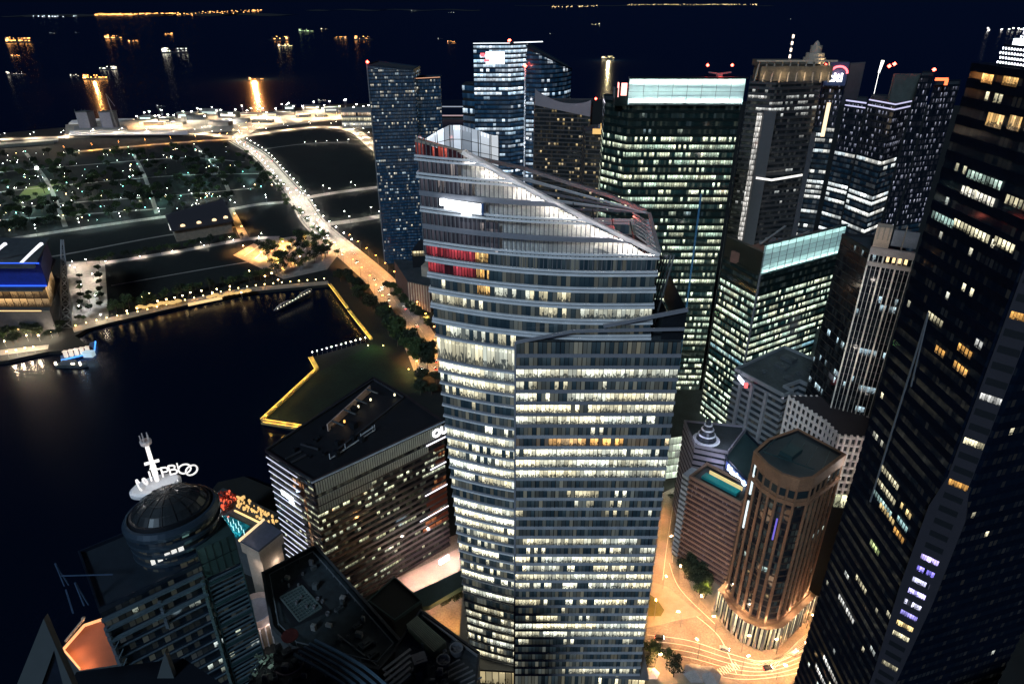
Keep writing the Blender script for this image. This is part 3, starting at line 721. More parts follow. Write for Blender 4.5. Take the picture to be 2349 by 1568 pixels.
TB = [tree('broadleaf_tree', 16, 8.5, 1500, leafd, 1), tree('broadleaf_tree', 14, 7.5, 1300, leafd, 2), tree('broadleaf_tree', 17, 7, 1300, leafm, 3)]
TS = [tree('garden_tree', 8, 4.2, 420, leafm, 4, .2), tree('garden_tree', 9, 3.6, 420, leafd, 5, .2)]
def put(l, T, lab, grp, seed, s0=.8, s1=1.2):
    rnd = random.Random(seed)
    for (u, v) in l: dup(rnd.choice(T), at(u, v), rnd.uniform(0, 6.28), rnd.uniform(s0, s1), lab, grp)
rnd = random.Random(21)
def along(l, n, ju, jv, seed):
    r = random.Random(seed); o = []; seg = [math.dist(a, b) for a, b in zip(l, l[1:])]; T = sum(seg)
    for i in range(n):
        t = T*(i+.5)/n; k = 0
        while k < len(seg)-1 and t > seg[k]: t -= seg[k]; k += 1
        a, b = l[k], l[k+1]; f = t/seg[k]; o.append((a[0]+(b[0]-a[0])*f+r.uniform(-ju, ju), a[1]+(b[1]-a[1])*f+r.uniform(-jv, jv)))
    return o
put(along([(785, 640), (822, 668), (838, 700)], 12, 9, 6, 1), TB, 'dark broad tree beside the upper avenue above the quay corner', 'trees beside the upper avenue', 1, .7, .95)
put(along([(862, 715), (895, 760), (930, 800), (975, 842)], 24, 17, 12, 2), TB, 'big dark tree in the clump between the lawn and the avenue', 'big trees between lawn and avenue', 2, .9, 1.25)
put(along([(888, 660), (930, 705), (985, 752)], 15, 5, 5, 3), TB, 'lit green tree on the right kerb of the near avenue', 'trees on the right kerb of the avenue', 3, .55, .8)
put([(968, 880), (990, 905), (1000, 880), (965, 905)], TB, 'dark tree between the angled block and the curved tower', 'trees between block and tower', 4, .7, .9)
put(along([(640, 440), (668, 485), (700, 505), (742, 552), (775, 590)], 16, 5, 4, 5), TS, 'small dark tree on the left kerb of the avenue', 'small trees on the left kerb', 5, 1, 1.6)
put(along([(560, 350), (600, 400), (650, 440)], 18, 10, 4, 6), TS, 'small tree beside the far avenue', 'small trees beside the far avenue', 6, 1, 1.7)
put(inpx([(570, 575), (640, 552), (720, 548), (758, 585), (735, 612), (640, 632)], 60, 3, -.6), TS, 'small tree on an island of the orange lit car park', 'trees of the orange car park', 7, 1, 2.0)
put(along([(225, 604), (560, 548)], 22, 6, 3, 8), TS, 'small lit tree on the far side of the lane', 'trees along the lane', 8, 1, 1.5)
put([(184, 640), (184, 655), (185, 670), (186, 685), (187, 700), (187, 715), (205, 680), (207, 695), (208, 712), (228, 625), (230, 640), (231, 655), (231, 672), (230, 688), (232, 704), (182, 735), (195, 738)], TB, 'dark tall tree in a row on the bright plaza', 'trees on the bright plaza', 9, .4, .6)
put(along([(5, 790), (60, 770), (120, 765), (150, 758)], 18, 12, 12, 10), TB, 'dark tree in the clump at the left edge of the bay', 'trees at the left edge of the bay', 10, .6, .9)
put(inpx(reg, 120, 15, -.5), TS, 'dark tree standing in the garden area', 'trees of the garden area', 11, 1.2, 2.4)
put(inpx(reg, 130, 55, -.05), TB, 'big dark tree standing in the garden area', 'big trees of the garden area', 31, .7, 1.15)
put(along([(245, 722), (560, 650), (640, 636)], 26, 5, 5, 56), TS, 'small tree on the slope behind the promenade', 'trees on the slope behind the promenade', 32, 1.2, 2)
for (u, v) in along([(10, 790), (140, 765)], 5, 2, 6, 12)+along([(20, 815), (100, 800)], 4, 1, 1, 3):
    p = at(u, v); plight('lamp_light', (p.x, p.y-3, 5), CW, 9000, .4)
    dup(T_gw, (p.x, p.y-5, 0), 0, 1.3, 'warm lamp among the trees at the left edge of the bay', 'lamps at the left edge of the bay')
# foreground trees
put([(1582, 1300), (1600, 1322), (1570, 1325), (1595, 1345), (1612, 1350)], [TB[0], TB[1]], 'dense tree at the foot of the balcony block', 'trees at the foot of the balcony block', 12, .7, .85)
put([(1616, 1372), (1604, 1366)], [TS[0]], 'small golden lit tree by the junction kerb', 'golden lit trees by the junction', 13, 1, 1.2)
put([(1492, 1500), (1508, 1508), (1530, 1515), (1550, 1535), (1545, 1552), (1485, 1530)], TS, 'dark bush at the bottom edge of the junction', 'bushes at the bottom of the junction', 14, .8, 1.2)
put(along([(1650, 1400), (1700, 1452)], 7, 2, 2, 15)+along([(1535, 1150), (1600, 1112)], 7, 2, 4, 16), TS, 'clipped tree in the planting strip by the pavement', 'trees of the planting strips', 15, .5, .8)
put([(1012, 1392), (1024, 1386), (1048, 1378)], [TB[0], TB[1]], 'round tree in the courtyard left of the curved tower', 'courtyard trees', 16, .5, .62)
# foreground light: street lamps of the junction
jl = [(1500, 1190), (1560, 1180), (1540, 1260), (1500, 1290), (1555, 1340), (1600, 1395), (1520, 1350), (1640, 1450), (1560, 1440), (1500, 1420), (1700, 1495), (1600, 1510), (1780, 1500), (1700, 1545), (1850, 1440), (1840, 1520), (1900, 1370), (1500, 1540), (1780, 1560), (1930, 1300)]
for (u, v) in jl:
    p = at(u, v); dup(T_warm, p, rnd.uniform(0, 6), 1, 'orange street lamp standing round the large junction', 'street lamps of the large junction'); plight('lamp_light', (p.x+.5, p.y, 11), (1,.47,.18), 20000, .5, None, ((0, 0, -1), 128))
for (u, v, c, W) in ((1000, 1330, (1,.7,.55), 9000), (960, 1345, (1,.7,.55), 7000), (1040, 1290, (1,.75,.65), 9000), (1000, 1420, CO, 6000), (1045, 1440, CO, 9000), (1060, 1500, CO, 7000), (1618, 1366, (1,.8,.15), 1500), (1560, 1130, (.95,1,.8), 7000), (1540, 1090, (.9,1,.85), 9000)):
    p = at(u, v); plight('lamp_light', (p.x, p.y, 9), c, W, .5)
for t in (T_warm, T_white, T_orange, T_gp, T_gw, T_gg, T_gt, T_gc, mastT, parT, *TB, *TS):
    purge(t)
# cars
def car(m):
    root = thing('car', (0, 0, 0), 'car', 'car')
    mb = MB(); prof = [(-2.2, .4), (-2.25, .85), (-1.9, 1.0), (1.2, .98), (2.1, .8), (2.2, .4)]
    top = [(-1.7, 1.0), (-1.2, 1.45), (.3, 1.45), (1.05, .98)]
    for P_ in (prof, top):
        for s in (-1, 1): mb.poly([(x, s*.88, z) for x, z in P_][::s])
        for a, b in zip(P_, P_[1:]+P_[:1]): mb.quad((a[0], -.88, a[1]), (b[0], -.88, b[1]), (b[0], .88, b[1]), (a[0], .88, a[1]))
    mb.build('body', m, root)
    mb = MB()
    for x in (-1.4, 1.4):
        for s in (-1, 1): mb.tube((x, s*.7, .33), (x, s*.92, .33), .33, n=10)
    mb.build('wheel', blackm, root)
    mb = MB(); [mb.box((2.2, s*.6, .68), (.15, .4, .2)) for s in (-1, 1)]; mb.build('headlight', G_white, root)
    mb = MB(); [mb.box((-2.25, s*.6, .75), (.12, .4, .18)) for s in (-1, 1)]; mb.build('tail_light', G_red, root)
    return root
cars = [car(mat('car_silver', (.4,.4,.42), .3, .4)), car(mat('car_dark', (.03,.03,.035), .3, .3)), car(mat('car_white', (.7,.7,.7), .3))]
def put_car(u, v, rz, k, lab, g): p = at(u, v, .08); dup(cars[k], p, rz, 1, lab, g)
for i in range(46):
    j = rnd.randrange(len(main)-1); p = main[j].lerp(main[j+1], rnd.random()); d = (main[j+1]-main[j]).normalized(); s = Vector((d.y, -d.x, 0)); o = rnd.choice([-9, -5, 5, 9, 2, -2])
    q = p+s*o; dup(cars[i % 3], (q.x, q.y, .1), math.atan2(d.y, d.x)+(math.pi if o < 0 else 0), 1, ['silver', 'dark', 'white'][i % 3]+' car driving on the broad avenue', ['silver', 'dark', 'white'][i % 3]+' cars on the avenue')
for i, (u, v, rz, lab) in enumerate(((1662, 1488, -.35, 'silver car turning at the near left of the junction'), (1760, 1532, .2, 'dark car low in the middle of the junction'), (1822, 1498, .7, 'white car at the right side of the junction'), (1560, 1212, 1.9, 'silver car going up the road by the striped wall'), (1512, 1462, -.1, 'dark car beside the curved glass tower'), (1862, 1462, .9, 'white car nearest the dark tower'))):
    put_car(u, v, rz, i % 3, lab, None)
for t in cars:
    purge(t)
# ================================================================== the curved glass tower (centre)
def lerp(a, b, t): return a+(b-a)*t
def centre_tower():
    root = thing('curved_glass_tower', (10, 222, 0), 'tall curved glass office tower with white banded floors and a slanted white roof beam', 'skyscraper')
    def xl(z): return lerp(-18.6, -30.6, max(0, min(1, z/242)))
    def fp(z, x1=46.0):
        a = xl(z); n = 14; P = []
        for i in range(n+1):
            x = lerp(a, 30, i/n) if x1 > 30 else lerp(a, x1, i/n)
            P.append((x, 201.5+.00415*(x-30)**2))
        if x1 > 30: P += [(38, 201.5), (46, 201.7)]
        return P+([(49.5, 238), (a+3, 247)] if x1 > 30 else [(x1, 246), (a+3, 247)])
    def zt(x, y):
        if y > 225: return 233-.33*(x+16.6) if x > -16.6 else 233
        return 238-.49*(x+15) if x > -15 else 238-(x+15)*.2
    W = lambda s, P, st, **k: win('tower_glass_%d' % s, base=(.013,.022,.028), P=P, W=1.5, G=9, seed=s, a=k.get('a', (1,.88,.54)), b=k.get('b', (.90,.98,.86)), s=st*1.02, glass=(.012,.03,.045), mull=.05, row=k.get('row', .5), spec=.6)
    wm = [W(1, .46, 1.55), W(2, .55, 1.55), W(3, .74, 1.45), W(4, .50, 1.55), W(5, .40, 1.5), W(6, .50, 1.5, a=AMBER, b=CREAM)]
    wdark = W(8, .38, 1.0); red = win('red_interior', P=.75, W=1.0, G=3, seed=9, a=(1,.10,.12), b=(.8,.1,.16), s=.34, glass=(.06,.02,.025), mull=.1, clutter=0)
    redd = win('red_interior_dim', P=.7, W=1.0, G=3, seed=19, a=(1,.16,.1), b=(.9,.2,.16), s=.32, glass=(.06,.02,.025), mull=.12, clutter=0)
    amb = win('amber_interior', P=.8, W=.8, G=2, seed=10, a=AMBER, b=WARM, s=.8, mull=.08)
    lam = mat('aluminium_fin', (.85,.86,.88), .4, .1, var=.12)
    lamg = mat('aluminium_spandrel', (.26,.265,.30), .45, .1, var=.12)
    lv = [0.0]; z = 11.0
    while z < 167: lv.append(z); z += 4.75
    lv = [x for x in lv if x < 168]+[172.6, 178.3, 184, 189.7, 195.3, 201, 206.7, 212.4, 218, 223.4, 229, 234.5, 242]
    # core
    mb = MB()
    for a, b in ((0, 168), (168, 203)):
        P0, P1 = offset_poly(fp(a), -.8), offset_poly(fp(b), -.8)
        for i in range(len(P0)):
            j = (i+1) % len(P0); mb.quad((*P0[i], a), (*P0[j], a), (*P1[j], b), (*P1[i], b))
    mb.poly([(*p, 203) for p in offset_poly(fp(203), -.8)]); mb.build('wall', blackm, root)
    nf = len(fp(0)); front = list(range(14+2))
    for k, (a, b) in enumerate(zip(lv, lv[1:])):
        low = a < 178
        P = fp((a+b)/2) if not low else fp((a+b)/2)
        if a < 206:
            mb = MB(); ring(mb, P, a+(1.2 if low else 1.9), b, 0, k, zt)
            rnd = random.Random(k*3+1)
            m = wdark if 178 < a < 206 else rnd.choice(wm[:5] if rnd.random() < .85 else wm)
            mb.build('window_band', m, root)
            if 189 < a < 206:
                for nm, x0, x1, mm in (('red_glazing', 0, 4, red), ('amber_glazing', 4, 5, amb)):
                    if a < 195 and x0 == 0: continue
                    mb = MB(); Q = offset_poly(P, .12)
                    for i in range(x0, x1):
                        mb.quad((*Q[i], a+2.1), (*Q[i+1], a+2.1), (*Q[i+1], b-.2), (*Q[i], b-.2), ((i*4.3, k+.01), (i*4.3+4.3, k+.01), (i*4.3+4.3, k+.99), (i*4.3, k+.99)))
                    mb.build(nm, mm, root)
        # floor bands: two bright fins with a dark slot
        if a > 0:
            grey = a in (212.4, 223.4)
            zz = [(a-.1, a+1.5, .35, lamg)] if grey else [(a+.0, a+.6, .7, lam), (a+1.15, a+1.75, .55, lam)] if not low else [(a, a+.45, .45, lam), (a+.45, a+1.2, .2, lamg)]
            for (c, d, o, m) in zz:
                mb = MB(); ring(mb, P, c, d, o, k, zt, thick=o+.6)
                if mb.f: mb.build('floor_band', m, root)
    # crown: white lit back panels behind a mullioned screen
    P = fp(225); Q = offset_poly(P, -2.2)
    mb = MB()
    for i in range(0, 16):
        a, b = Q[i], Q[i+1]; mb.quad((*a, 203), (*b, 203), (*b, max(203.2, zt(*P[i+1])-1.5)), (*a, max(203.2, zt(*P[i])-1.5)))
    mb.build('crown_panel', mat('crown_white', (.62,.60,.56), .7, var=.3, scale=.25), root)
    mb = MB(); Q2 = offset_poly(P, -.15)
    for i in range(0, 6):
        a, b = Q2[i], Q2[i+1]; top = [234.4, 234.4, 234.4, 229, 223, 217][i]; mb.quad((*a, 203), (*b, 203), (*b, top), (*a, top), ((i*4.3, .01), (i*4.3+4.3, .01), (i*4.3+4.3, 5.9), (i*4.3, 5.9)))
    mb.build('crown_glass', win('crown_glass_m', P=.22, W=1.5, G=4, seed=33, a=(1,.8,.7), b=(.8,.85,.9), s=.35, base=(.05,.045,.055), glass=(.02,.025,.035), mull=.1, row=.1), root)
    mb = MB()
    for i in range(16):
        a, b = Vector(P[i]), Vector(P[i+1]); n = max(1, round((b-a).length/1.5))
        for j in range(n):
            p = a.lerp(b, j/n); t = zt(*p)
            if t > 204: mb.beam((p.x, p.y, 202.6), (p.x, p.y, t), .16, .3)
    mb.build('mullion', greym, root)
    # white slanted beams
    F = [(-15, 201.5+.00415*45**2)]+[(x, 201.5+.00415*(x-30)**2) for x in (-9, -3, 3, 9, 15, 21, 27)]+[(33, 201.5), (46.6, 201.5)]
    mb = MB()
    for a, b in zip(F, F[1:]): mb.beam((a[0], a[1]+1.0, zt(*a)+.2), (b[0], b[1]+1.0, zt(*b)+.2), 2.3, 1.2)
    mb.build('roof_beam', mat('beam_white', (.78,.74,.72), .5, var=.06), root)
    B = [(-16, 229, 233.5), (5, 240, 226.5), (35, 240, 217), (48.6, 239.5, 211.5)]
    mb = MB()
    for a, b in zip(B, B[1:]): mb.beam(a, b, 2.4, 1.2)
    mb.build('roof_beam', mat('beam_grey', (.2,.17,.17), .5, var=.2), root)
    mb = MB()
    mb.beam((-15, 210.5, 238.2), (-16, 229, 233.6), 2.2, 1.2); mb.beam((-30.4, 217, 240.5), (-15, 210.5, 238.3), .8, .8); mb.beam((-30, 218, 241), (-22, 228, 236.5), .8, .6); mb.beam((-22, 228, 236.5), (-8, 232, 231), .9, .6)
    mb.build('roof_beam', creamm, root)
    # roof recess
    mb = MB()
    R_ = [(-14, 211), (30, 203), (45, 203), (48, 238), (34, 239), (4, 239), (-14, 229)]
    mb.poly([(x, y, min(zt(x, 205), 233-.33*(x+16.6))-7.5) for x, y in R_]); mb.build('roof', darkm, root)
    for i, x in enumerate(range(-8, 44, 7)):
        mb = MB(); mb.beam((x, 204+.00415*(x-30)**2, zt(x, 205)-6.5), (x+2, 238, 233-.33*(x+16.6)-6.2), .35, .35); mb.build('cross_beam', darkm, root)
    for i, x in enumerate((0, 8, 17, 25, 33)):
        mb = MB(); z = 233-.33*(x+16.6)-7.6; mb.box((x, 224+(i % 2)*5, z+1.2-x*.04), (4.5, 5, 2.6)); mb.box((x+2.6, 218, z+.8-x*.05), (1.5, 2, 1.4)); mb.build('plant_room', [greym, darkconc][i % 2], root)
    mb = MB()
    for i in range(7):
        t = i/6; mb.beam((47+.35*i, 203+5.5*i, 208.4), (40+.6*i, 208+5*i, 212.5-.2*i), .5, .5)
        mb.beam((47+.35*i, 203+5.5*i, 208.4), (49.3, 208+5*i, 202), .4, .4)
    mb.beam((46.6, 202, 208.6), (50, 239, 210.6), 1.1, .8); mb.build('end_louvre', concrete, root)
    mb = MB(); mb.quad((46.2, 202, 168), (49.7, 238, 168), (49.7, 238, 210), (46.2, 202, 208)); mb.build('end_wall', darkm, root)
    # reddish left parapet glass and the lit glass sail
    P2 = [(-30.6, 217), (-23, 213), (-15, 210.2)]
    mb = MB()
    for i in range(2): mb.quad((*P2[i], 235.5), (*P2[i+1], 235.5), (*P2[i+1], 238+(.2 if i else .8)), (*P2[i], 240.5-i*1), ((i*8, .01), (i*8+8, .01), (i*8+8, .99), (i*8, .99)))
    mb.build('parapet_glass', redd, root)
    mb = MB(); pts = [(-30.5, 218, 235, 240.5), (-31, 232, 234, 239.5), (-31, 245, 229, 236)]
    for a, b in zip(pts, pts[1:]): mb.quad(a[:3], b[:3], (b[0], b[1], b[3]), (a[0], a[1], a[3]), ((0, .01), (8, .01), (8, .99), (0, .99)))
    mb.build('parapet_glass', redd, root)
    mb = MB(); S = [(-31, 245.0, 229, 235.8), (-26.5, 245, 228.5, 238.5), (-22, 245, 228, 240.6), (-18, 245, 228, 240.6), (-12, 245, 227.5, 238.8), (-7.5, 245.4, 227, 237.2), (-4.6, 245.6, 226, 236.8)]
    sg = win('sail_glass', P=.97, W=3.2, G=2, seed=4, a=(.72,.85,1), b=(.9,.95,1), s=.95, glass=(.05,.08,.12), mull=.035, clutter=-2)
    for a, b in zip(S, S[1:]): mb.quad((a[0], a[1], a[2]), (b[0], b[1], b[2]), (b[0], b[1], b[3]), (a[0], a[1], a[3]), ((a[0]+40, .01), (b[0]+40, .01), (b[0]+40, .9), (a[0]+40, .9)))
    mb.build('sail_screen', sg, root)
    mb = MB()
    for a in S: mb.beam((a[0], a[1]-.3, a[2]), (a[0], a[1]-.3, a[3]), .3)
    for f in (.33, .62):
        for a, b in zip(S[1:], S[2:]): mb.beam((a[0], a[1]-.3, lerp(a[2], a[3], f)), (b[0], b[1]-.3, lerp(b[2], b[3], f)), .18)
    mb.build('sail_frame', darkm, root)
    mb = MB(); mb.box((-17.5, 226, 231.5), (5, 4, 6)); mb.box((-20, 224, 230), (3.5, 3, 4)); mb.build('plant_room', mat('pale_pink', (.6,.45,.44), .7), root)
    # the projecting flat bay on the right
    bx0, bx1, by = 1.2, 56.8, 200.4
    BP = [(bx0, by-.4), (bx1, by-.4), (bx1+.5, 236), (48, 236), (48, 206), (bx0, 206)]
    bl = [0.0]; z = 11.0
    while z < 168: bl.append(z); z += 4.75
    bl += [172.3, 178]
    mb = MB(); mb.prism([(bx0+.4, by), (bx1-.4, by), (bx1, 235.5), (48, 235.5), (46, 212), (bx0+.4, 206)], 0, 178); mb.build('bay_wall', blackm, root)
    for k, (a, b) in enumerate(zip(bl, bl[1:])):
        mb = MB(); ring(mb, BP, a+1.35, b, 0, k+60, edges=(0, 1, 2, 5)); rnd = random.Random(k*7+5)
        mm = wdark if k in (3, 18, 19, 20, 34) else rnd.choice(wm[:5]) if k != 27 else wm[5]
        mb.build('window_band', mm, root)
        if a > 0:
            mb = MB(); ring(mb, BP, a, a+1.35, .28, 0, edges=(0, 1, 2, 5), thick=1.0); mb.build('floor_band', lamg if k > 28 else mat('bay_band', (.44,.45,.49), .45, .1) if k == 1 else bpy.data.materials['bay_band'], root)
    mb = MB()
    for i in range(int((bx1-bx0)/1.5)+1):
        x = bx0+i*1.5; mb.box((x, by-.5, 92), (.09 if i % 5 else .26, .22, 172))
    mb.build('mullion', darkm, root)
    mb = MB(); mb.beam((bx0, by-.6, 178), (20, by-1.2, 182.5), .9, .9); mb.beam((20, by-1.2, 182.5), (57, by-.6, 183), .9, .9); mb.beam((30, by-1.5, 184.5), (57.6, by+.5, 189.5), .9, 1.2)
    mb.build('bay_parapet', lamg, root)
    mb = MB(); mb.quad((50, by+1, 178), (57.4, by+1, 178), (57.6, by+1, 189), (50, by+1, 187)); mb.quad((57.4, by+1, 178), (57.9, 236, 178), (57.9, 236, 190), (57.6, by+1, 189)); mb.build('bay_parapet', darkm, root)
    mb = MB()
    for i in range(9): mb.beam((49.5, 212+i*2.6, 178), (55-i*.5, 216+i*2.4, 203-i*1.0), .35, .5)
    mb.build('bay_fin', concrete, root)
    mb = MB(); mb.poly([(bx0, by, 178.2), (bx1, by, 178.2), (bx1, 235, 178.2), (48, 235, 178.2), (46, 207, 178.2), (bx0, 206, 178.2)]); mb.build('bay_roof', roofm, root)
    mb = MB(); mb.box((bx0-.1, by-.6, 92), (.7, .7, 172)); mb.build('seam', lamg, root)
    # entrance podium
    mb = MB(); ring(mb, [(-24, 205), (60, 199.5), (61, 240), (-24, 250)], 0, 9.5, 0, 3); mb.build('lobby_glass', win('lobby', P=.85, W=3, G=4, seed=31, a=WARM, b=CREAM, s=.9, clutter=0), root)
    mb = MB(); mb.prism([(-25, 204), (61, 198.6), (62, 241), (-25, 251)], 9.5, 10.6); mb.build('lobby_canopy', greym, root)
    # illegible white sign high on the curved face
    q = fp(220); c = Vector((-15.5, 210, 221.5))
    mb = MB(); mb.beam((-21.6, 211.2, 221.8), (-9.8, 207.2, 221.2), .5, 3.2, (0, 0, 1)); mb.box((-22.3, 211.4, 222.4), (1.6, .6, 2.2)); mb.box((-14.5, 208.6, 219.4), (3.2, .6, 1.2)); mb.build('sign', glow('crown_sign', (.93,.97,1), 2.5), root)
    mb = MB(); mb.box((-9.2, 206.9, 221.2), (.5, .5, 3.8)); mb.build('sign_frame', mat('sign_blue', (.05,.12,.3), .5), root)
    plight('sign_light', (-16, 205.6, 221), (.85,.93,1), 900, 1.5, root)
    # crown lamps: real strips under the slanted beam and behind the screen
    for x in range(-12, 45, 5):
        y = 201.5+.00415*(x-30)**2 if x < 30 else 201.5; z = zt(x, y)
        alight('crown_lamp', (x, y+.35, z-1.3), (4.6, .35), (0, .55, -1), (1,.93,.84), 520, root)
    for x in (-24, -19): plight('crown_lamp', (x, 216.5, 231.5), (1,.3,.25), 260, .5, root)
    for (x, y, z, c, W_) in ((-22, 222, 237.5, (1,.45,.42), 260), (-12, 219, 234, (1,.75,.7), 120), (37, 224, 213, (1,.12,.08), 1900), (43, 232, 212, (1,.2,.14), 900), (20, 228, 220, (.9,.95,1), 60), (34, 205, 209, (1,.9,.85), 150)):
        plight('roof_lamp', (x, y, z), c, W_, .6, root)
    for x in range(-14, 48, 7):
        y = 201.5+.00415*(x-30)**2 if x < 30 else 201.5; plight('beam_fill', (x, y-3.2, zt(x, y)+2.6), (1,.90,.86), 330, .4, root)  # unseen lights added in front of the beam to brighten it
    # brightly lit white wash on the low crown band at right
    for x in (22, 30, 38): alight('crown_lamp', (x, 201.9, 217.5 if x < 25 else zt(x, 201.5)-1.6), (6, .4), (0, .5, -1), (1,.95,.88), 260, root)
    mb = MB()
    for z in lv[1:-5:1]: pass
    return root
centre_tower()

# ================================================================== green tower with the lit crown
def P2(u, v, y): p = aty(u, v, y); return (p.x, p.y)
green_gl = (.010,.022,.022); gband = mat('green_black_band', (.007,.016,.016), .35, .2, var=.2)
gw = [win('green_tower_w%d' % i, P=p, W=1.6, G=6, seed=40+i, a=(1,1,.68), b=(.68,1,.80), s=1.3, glass=green_gl, mull=.07, row=.2, base=(.004,.016,.018)) for i, p in enumerate((.36, .52, .60))]
gdark = win('green_tower_dark', P=.22, W=1.6, G=3, seed=47, a=(.9,1,.7), b=(.4,.7,1), s=.8, glass=green_gl)
def gwm(k, n):
    if k > n*.90: return gdark
    return [gw[2], gw[1], gw[2], gw[1], gw[0], gw[1], gw[2]][k % 7] if k % 11 else gdark
fpA = [(70.5, 424), (137, 423), (139, 462), (60, 466), (58, 440)]
tA = tower('green_glass_tower', 'dark green glass tower with a wide glowing mint crown and many lit floors', 'skyscraper', fpA, 0, 223.5, 4.65, gwm, gband, sill=.40, proud=.25)
mb = MB(); mb.quad((69.5, 422.3, 224), (137.8, 421.3, 224), (137.8, 421.3, 238.3), (69.5, 422.3, 238.3), ((0, .01), (68, .01), (68, .99), (0, .99)))
mb.quad((69.5, 423.1, 224), (69.5, 422.3, 224), (69.5, 422.3, 238.3), (69.5, 423.1, 238.3))
crown = mat('mint_screen', (.70,.84,.80), .5, var=.08, scale=.3)
mb = MB(); mb.box((103.6, 423.6, 231), (68.4, .5, 14.4), -.0146); mb.build('crown_screen', crown, tA)
mb = MB(); mb.box((103.6, 422.2, 238.9), (69.5, 3.4, 1), -.0146); mb.box((103.6, 422.4, 223.6), (69, 2.2, .6), -.0146)
for i in range(1, 8): mb.box((69.5+i*8.6, 422.9, 231), (.14, .2, 14.4))
for j in range(1, 4): mb.box((103.6, 422.9, 224+j*3.6), (68.4, .2, .12), -.0146)
mb.build('crown_frame', darkm, tA)
for i in range(6):
    alight('crown_lamp', (75+i*11.4, 421.6, 224.3), (10, .6), (0, .30, 1), (.80,1,.95), 900, tA); alight('crown_lamp', (75+i*11.4, 421.4, 238.2), (10, .6), (0, .3, -1), (.80,1,.95), 760, tA)
rooftop(tA, [(72, 430), (136, 428), (136, 458), (64, 462)], 223.6, 10, 5, 5, 12)
mb = MB(); mb.box((66, 428, 228), (9, 8, 10)); mb.build('plant_room', gband, tA)
mb = MB(); mb.box((63.3, 425.2, 232), (.4, 3.5, 8)); mb.box((66.5, 423.4, 232.4), (3.4, .4, 7)); mb.build('sign', glow('pink_sign', (1,.35,.3), 3), tA)
mb = MB(); mb.box((128, 444, 232), (3, 3, 14)); [mb.beam((128+s*7, 444, 240), (128, 444, 239), .8) for s in (-1, 1)]; mb.build('mast', greym, tA)
for (x, y, z) in ((120, 444, 248), (135, 444, 248), (128, 444, 240), (123, 444, 238), (133, 444, 238)):
    mb = MB(); mb.lathe((x, y, z-4), [(0, -1), (1, 0), (0, 1)], 8); mb.build('beacon', G_red, tA)
plight('beacon_light', (128, 441, 243), (1,.06,.04), 4000, 1, tA)
for x in (139.4,): 
    mb = MB(); mb.box((x, 423, 112), (.5, .5, 223)); mb.build('corner_fin', darkm, tA)
mb = MB(); mb.box((120, 422.6, 105), (1.2, .3, 130)); mb.build('corner_fin', mat('blue_fin', (.05,.16,.3), .3), tA)
# glowing glass hall at its foot
hall = thing('glass_hall', (128, 400, 0), 'pale glowing glass entrance hall at the foot of the green tower', 'hall')
hw = win('hall_glass', P=.96, W=2.2, G=3, seed=61, a=(.85,1,.75), b=(.95,1,.9), s=.9, mull=.03, clutter=-1, glass=(.05,.07,.06))
pH = [P2(1524, 1120, 352), P2(1584, 1098, 356), (150, 410), (80, 408)]
for k in range(6):
    mb = MB(); ring(mb, ccw(pH), k*5.5, k*5.5+5.1, 0, k); mb.build('window_band', hw, hall)
    mb = MB(); ring(mb, ccw(pH), k*5.5+5.1, k*5.5+5.5, .2, 0, thick=.5); mb.build('floor_band', concrete, hall)
mb = MB(); mb.poly([(*p, 33) for p in ccw(pH)]); mb.build('roof', roofm, hall)

# ================================================================== teal crowned corner tower
A, B_, D_ = Vector((138, 350)), Vector((198, 386)), Vector((126, 380)); Cc = B_+D_-A
gw2 = [win('teal_tower_w%d' % i, P=p, W=1.5, G=5, seed=50+i, a=(.98,1,.68), b=(.66,1,.84), s=1.25, glass=green_gl, mull=.06, row=.3, base=(.004,.02,.022)) for i, p in enumerate((.50, .60, .68))]
gblue = win('teal_tower_blue', P=.7, W=1.5, G=5, seed=58, a=(.3,.75,1), b=(.8,1,.8), s=.8, glass=green_gl)
tB = tower('teal_crowned_tower', 'dark green corner tower with a glowing teal glass screen on its roof edge', 'skyscraper', [A, B_, Cc, D_], 0, 143, 4.35,
           lambda k, n: gblue if k == 19 else gdark if k > n-4 else gw2[(k*5) % 3], gband, sill=.40, proud=.22, zt=None)
mb = MB(); e = (B_-A).normalized(); nn = Vector((e.y, -e.x)); 
def onface(t, o, z): p = A+e*t+nn*o; return (p.x, p.y, z)
LB = (B_-A).length
mb.quad(onface(0, .2, 143.3), onface(LB, .2, 143.3), onface(LB, .2, 160.8), onface(0, .2, 160.8)); mb.quad(onface(LB, -.3, 143.3), onface(0, -.3, 143.3), onface(0, -.3, 160.8), onface(LB, -.3, 160.8)); mb.quad(onface(0, .2, 160.8), onface(LB, .2, 160.8), onface(LB, -.3, 160.8), onface(0, -.3, 160.8))
mb.build('crown_screen', mat('teal_screen', (.60,.76,.74), .45, var=.1, scale=.3), tB)
mb = MB()
for i in range(12): mb.beam(onface(LB*i/11, .45, 143), onface(LB*i/11, .45, 161), .16)
for j in range(7): mb.beam(onface(0, .45, 143.3+j*2.9), onface(LB, .45, 143.3+j*2.9), .12)
mb.beam(onface(-.5, 0, 161.2), onface(LB+.5, 0, 161.2), 1.8, .7); mb.build('crown_frame', tealm, tB)
for i in range(7):
    for (z, d, W_) in ((143.6, 1, 640), (160.6, -1, 420)):
        p = onface(LB*(i+.5)/7, 2.4, z); alight('crown_lamp', p, (9, .6), (-nn.x*.35, -nn.y*.35, d), (.74,1,.95), W_*.8, tB)
mb = MB(); P_ = [onface(1, -1.5, 0)[:2], onface(LB-1, -1.5, 0)[:2], (Cc-Vector((2, 1.5))).to_tuple(), (D_+Vector((1, -2))).to_tuple()]
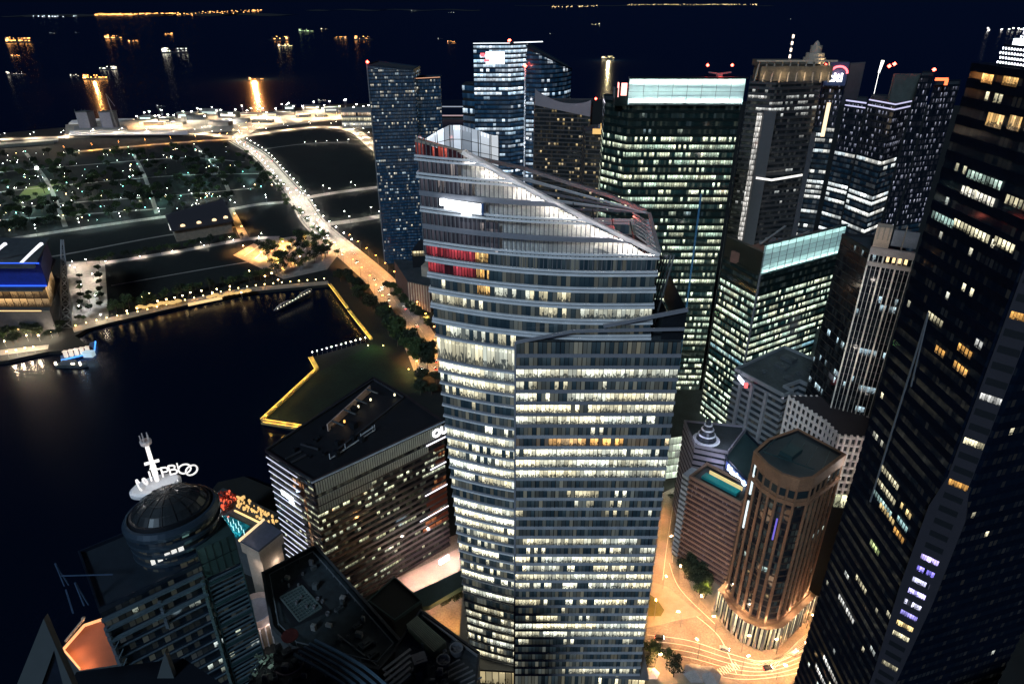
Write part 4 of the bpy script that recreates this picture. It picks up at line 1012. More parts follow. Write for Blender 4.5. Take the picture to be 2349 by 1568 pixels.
mb.prism(ccw([(p[0], p[1]) for p in [A+e*2-nn*24, A+e*46-nn*26, A+e*46-nn*4, A+e*6-nn*4]]), 143.2, 150); mb.build('plant_room', mat('brown_roof', (.16,.08,.06), .7), tB)
mb = MB(); mb.prism(ccw([(p[0], p[1]) for p in [A+e*.1-nn*.1, A+e*3-nn*.1, D_+e*3, D_+e*.1]]), 143, 156); mb.build('parapet_wall', gband, tB)
mb = MB(); mb.beam((146, 378, 152), (168, 400, 156), 1.2, .6); mb.beam((150, 372, 151), (184, 402, 152), .8, .6); mb.build('roof_rail', concrete, tB)
mb = MB(); mb.box((A.x, A.y-.3, 72), (.9, .9, 144), .5); mb.build('corner_fin', greym, tB)
rooftop(tB, [(150, 372), (186, 392), (176, 412), (142, 390)], 150.1, 4, 8, 3, 6)
plight('roof_lamp', (150, 366, 158), (1,.35,.2), 900, 1, tB); plight('roof_lamp', (139, 370, 149), (1,.8,.5), 300, 1, tB)

# ================================================================== sail shaped towers
sw = [win('sail_w%d' % i, P=p, W=1.9, G=2, seed=70+i, a=(1,.86,.6), b=(.4,.72,1), s=.85, glass=(.012,.035,.07), mull=.1, row=.25, base=(.004,.018,.042)) for i, p in enumerate((.25, .32))]
sb = mat('sail_band', (.014,.03,.055), .35, .3, var=.25)
tS = tower('sail_tower', 'slim blue glass residential tower with a pointed sloping top and red beacon', 'skyscraper', [(-151, 752), (-104, 762), (-102, 800), (-148, 800)], 0, 222, 3.6,
           lambda k, n: sw[k % 2], sb, sill=.3, proud=.2, zt=lambda x, y: 219-.12*(x+151), group='the pair of sail shaped towers')
mb = MB(); mb.lathe((-150, 753, 222), [(0, -1.5), (1.8, 0), (0, 1.8)], 8); mb.build('beacon', G_red, tS)
plight('beacon_light', (-150, 749, 224), (1,.06,.04), 3000, 1, tS)
mb = MB(); mb.box((-150.7, 751.7, 111), (1, 1, 220)); mb.build('corner_fin', greym, tS)
tS2 = tower('sail_tower', 'lower twin of the pointed blue tower, with an amber rimmed slanted top', 'skyscraper', [(-103, 770), (-78, 778), (-80, 806), (-102, 806)], 0, 203, 3.6,
           lambda k, n: sw[(k+1) % 2], sb, sill=.3, proud=.2, zt=lambda x, y: 203+.02*(x+103), group='the pair of sail shaped towers')
mb = MB(); mb.beam((-103, 769, 204.5), (-78, 777, 205), .6); mb.build('edge_light', glow('edge_amber', (1,.5,.3), .8), tS2)

# ================================================================== blue white office tower with the curved wing
bw = [win('blue_w%d' % i, P=p, W=3.0, G=4, seed=80+i, a=(.85,.93,1), b=(.45,.75,1), s=1.1, glass=(.010,.03,.06), mull=.03, clutter=.2, row=.5, base=(.005,.022,.05)) for i, p in enumerate((.28, .44, .75))]
bb = mat('blue_band', (.010,.024,.045), .3, .3, var=.2)
fpM = [(-37, 700), (-2, 700), (14, 712), (16, 740), (-34, 744)]
tM = tower('office_tower', 'tall blue office tower with a dazzling white lit top left corner, behind the curved tower', 'skyscraper', fpM, 0, 241, 4.2,
           lambda k, n: bw[2] if k > n-9 else (bw[1] if k % 3 else bw[0]), bb, sill=.36, proud=.25)
mb = MB(); p0 = aty(1102, 118, 699.5); p1 = aty(1155, 148, 699.5); mb.box(((p0.x+p1.x)/2+3, 699.3, (p0.z+p1.z)/2), (18, .4, 11)); mb.build('sign', glow('white_screen', (1,.97,.97), 2.2), tM)
mb = MB(); mb.box((p0.x+2, 699.1, p0.z-3), (4, .4, 3)); mb.box((p0.x+6, 699.0, p0.z-8), (5, .3, 2)); mb.build('sign', glow('red_screen', (1,.12,.15), 2), tM)
mb = MB(); mb.beam((-37, 699, 242.6), (-2, 699, 242.8), .8, .5); mb.beam((2, 703, 243), (30, 720, 243), .8, .8); mb.build('edge_light', glow('edge_white', (.9,.96,1), 2), tM)
for (x, y) in ((-3, 700), (-2, 706)):
    mb = MB(); mb.lathe((x, y, 245), [(0, -1.2), (1.3, 0), (0, 1.3)], 8); mb.build('beacon', G_red, tM)
mb = MB(); mb.tube((12.5, 690, 0), (12.5, 690, 222), .9, .7, 8); mb.build('pole', mat('pole_white', (.75,.75,.78), .4), tM)
mb = MB(); mb.lathe((12.5, 690, 223.5), [(0, -1.8), (2, 0), (0, 2)], 8); mb.build('beacon', G_red, tM)
plight('beacon_light', (12.5, 684, 222), (1,.2,.15), 2500, 1, tM)
for z in (60, 110, 150, 190): plight('pole_lamp', (12, 682, z), (.9,.95,1), 2600, 1, tM)
for sl, lab in (((-1, 0), 'l'),):
    q = [P2(1060, 200, 712), P2(1088, 200, 704), (-30, 735), (-48, 735)]
    for k in range(12):
        a = 118+k*7.2; mb = MB(); ring(mb, ccw(q), a+2, a+6.6, 0, k+5); mb.build('window_band', bw[1], tM)
    mb = MB(); mb.prism(offset_poly(ccw(q), -.4), 0, 205); mb.build('side_wing', blackm, tM)
fpW = [(14, 700), (28, 697), (42, 703), (54, 716), (60, 732), (58, 760), (16, 760)]
tW = tower('office_tower', 'blue tower with dark curved ribs stepping down to the right, beside the white topped one', 'skyscraper', fpW, 0, 236, 4.2,
           lambda k, n: bw[0] if k > n*.80 else bw[1] if k % 4 else bw[2], bb, sill=.34, proud=.7, zt=lambda x, y: 240-.50*(x-14))

# ================================================================== grey residential tower behind
rw = [win('resi_w%d' % i, P=p, W=2.4, G=1.5, seed=90+i, a=WARM, b=(1,.85,.65), s=.8, glass=(.014,.018,.022), mull=.16, row=.1) for i, p in enumerate((.20, .27))]
rb = mat('resi_band', (.045,.043,.046), .6, var=.3)
fpR = [P2(1226, 300, 600), P2(1352, 300, 590), (72, 632), (20, 636)]
tR = tower('apartment_tower', 'dim grey brown apartment tower with a curved blank parapet and few warm windows', 'skyscraper', fpR, 0, 200, 3.4, lambda k, n: rw[k % 2], rb, sill=.3, proud=.5)
mb = MB()
n = 14
for i in range(n):
    t0, t1 = i/n, (i+1)/n; a = Vector(fpR[0]).lerp(Vector(fpR[1]), t0); b = Vector(fpR[0]).lerp(Vector(fpR[1]), t1)
    h0, h1 = 213-9*math.sin(t0*math.pi)**.8*.7-8*t0, 213-9*math.sin(t1*math.pi)**.8*.7-8*t1
    g0, g1 = 200-8*t0, 200-8*t1
    mb.quad((*(a-Vector((0, 1))), g0), (*(b-Vector((0, 1))), g1), (*(b-Vector((0, 1))), h1), (*(a-Vector((0, 1))), h0)); mb.quad((*(a-Vector((0, 1))), h0), (*(b-Vector((0, 1))), h1), (*(b+Vector((0, 1.5))), h1), (*(a+Vector((0, 1.5))), h0))
    mb.quad((*(b+Vector((0, 1.5))), g1), (*(a+Vector((0, 1.5))), g0), (*(a+Vector((0, 1.5))), h0), (*(b+Vector((0, 1.5))), h1))
mb.build('parapet_wall', mat('mauve_wall', (.20,.18,.20), .7, var=.08), tR)
mb = MB(); mb.lathe((70, 592, 206), [(0, -1), (1.2, 0), (0, 1.2)], 8); mb.build('beacon', G_red, tR)
for x in (25, 42, 60): plight('roof_lamp', (x, 575, 207), (.9,.85,1), 900, 2, tR)
fpR2 = [P2(1340, 400, 560), P2(1400, 400, 556), (92, 590), (60, 592)]
tR2 = tower('apartment_tower', 'lower brown apartment block with an amber lit rooftop, next to the mint crowned tower', 'apartment block', fpR2, 0, 184, 3.4, lambda k, n: rw[(k+1) % 2], rb, sill=.3, proud=.6)
mb = MB(); mb.beam((*P2(1360, 290, 555), 186), (*P2(1395, 290, 553), 186), 1, 4); mb.box((*P2(1384, 290, 551), 190), (4, 4, 5)); mb.build('roof_lounge', glow('amber_lounge', (1,.6,.2), .8), tR2)
mb = MB(); p = aty(1393, 360, 545); mb.box((p.x, 546, 158), (1.2, 1.2, 30)); mb.build('edge_light', glow('edge_ice', (.75,.9,1), 1.2), tR2)
plight('roof_lamp', (84, 548, 190), (1,.6,.2), 2500, 1, tR2)
rooftop(tR2, fpR2, 184.1, 4, 3, 3, 6)

# ================================================================== gold crowned tower
kw = [win('gold_w%d' % i, P=p, W=2.2, G=5, seed=100+i, a=WHITE, b=(.75,.85,.85), s=.7, glass=(.014,.018,.022), mull=.05, row=.55) for i, p in enumerate((.18, .30))]
kb = mat('gold_band', (.05,.05,.055), .5, .2, var=.2)
fpG = [P2(1712, 250, 520), P2(1770, 250, 512), P2(1872, 250, 524), P2(1872, 250, 562), P2(1712, 250, 560)]
tG = tower('gold_crowned_tower', 'grey ribbed tower with a golden lit crown, mast and small cupola', 'skyscraper', fpG, 0, 226, 4.1, lambda k, n: kw[1] if k > n-6 or k % 5 == 0 else kw[0], kb, sill=.45, proud=.6)
cg = Vector((206, 538)); mb = MB()
mb.box((cg.x, cg.y-8, 232), (52, 16, 10)); mb.box((cg.x-10, cg.y-4, 238.5), (34, 14, 4)); mb.build('crown_block', mat('crown_stone', (.10,.085,.065), .7, var=.4, scale=.5), tG)
mb = MB(); [mb.beam((cg.x-30+i*6, cg.y-17, 226), (cg.x-27+i*5.6, cg.y-14, 240), .9) for i in range(10)]; mb.beam((cg.x-30, cg.y-16, 240.5), (cg.x+28, cg.y-16, 240.5), 1.2); mb.build('crown_rib', creamm, tG)
mb = MB()
c = (cg.x+16, cg.y-4, 238)
mb.lathe(c, [(8, 0), (8, 4), (6.5, 4), (6.5, 7), (4, 7), (4, 12), (2.4, 12), (1.6, 14), (0, 15.5)], 12); mb.build('cupola', creamm, tG)
mb = MB(); mb.tube((cg.x-4, cg.y-8, 240), (cg.x-4, cg.y-8, 258), .5, .3, 6); mb.build('mast', greym, tG)
for j in range(4):
    mb = MB(); mb.box((cg.x-4, cg.y-8.5, 243+j*4.4), (1.1, 1.1, 2.2)); mb.build('mast_lamp', glow('mast_glow%d' % j, (1,.78,.6), 3), tG)
for (x, W_) in ((-24, 5000), (-10, 9000), (6, 6000), (20, 7000)): plight('crown_light', (cg.x+x, cg.y-20, 231), (1,.72,.38), W_*.18, 1, tG)
plight('crown_light', (cg.x+20, cg.y-14, 240), (1,.78,.45), 1500, 1, tG)
mb = MB(); 
for i, (z0, z1) in enumerate(((0, 105), (108, 206))):
    a, b = P2(1736, 260, 515), P2(1748, 260, 514); mb.quad((a[0], a[1]-1.2, z0), (b[0], b[1]-1.2, z0), (b[0], b[1]-1.2, z1), (a[0], a[1]-1.2, z1), ((0, z0/4), (9, z0/4), (9, z1/4), (0, z1/4)))
mb.build('light_shaft', win('shaft', P=.92, W=1.4, G=1, seed=105, a=(1,.93,.85), b=WHITE, s=.75, mull=.1, clutter=.5), tG)
mb = MB(); a, b = P2(1750, 260, 512), P2(1778, 260, 508); mb.prism([(a[0], a[1]-2.5), (b[0], b[1]-2.5), (b[0]+2, b[1]+3), (a[0], a[1]+3)], 0, 208); mb.build('blank_fin', mat('blank_grey', (.07,.07,.08), .5, var=.12), tG)
for z in (160, 96): 
    mb = MB(); a, b, c = P2(1752, 300, 508), P2(1790, 300, 503.5), P2(1860, 300, 513); mb.beam((*a, z), (*b, z-.6), .8, 1.4); mb.beam((*b, z-.6), (*c, z+1), .8, 1.4); mb.build('edge_light', glow('edge_cream%d' % z, (1,.95,.88), 1.3), tG)
mb = MB(); a, b = P2(1872, 250, 523), P2(1884, 250, 523); mb.prism([a, b, (b[0]+2, b[1]+8), (a[0], a[1]+8)], 0, 190); mb.build('blank_fin', bpy.data.materials['blank_grey'], tG)
mb = MB(); p = aty(1894, 275, 519); mb.box((p.x, 519, p.z), (2.5, 1, 24)); mb.build('edge_light', glow('edge_gold', (1,.75,.45), 1.6), tG)
for z in (20, 60, 100, 140, 180): plight('shaft_lamp', (192.5, 506, z), (1,.9,.8), 900, 1, tG)

# ================================================================== the twin dark office towers at right
aw = [win('asia_w%d' % i, P=p, W=3.2, G=4, seed=110+i, a=(1,.96,.85), b=(.78,.93,1), s=1.15, glass=(.006,.014,.024), base=(.003,.010,.020), mull=.035, clutter=.3, row=.6) for i, p in enumerate((.26, .44, .8))]
adots = win('asia_dots', P=.30, W=1.1, G=1.2, seed=117, a=(.8,.82,1), b=(.6,.65,1), s=.6, glass=(.006,.010,.018), mull=.14, clutter=1, row=.05)
abm = mat('asia_band', (.012,.018,.028), .4, .2, var=.2)
def awm(k, n):
    f = k/n
    if f > .80: return adots
    if f > .68: return aw[1]
    if k in (int(n*.66), int(n*.58), int(n*.57), int(n*.50), int(n*.40)): return aw[2]
    return aw[1] if k % 3 else aw[0]
fpC = [P2(1898, 143, 562), P2(1946, 143, 556), P2(1946, 143, 592), P2(1898, 143, 598)]
tC = tower('emblem_tower', 'dark slab tower carrying a glowing red arc and white letters at its top', 'skyscraper', fpC, 0, 234, 4.2, awm, abm, sill=.36, proud=.2)
a, b = aty(1894, 165, 555), aty(1944, 168, 551)
mb = MB(); mb.beam((a.x, a.y, 229), (b.x, b.y, 229), .5, 17); mb.build('sign_panel', mat('sign_navy', (.03,.05,.12), .5), tC)
xd = Vector((b.x-a.x, b.y-a.y, 0)).normalized(); cc = (a+b)/2
text('sign_letters', 'citi', glow('letter_white', (1,1,1), 3.5), (cc.x-xd.x, cc.y-1.6, 226.5), 9, xd, (0, 0, 1), tC, .3, bold=.28)
mb = MB(); n = 12
for i in range(n):
    t0, t1 = math.pi*(i/n), math.pi*((i+1)/n)
    p = cc+xd*(1+math.cos(t0)*6); q = cc+xd*(1+math.cos(t1)*6)
    mb.beam((p.x, p.y-1.7, 229.5+math.sin(t0)*5), (q.x, q.y-1.7, 229.5+math.sin(t1)*5), .5, 1.4)
mb.build('sign_arc', glow('arc_red', (1,.12,.14), 4), tC)
plight('sign_light', (cc.x, cc.y-5, 229), (1,.5,.5), 1200, 1, tC)
mb = MB(); p, q = P2(1948, 160, 560), P2(1982, 160, 570); mb.prism([p, q, (q[0], q[1]+2), (p[0], p[1]+2)], 205, 236); mb.build('parapet_wall', mat('dark_mauve', (.07,.07,.085), .5), tC)
fpC1 = [P2(1943, 216, 556), P2(1992, 220, 540), P2(1992, 220, 580), P2(1946, 216, 590)]
tC1 = tower('office_tower', 'low shouldered dark tower joined between the emblem tower and the bright cornered one', 'skyscraper', fpC1, 0, 208, 4.2, awm, abm, sill=.36, proud=.2)
mb = MB(); mb.beam((*P2(1944, 216, 555), 209.5), (*P2(1991, 220, 539), 209.5), .6, 1); mb.beam((*P2(1944, 216, 555), 206), (*P2(1991, 220, 539), 206), .6, .8); mb.build('edge_light', glow('edge_lilac', (.7,.68,1), .9), tC1)
fpC2 = [P2(1998, 213, 520), P2(2060, 218, 495), P2(2096, 213, 512), P2(2094, 213, 545), P2(2004, 213, 556)]
tC2 = tower('office_tower', 'dark corner tower with broad glaring white floor bands wrapping its corner', 'skyscraper', fpC2, 0, 213, 4.3, lambda k, n: awm(k, n), abm, sill=.36, proud=.2)
mb = MB()
for z in (214.5, 211):
    mb.beam((*P2(1998, 213, 519), z), (*P2(2060, 218, 494), z), .6, .8); mb.beam((*P2(2060, 218, 494), z), (*P2(2096, 213, 511), z), .6, .8)
mb.build('edge_light', glow('edge_lilac2', (.72,.7,1), .9), tC2)
mb = MB(); p, q = P2(2052, 180, 520), P2(2115, 180, 520); mb.prism([p, q, (q[0], q[1]+3), (p[0], p[1]+3)], 210, 232); mb.build('parapet_wall', mat('olive_panel', (.06,.075,.07), .6), tC2)
fpC3 = [P2(2114, 165, 505), P2(2144, 166, 508), P2(2143, 166, 540), P2(2116, 166, 540)]
tC3 = tower('office_tower', 'narrow fin tower covered in small lilac dots of light, with a red beacon', 'skyscraper', fpC3, 0, 231, 4.3, lambda k, n: adots if k > n*.45 else aw[k % 2], abm, sill=.3, proud=.2)
fpC4 = [P2(2137, 215, 530), P2(2196, 215, 540), P2(2195, 215, 570), P2(2142, 215, 565)]
tC4 = tower('office_tower', 'dark tower speckled with small lilac lights at the right of the group', 'skyscraper', fpC4, 0, 222, 4.3, lambda k, n: adots if k > n*.5 else aw[0], abm, sill=.3, proud=.2)
for (r, u, v, y) in ((tC, 1894, 150, 556), (tC3, 2143, 160, 508), (tC2, 2040, 152, 520), (tC2, 2052, 147, 520)):
    p = aty(u, v, y); mb = MB(); mb.lathe(p, [(0, -1.3), (1.5, 0), (0, 1.4)], 8); mb.build('beacon', G_red, r)
mb = MB(); p = aty(2160, 182, 525); mb.box(p, (9, 1, 2)); mb.box((p.x+4, p.y, p.z-2), (2, 1, 4)); mb.build('sign', glow('red_orange', (1,.15,.05), 3), tC4)
mb = MB(); p = aty(2020, 150, 560); mb.tube((p.x, p.y, 205), (p.x, p.y, 229), .15, .15, 6); mb.tube((p.x, p.y, 229), (p.x+1, p.y, 238), .6, 1.2, 8); tag(mb.build('light_mast', glow('mast_white', (1,.98,.9), 3)), 'white glowing mast standing alone over the dark office towers', 'mast')
# bright billboard at their foot
bd = thing('billboard', (185, 420, 0), 'large glowing white and grey screen billboard behind the white finned tower', 'billboard')
a, b = aty(1897, 745, 372), aty(1952, 775, 366); c, d = aty(1950, 845, 366), aty(1884, 812, 372)
mb = MB(); mb.quad(d, c, b, a); mb.build('screen', glow('screen_white', (.95,.92,.95), .75), bd)
mb = MB(); o = Vector((0, -.3, 0)); mb.quad(a.lerp(d, .62)+o, b.lerp(c, .60)+o, b.lerp(c, .52)+o, a.lerp(d, .5)+o); mb.quad(a.lerp(d, .85)+o, b.lerp(c, .86)+o, b.lerp(c, .70)+o, a.lerp(d, .72)+o); mb.build('screen_image', glow('screen_grey', (.3,.33,.5), .8), bd)
mb = MB(); mb.prism(ccw([(a.x-1, 373), (b.x+2, 367.2), (b.x+8, 390), (a.x, 395)]), 0, b.z-2); mb.build('wall', darkconc, bd)

# ================================================================== white finned tower on a gridded podium
fpF = [P2(2001, 560, 280), P2(2097, 585, 272), (176, 300), (155, 304)]
A_, B2 = Vector(fpF[0]), Vector(fpF[1])
fw = win('fin_w', spec=.1, P=.17, W=1.3, G=3, seed=130, a=(.6,.85,1), b=(.75,.95,1), s=.9, glass=(.006,.008,.013), mull=.05, row=.6)
tF = tower('finned_tower', 'slim tower with full height white vertical fins and a cream crown block', 'skyscraper', fpF, 0, 181, 3.8, lambda k, n: fw, blackm, sill=.15, proud=.05)
ee = (B2-A_); LL = ee.length; ee.normalize(); en = Vector((ee.y, -ee.x))
def onF(t, o, z): p = A_+ee*t+en*o; return (p.x, p.y, z)
for i in range(10):
    big = i in (0, 3, 6); mb = MB(); t = LL*i/9; mb.beam(onF(t, .6, 70), onF(t, .6, 181), .62 if big else .26, 1.0 if big else .7, (*en, 0)); mb.build('vertical_fin', mat('fin_white%d' % i, (.78,.72,.64) if big else (.58,.55,.52), .5), tF)
mb = MB(); mb.beam(onF(-.3, .6, 182.5), onF(LL+.3, .6, 182.5), 1.6, 3.2); mb.beam(onF(-.3, .6, 176.6), onF(LL+.3, .6, 176.6), 1.2, 1.8); mb.build('crown_band', mat('crown_taupe', (.42,.36,.33), .6), tF)
mb = MB()
for i in range(4): mb.box(onF(LL*(.44+i*.14), .9, 179.6), (1.1, .8, 2.0), math.atan2(ee.y, ee.x))
mb.build('crown_lamp_niche', glow('niche', (1,.72,.35), 1.5), tF)
mb = MB(); mb.prism(ccw([onF(.2, 0, 0)[:2], onF(LL*.38, 0, 0)[:2], onF(LL*.38, -6, 0)[:2], onF(.2, -6, 0)[:2]]), 184, 193); mb.build('crown_block', mat('crown_cream', (.6,.45,.33), .6), tF)
for k in range(3):
    mb = MB(); mb.box(onF(LL*(.08+k*.12), .4, 190.5), (.5, 1, 5.5), math.atan2(ee.y, ee.x)); mb.build('crown_rib', creamm, tF)
mb = MB(); mb.prism(ccw([onF(LL*.42, 0, 0)[:2], onF(LL, 0, 0)[:2], onF(LL, -1, 0)[:2], onF(LL*.42, -1, 0)[:2]]), 185.5, 192.5); mb.build('crown_screen', mat('screen_grey2', (.2,.21,.23), .6), tF)
mb = MB(); mb.beam(onF(LL*.68, .4, 182), onF(LL*.68, .4, 195), .4); mb.build('mast', creamm, tF)
p = onF(LL*.2, 8, 188); plight('crown_light', p, (1,.62,.35), 260, .8, tF)
for z in (90, 130, 165): plight('fin_fill', onF(4, 13, z), (1,.90,.80), 3400, 1, tF)  # unseen lights added before the face to brighten the fins
# gridded podium
pp = [P2(1884, 1005, 268), P2(1912, 1050, 256), P2(1980, 1055, 254), P2(1990, 1000, 268), (165, 290), (140, 290)]
zpt, zpb = 102.0, 62.0
mb = MB(); pp = ccw(pp)
root = thing('gridded_podium', (150, 270, 0), 'white gridded stone podium glowing at the foot of the white finned tower', 'building')
mb.prism(offset_poly(pp, -.6), 0, zpt-.5); mb.build('wall', blackm, root)
gs = mat('grid_stone', (.7,.62,.58), .7, var=.1)
for k in range(8):
    z = zpt-1-k*4.2; mb = MB(); ring(mb, pp, z-1.1, z, .3, 0, thick=.9); mb.build('floor_band', gs, root)
mb = MB()
for i in range(len(pp)):
    a, b = Vector(pp[i]), Vector(pp[(i+1) % len(pp)]); n = max(1, round((b-a).length/2.9))
    for j in range(n):
        p = a.lerp(b, j/n); mb.beam((p.x, p.y, zpt-34), (p.x, p.y, zpt), .9, .9)
mb.build('pilaster', gs, root)
mb = MB(); ring(mb, pp, 60, zpt-34, 0, 2); mb.build('window_band', win('pod_glow', P=.9, W=2.9, G=2, seed=140, a=CREAM, b=(.8,1,.6), s=1.0), root)
mb = MB(); mb.poly([(*p, zpt-.4) for p in pp]); mb.build('roof', mat('plum_roof', (.015,.012,.018), .8), root)
for (x, y, z) in ((143, 244, 76), (152, 241, 94), (133, 252, 84), (160, 240, 80)): plight('facade_light', (x, y, z), (1,.92,.86), 3600, .8, root)  # unseen lights added in mid-air to lighten the stone grid

# ================================================================== grey stepped building with the dark roof
fpD = [(126, 330), (143, 302), (149, 306), (146, 311), (157, 317), (160, 313), (184, 328), (163, 357)]
dw = win('grey_w', P=.10, W=2.6, G=2, seed=150, a=CREAM, b=WHITE, s=.8, glass=(.018,.026,.034), mull=.08)
tD = tower('grey_block', 'grey white stepped office block with a flat dark roof and small glowing corner sign', 'office block', fpD, 0, 94, 4.0, lambda k, n: dw, mat('grey_cladding', (.17,.185,.205), .7, var=.12), sill=.42, proud=.4, parapet=1.6, core=darkm)
rooftop(tD, [(130, 330), (145, 309), (178, 328), (162, 350)], 94.1, 9, 12, 4, 9, darkconc)
for i, (x, y) in enumerate(((129, 325), (133, 318.5), (138, 310.5), (164, 316), (170, 319.8), (177, 324))):
    mb = MB(); mb.box((x-.9 if i < 3 else x+.2, y-.6, 46), (1.6, 1.6, 91), -1.03 if i < 3 else .56); mb.build('pier', mat('pier_stone%d' % i, (.22,.22,.24), .75), tD)
mb = MB(); p = aty(1701, 856, 327); q = aty(1716, 868, 320); mb.beam((p.x-1.5, p.y, 91.5), (q.x-2, q.y, 91.5), .5, 2.6); mb.build('sign', glow('sign_lilac', (.8,.85,1), 2.4), tD)
mb = MB(); mb.box((q.x-1.2, q.y-2, 91.2), (1.5, 1.5, 2.4)); mb.build('sign', glow('sign_red', (1,.1,.1), 2.4), tD)
plight('sign_light', (p.x-5, p.y-4, 92), (.85,.8,1), 500, .5, tD)
for p_ in ((122, 292, 45), (166, 300, 60)): plight('city_glow_fill', p_, (1,.9,.8), 2400, 3, tD)  # unseen fill lights added in place of diffuse city glow
# low annexes in front
fpE = [P2(1608, 985, 375), P2(1680, 960, 372), (150, 400), (118, 402)]
tE = tower('annex', 'low dark annexe with one row of amber windows and a ribbed roof', 'low building', [(108, 362), (124, 352), (136, 372), (116, 384)], 0, 26, 6.5, lambda k, n: win('annex_w', P=.9, W=1.2, G=2, seed=161, a=AMBER, b=CREAM, s=.6) if k == n-1 else blackm, tealm, sill=.5, proud=.3, roof=mat('ribbed_roof', (.15,.12,.11), .7))
mb = MB()
for i in range(9): mb.beam((109+i*1.7, 361-i*1.0, 27.4), (118+i*2.0, 383-i*1.2, 27.4), .35)
mb.build('roof_rib', greym, tE)

# ================================================================== ringed pinnacle block + blue sign, balcony block, brown tower
fpH = [P2(1592, 1040, 302), P2(1664, 1065, 296), (134, 320), (100, 326)]
tH = tower('pinnacle_block', 'lavender lit stone block topped by a pale ringed conical pinnacle', 'office block', fpH, 0, 62, 3.9, lambda k, n: win('pin_w', P=.12, W=3.4, G=1, seed=171, a=CREAM, b=ICE, s=.6, mull=.2), mat('lavender_stone', (.24,.22,.27), .7, var=.08), sill=.62, proud=.3)
pc = aty(1610, 1030, 308); px_, py_ = pc.x+1.5, 308; ringm = mat('ring_white', (.75,.75,.85), .5)
mb = MB(); z = 62
for (r, h, m_) in ((7.5, 1.0, 0), (5.6, 2.6, 1), (4.9, .9, 0), (4.2, 2.4, 1), (3.6, .9, 0), (2.8, 2.0, 1), (2.4, .8, 0)):
    if m_ == 0: mb = MB(); mb.lathe((px_, py_, z), [(0, 0), (r*.8, 0), (r, h*.4), (r*.9, h), (0, h)], 20)
    if m_ == 0: mb.build('ring', ringm, tH)
    z += h
mb = MB(); z = 62
for (r, h, m_) in ((7.5, 1.0, 0), (5.6, 2.6, 1), (4.9, .9, 0), (4.2, 2.4, 1), (3.6, .9, 0), (2.8, 2.0, 1), (2.4, .8, 0), (1.5, 3, 1)):
    if m_ == 1: mb.lathe((px_, py_, z), [(r, 0), (r*.8, h), (0, h)], 16)
    z += h
mb.build('drum', navym, tH)
for a in (3.6, 4.6, 5.6): plight('ring_light', (px_+math.cos(a)*11, py_+math.sin(a)*11, 68), (.75,.8,1), 900, .5, tH)
plight('ring_light', (px_+2, py_-16, 55), (.8,.75,1), 1300, 1, tH)
fpI = [P2(1668, 1062, 292), P2(1722, 1110, 272), (140, 290), (132, 322), (116, 318)]
tI = tower('blue_sign_block', 'dark block with glowing blue white lettering along its roof edge', 'office block', fpI, 0, 60, 4, lambda k, n: win('bs_w', P=.12, W=2.4, G=1, seed=172, s=.6), navym, sill=.4, proud=.2, roof=tealm)
a, b = Vector((*fpI[0], 57.5)), Vector((*fpI[1], 57.5)); xd = (b-a).normalized(); nrm = Vector((xd.y, -xd.x, 0))
text('sign_letters', 'Maybank', glow('letter_ice', (.75,.9,1), 6), (a+b)/2+nrm*1.0, 4.6, xd, (0, 0, 1), tI, .25, bold=.16)
mb = MB(); mb.beam(a+nrm*.5, b+nrm*.5, .4, 5); mb.build('sign_panel', mat('sign_deep_blue', (.02,.06,.25), .4), tI)
for t in (.15, .45, .8): plight('sign_light', a.lerp(b, t)+nrm*4, (.25,.5,1), 420, .5, tI)
# balcony block
G0, G1 = Vector((94, 281.5)), Vector((113.5, 261)); gd = (G1-G0).normalized(); gn = Vector((gd.y, -gd.x)) ; 
if gn.y > 0: gn = -gn
G2, G3 = G1-gn*15, G0-gn*15
fpB = [G0, G1, G2, G3]
bal = mat('balcony_slab', (.26,.15,.11), .7, var=.15)
tBk = tower('balcony_block', 'block of stacked pinkish balconies with a rooftop pool and striped blue end wall', 'apartment block', fpB, 0, 57, 3.35, lambda k, n: win('bal_w', P=.32, W=1.1, G=1, seed=180, a=(1,.75,.7), b=(.6,.5,.8), s=.35, glass=(.05,.03,.04), mull=.2, row=.1), bal, sill=.38, proud=.9, core=blackm, roof=darkm)
mb = MB(); e0 = G0-gd*2.2
for k in range(17):
    z = k*3.35; q = [(G0-gd*5.0+gn*.6), (G0-gd*.8+gn*1.2), (G0-gd*.8-gn*9), (G0-gd*5.0-gn*8)]
    mb.prism(ccw([(p.x, p.y) for p in q]), z+1.4, z+3.1)
mb.build('end_slab', mat('pale_blue_slab', (.36,.42,.50), .6), tBk)
mb = MB(); q = [(G0-gd*4.6+gn*.3), (G0-gd*.8+gn*.6), (G0-gd*.8-gn*8), (G0-gd*4.6-gn*7.5)]; mb.prism(ccw([(p.x, p.y) for p in q]), 0, 56); mb.build('end_wall', darkconc, tBk)
mb = MB(); c0, c1 = G0+gd*5-gn*4.5, G0+gd*24-gn*4.5
mb.prism(ccw([(p.x, p.y) for p in (G0+gd*4-gn*3, G0+gd*24-gn*3, G0+gd*24-gn*7.5, G0+gd*4-gn*7.5)]), 57.1, 58.6); pool = mb.build('rooftop_pool', mat('pool_water', (.02,.22,.24), .08), tBk)
mb = MB(); mb.beam((*(G0+gd*5-gn*9), 58.5), (*(G0+gd*24-gn*9), 58.5), .6, 2.2); mb.build('pool_wall', glow('pool_amber', (1,.7,.3), .6), tBk)
for t in (8, 15, 22): p = G0+gd*t-gn*6; plight('pool_light', (p.x, p.y, 62), (.4,1,.95), 300, .5, tBk)
for z in (14, 28, 42): p = G0+gd*10+gn*16; plight('city_glow_fill', (p.x, p.y, z), (1,.62,.42), 900, 2, tBk)  # added fill with no lamp, warm street glow on the balconies
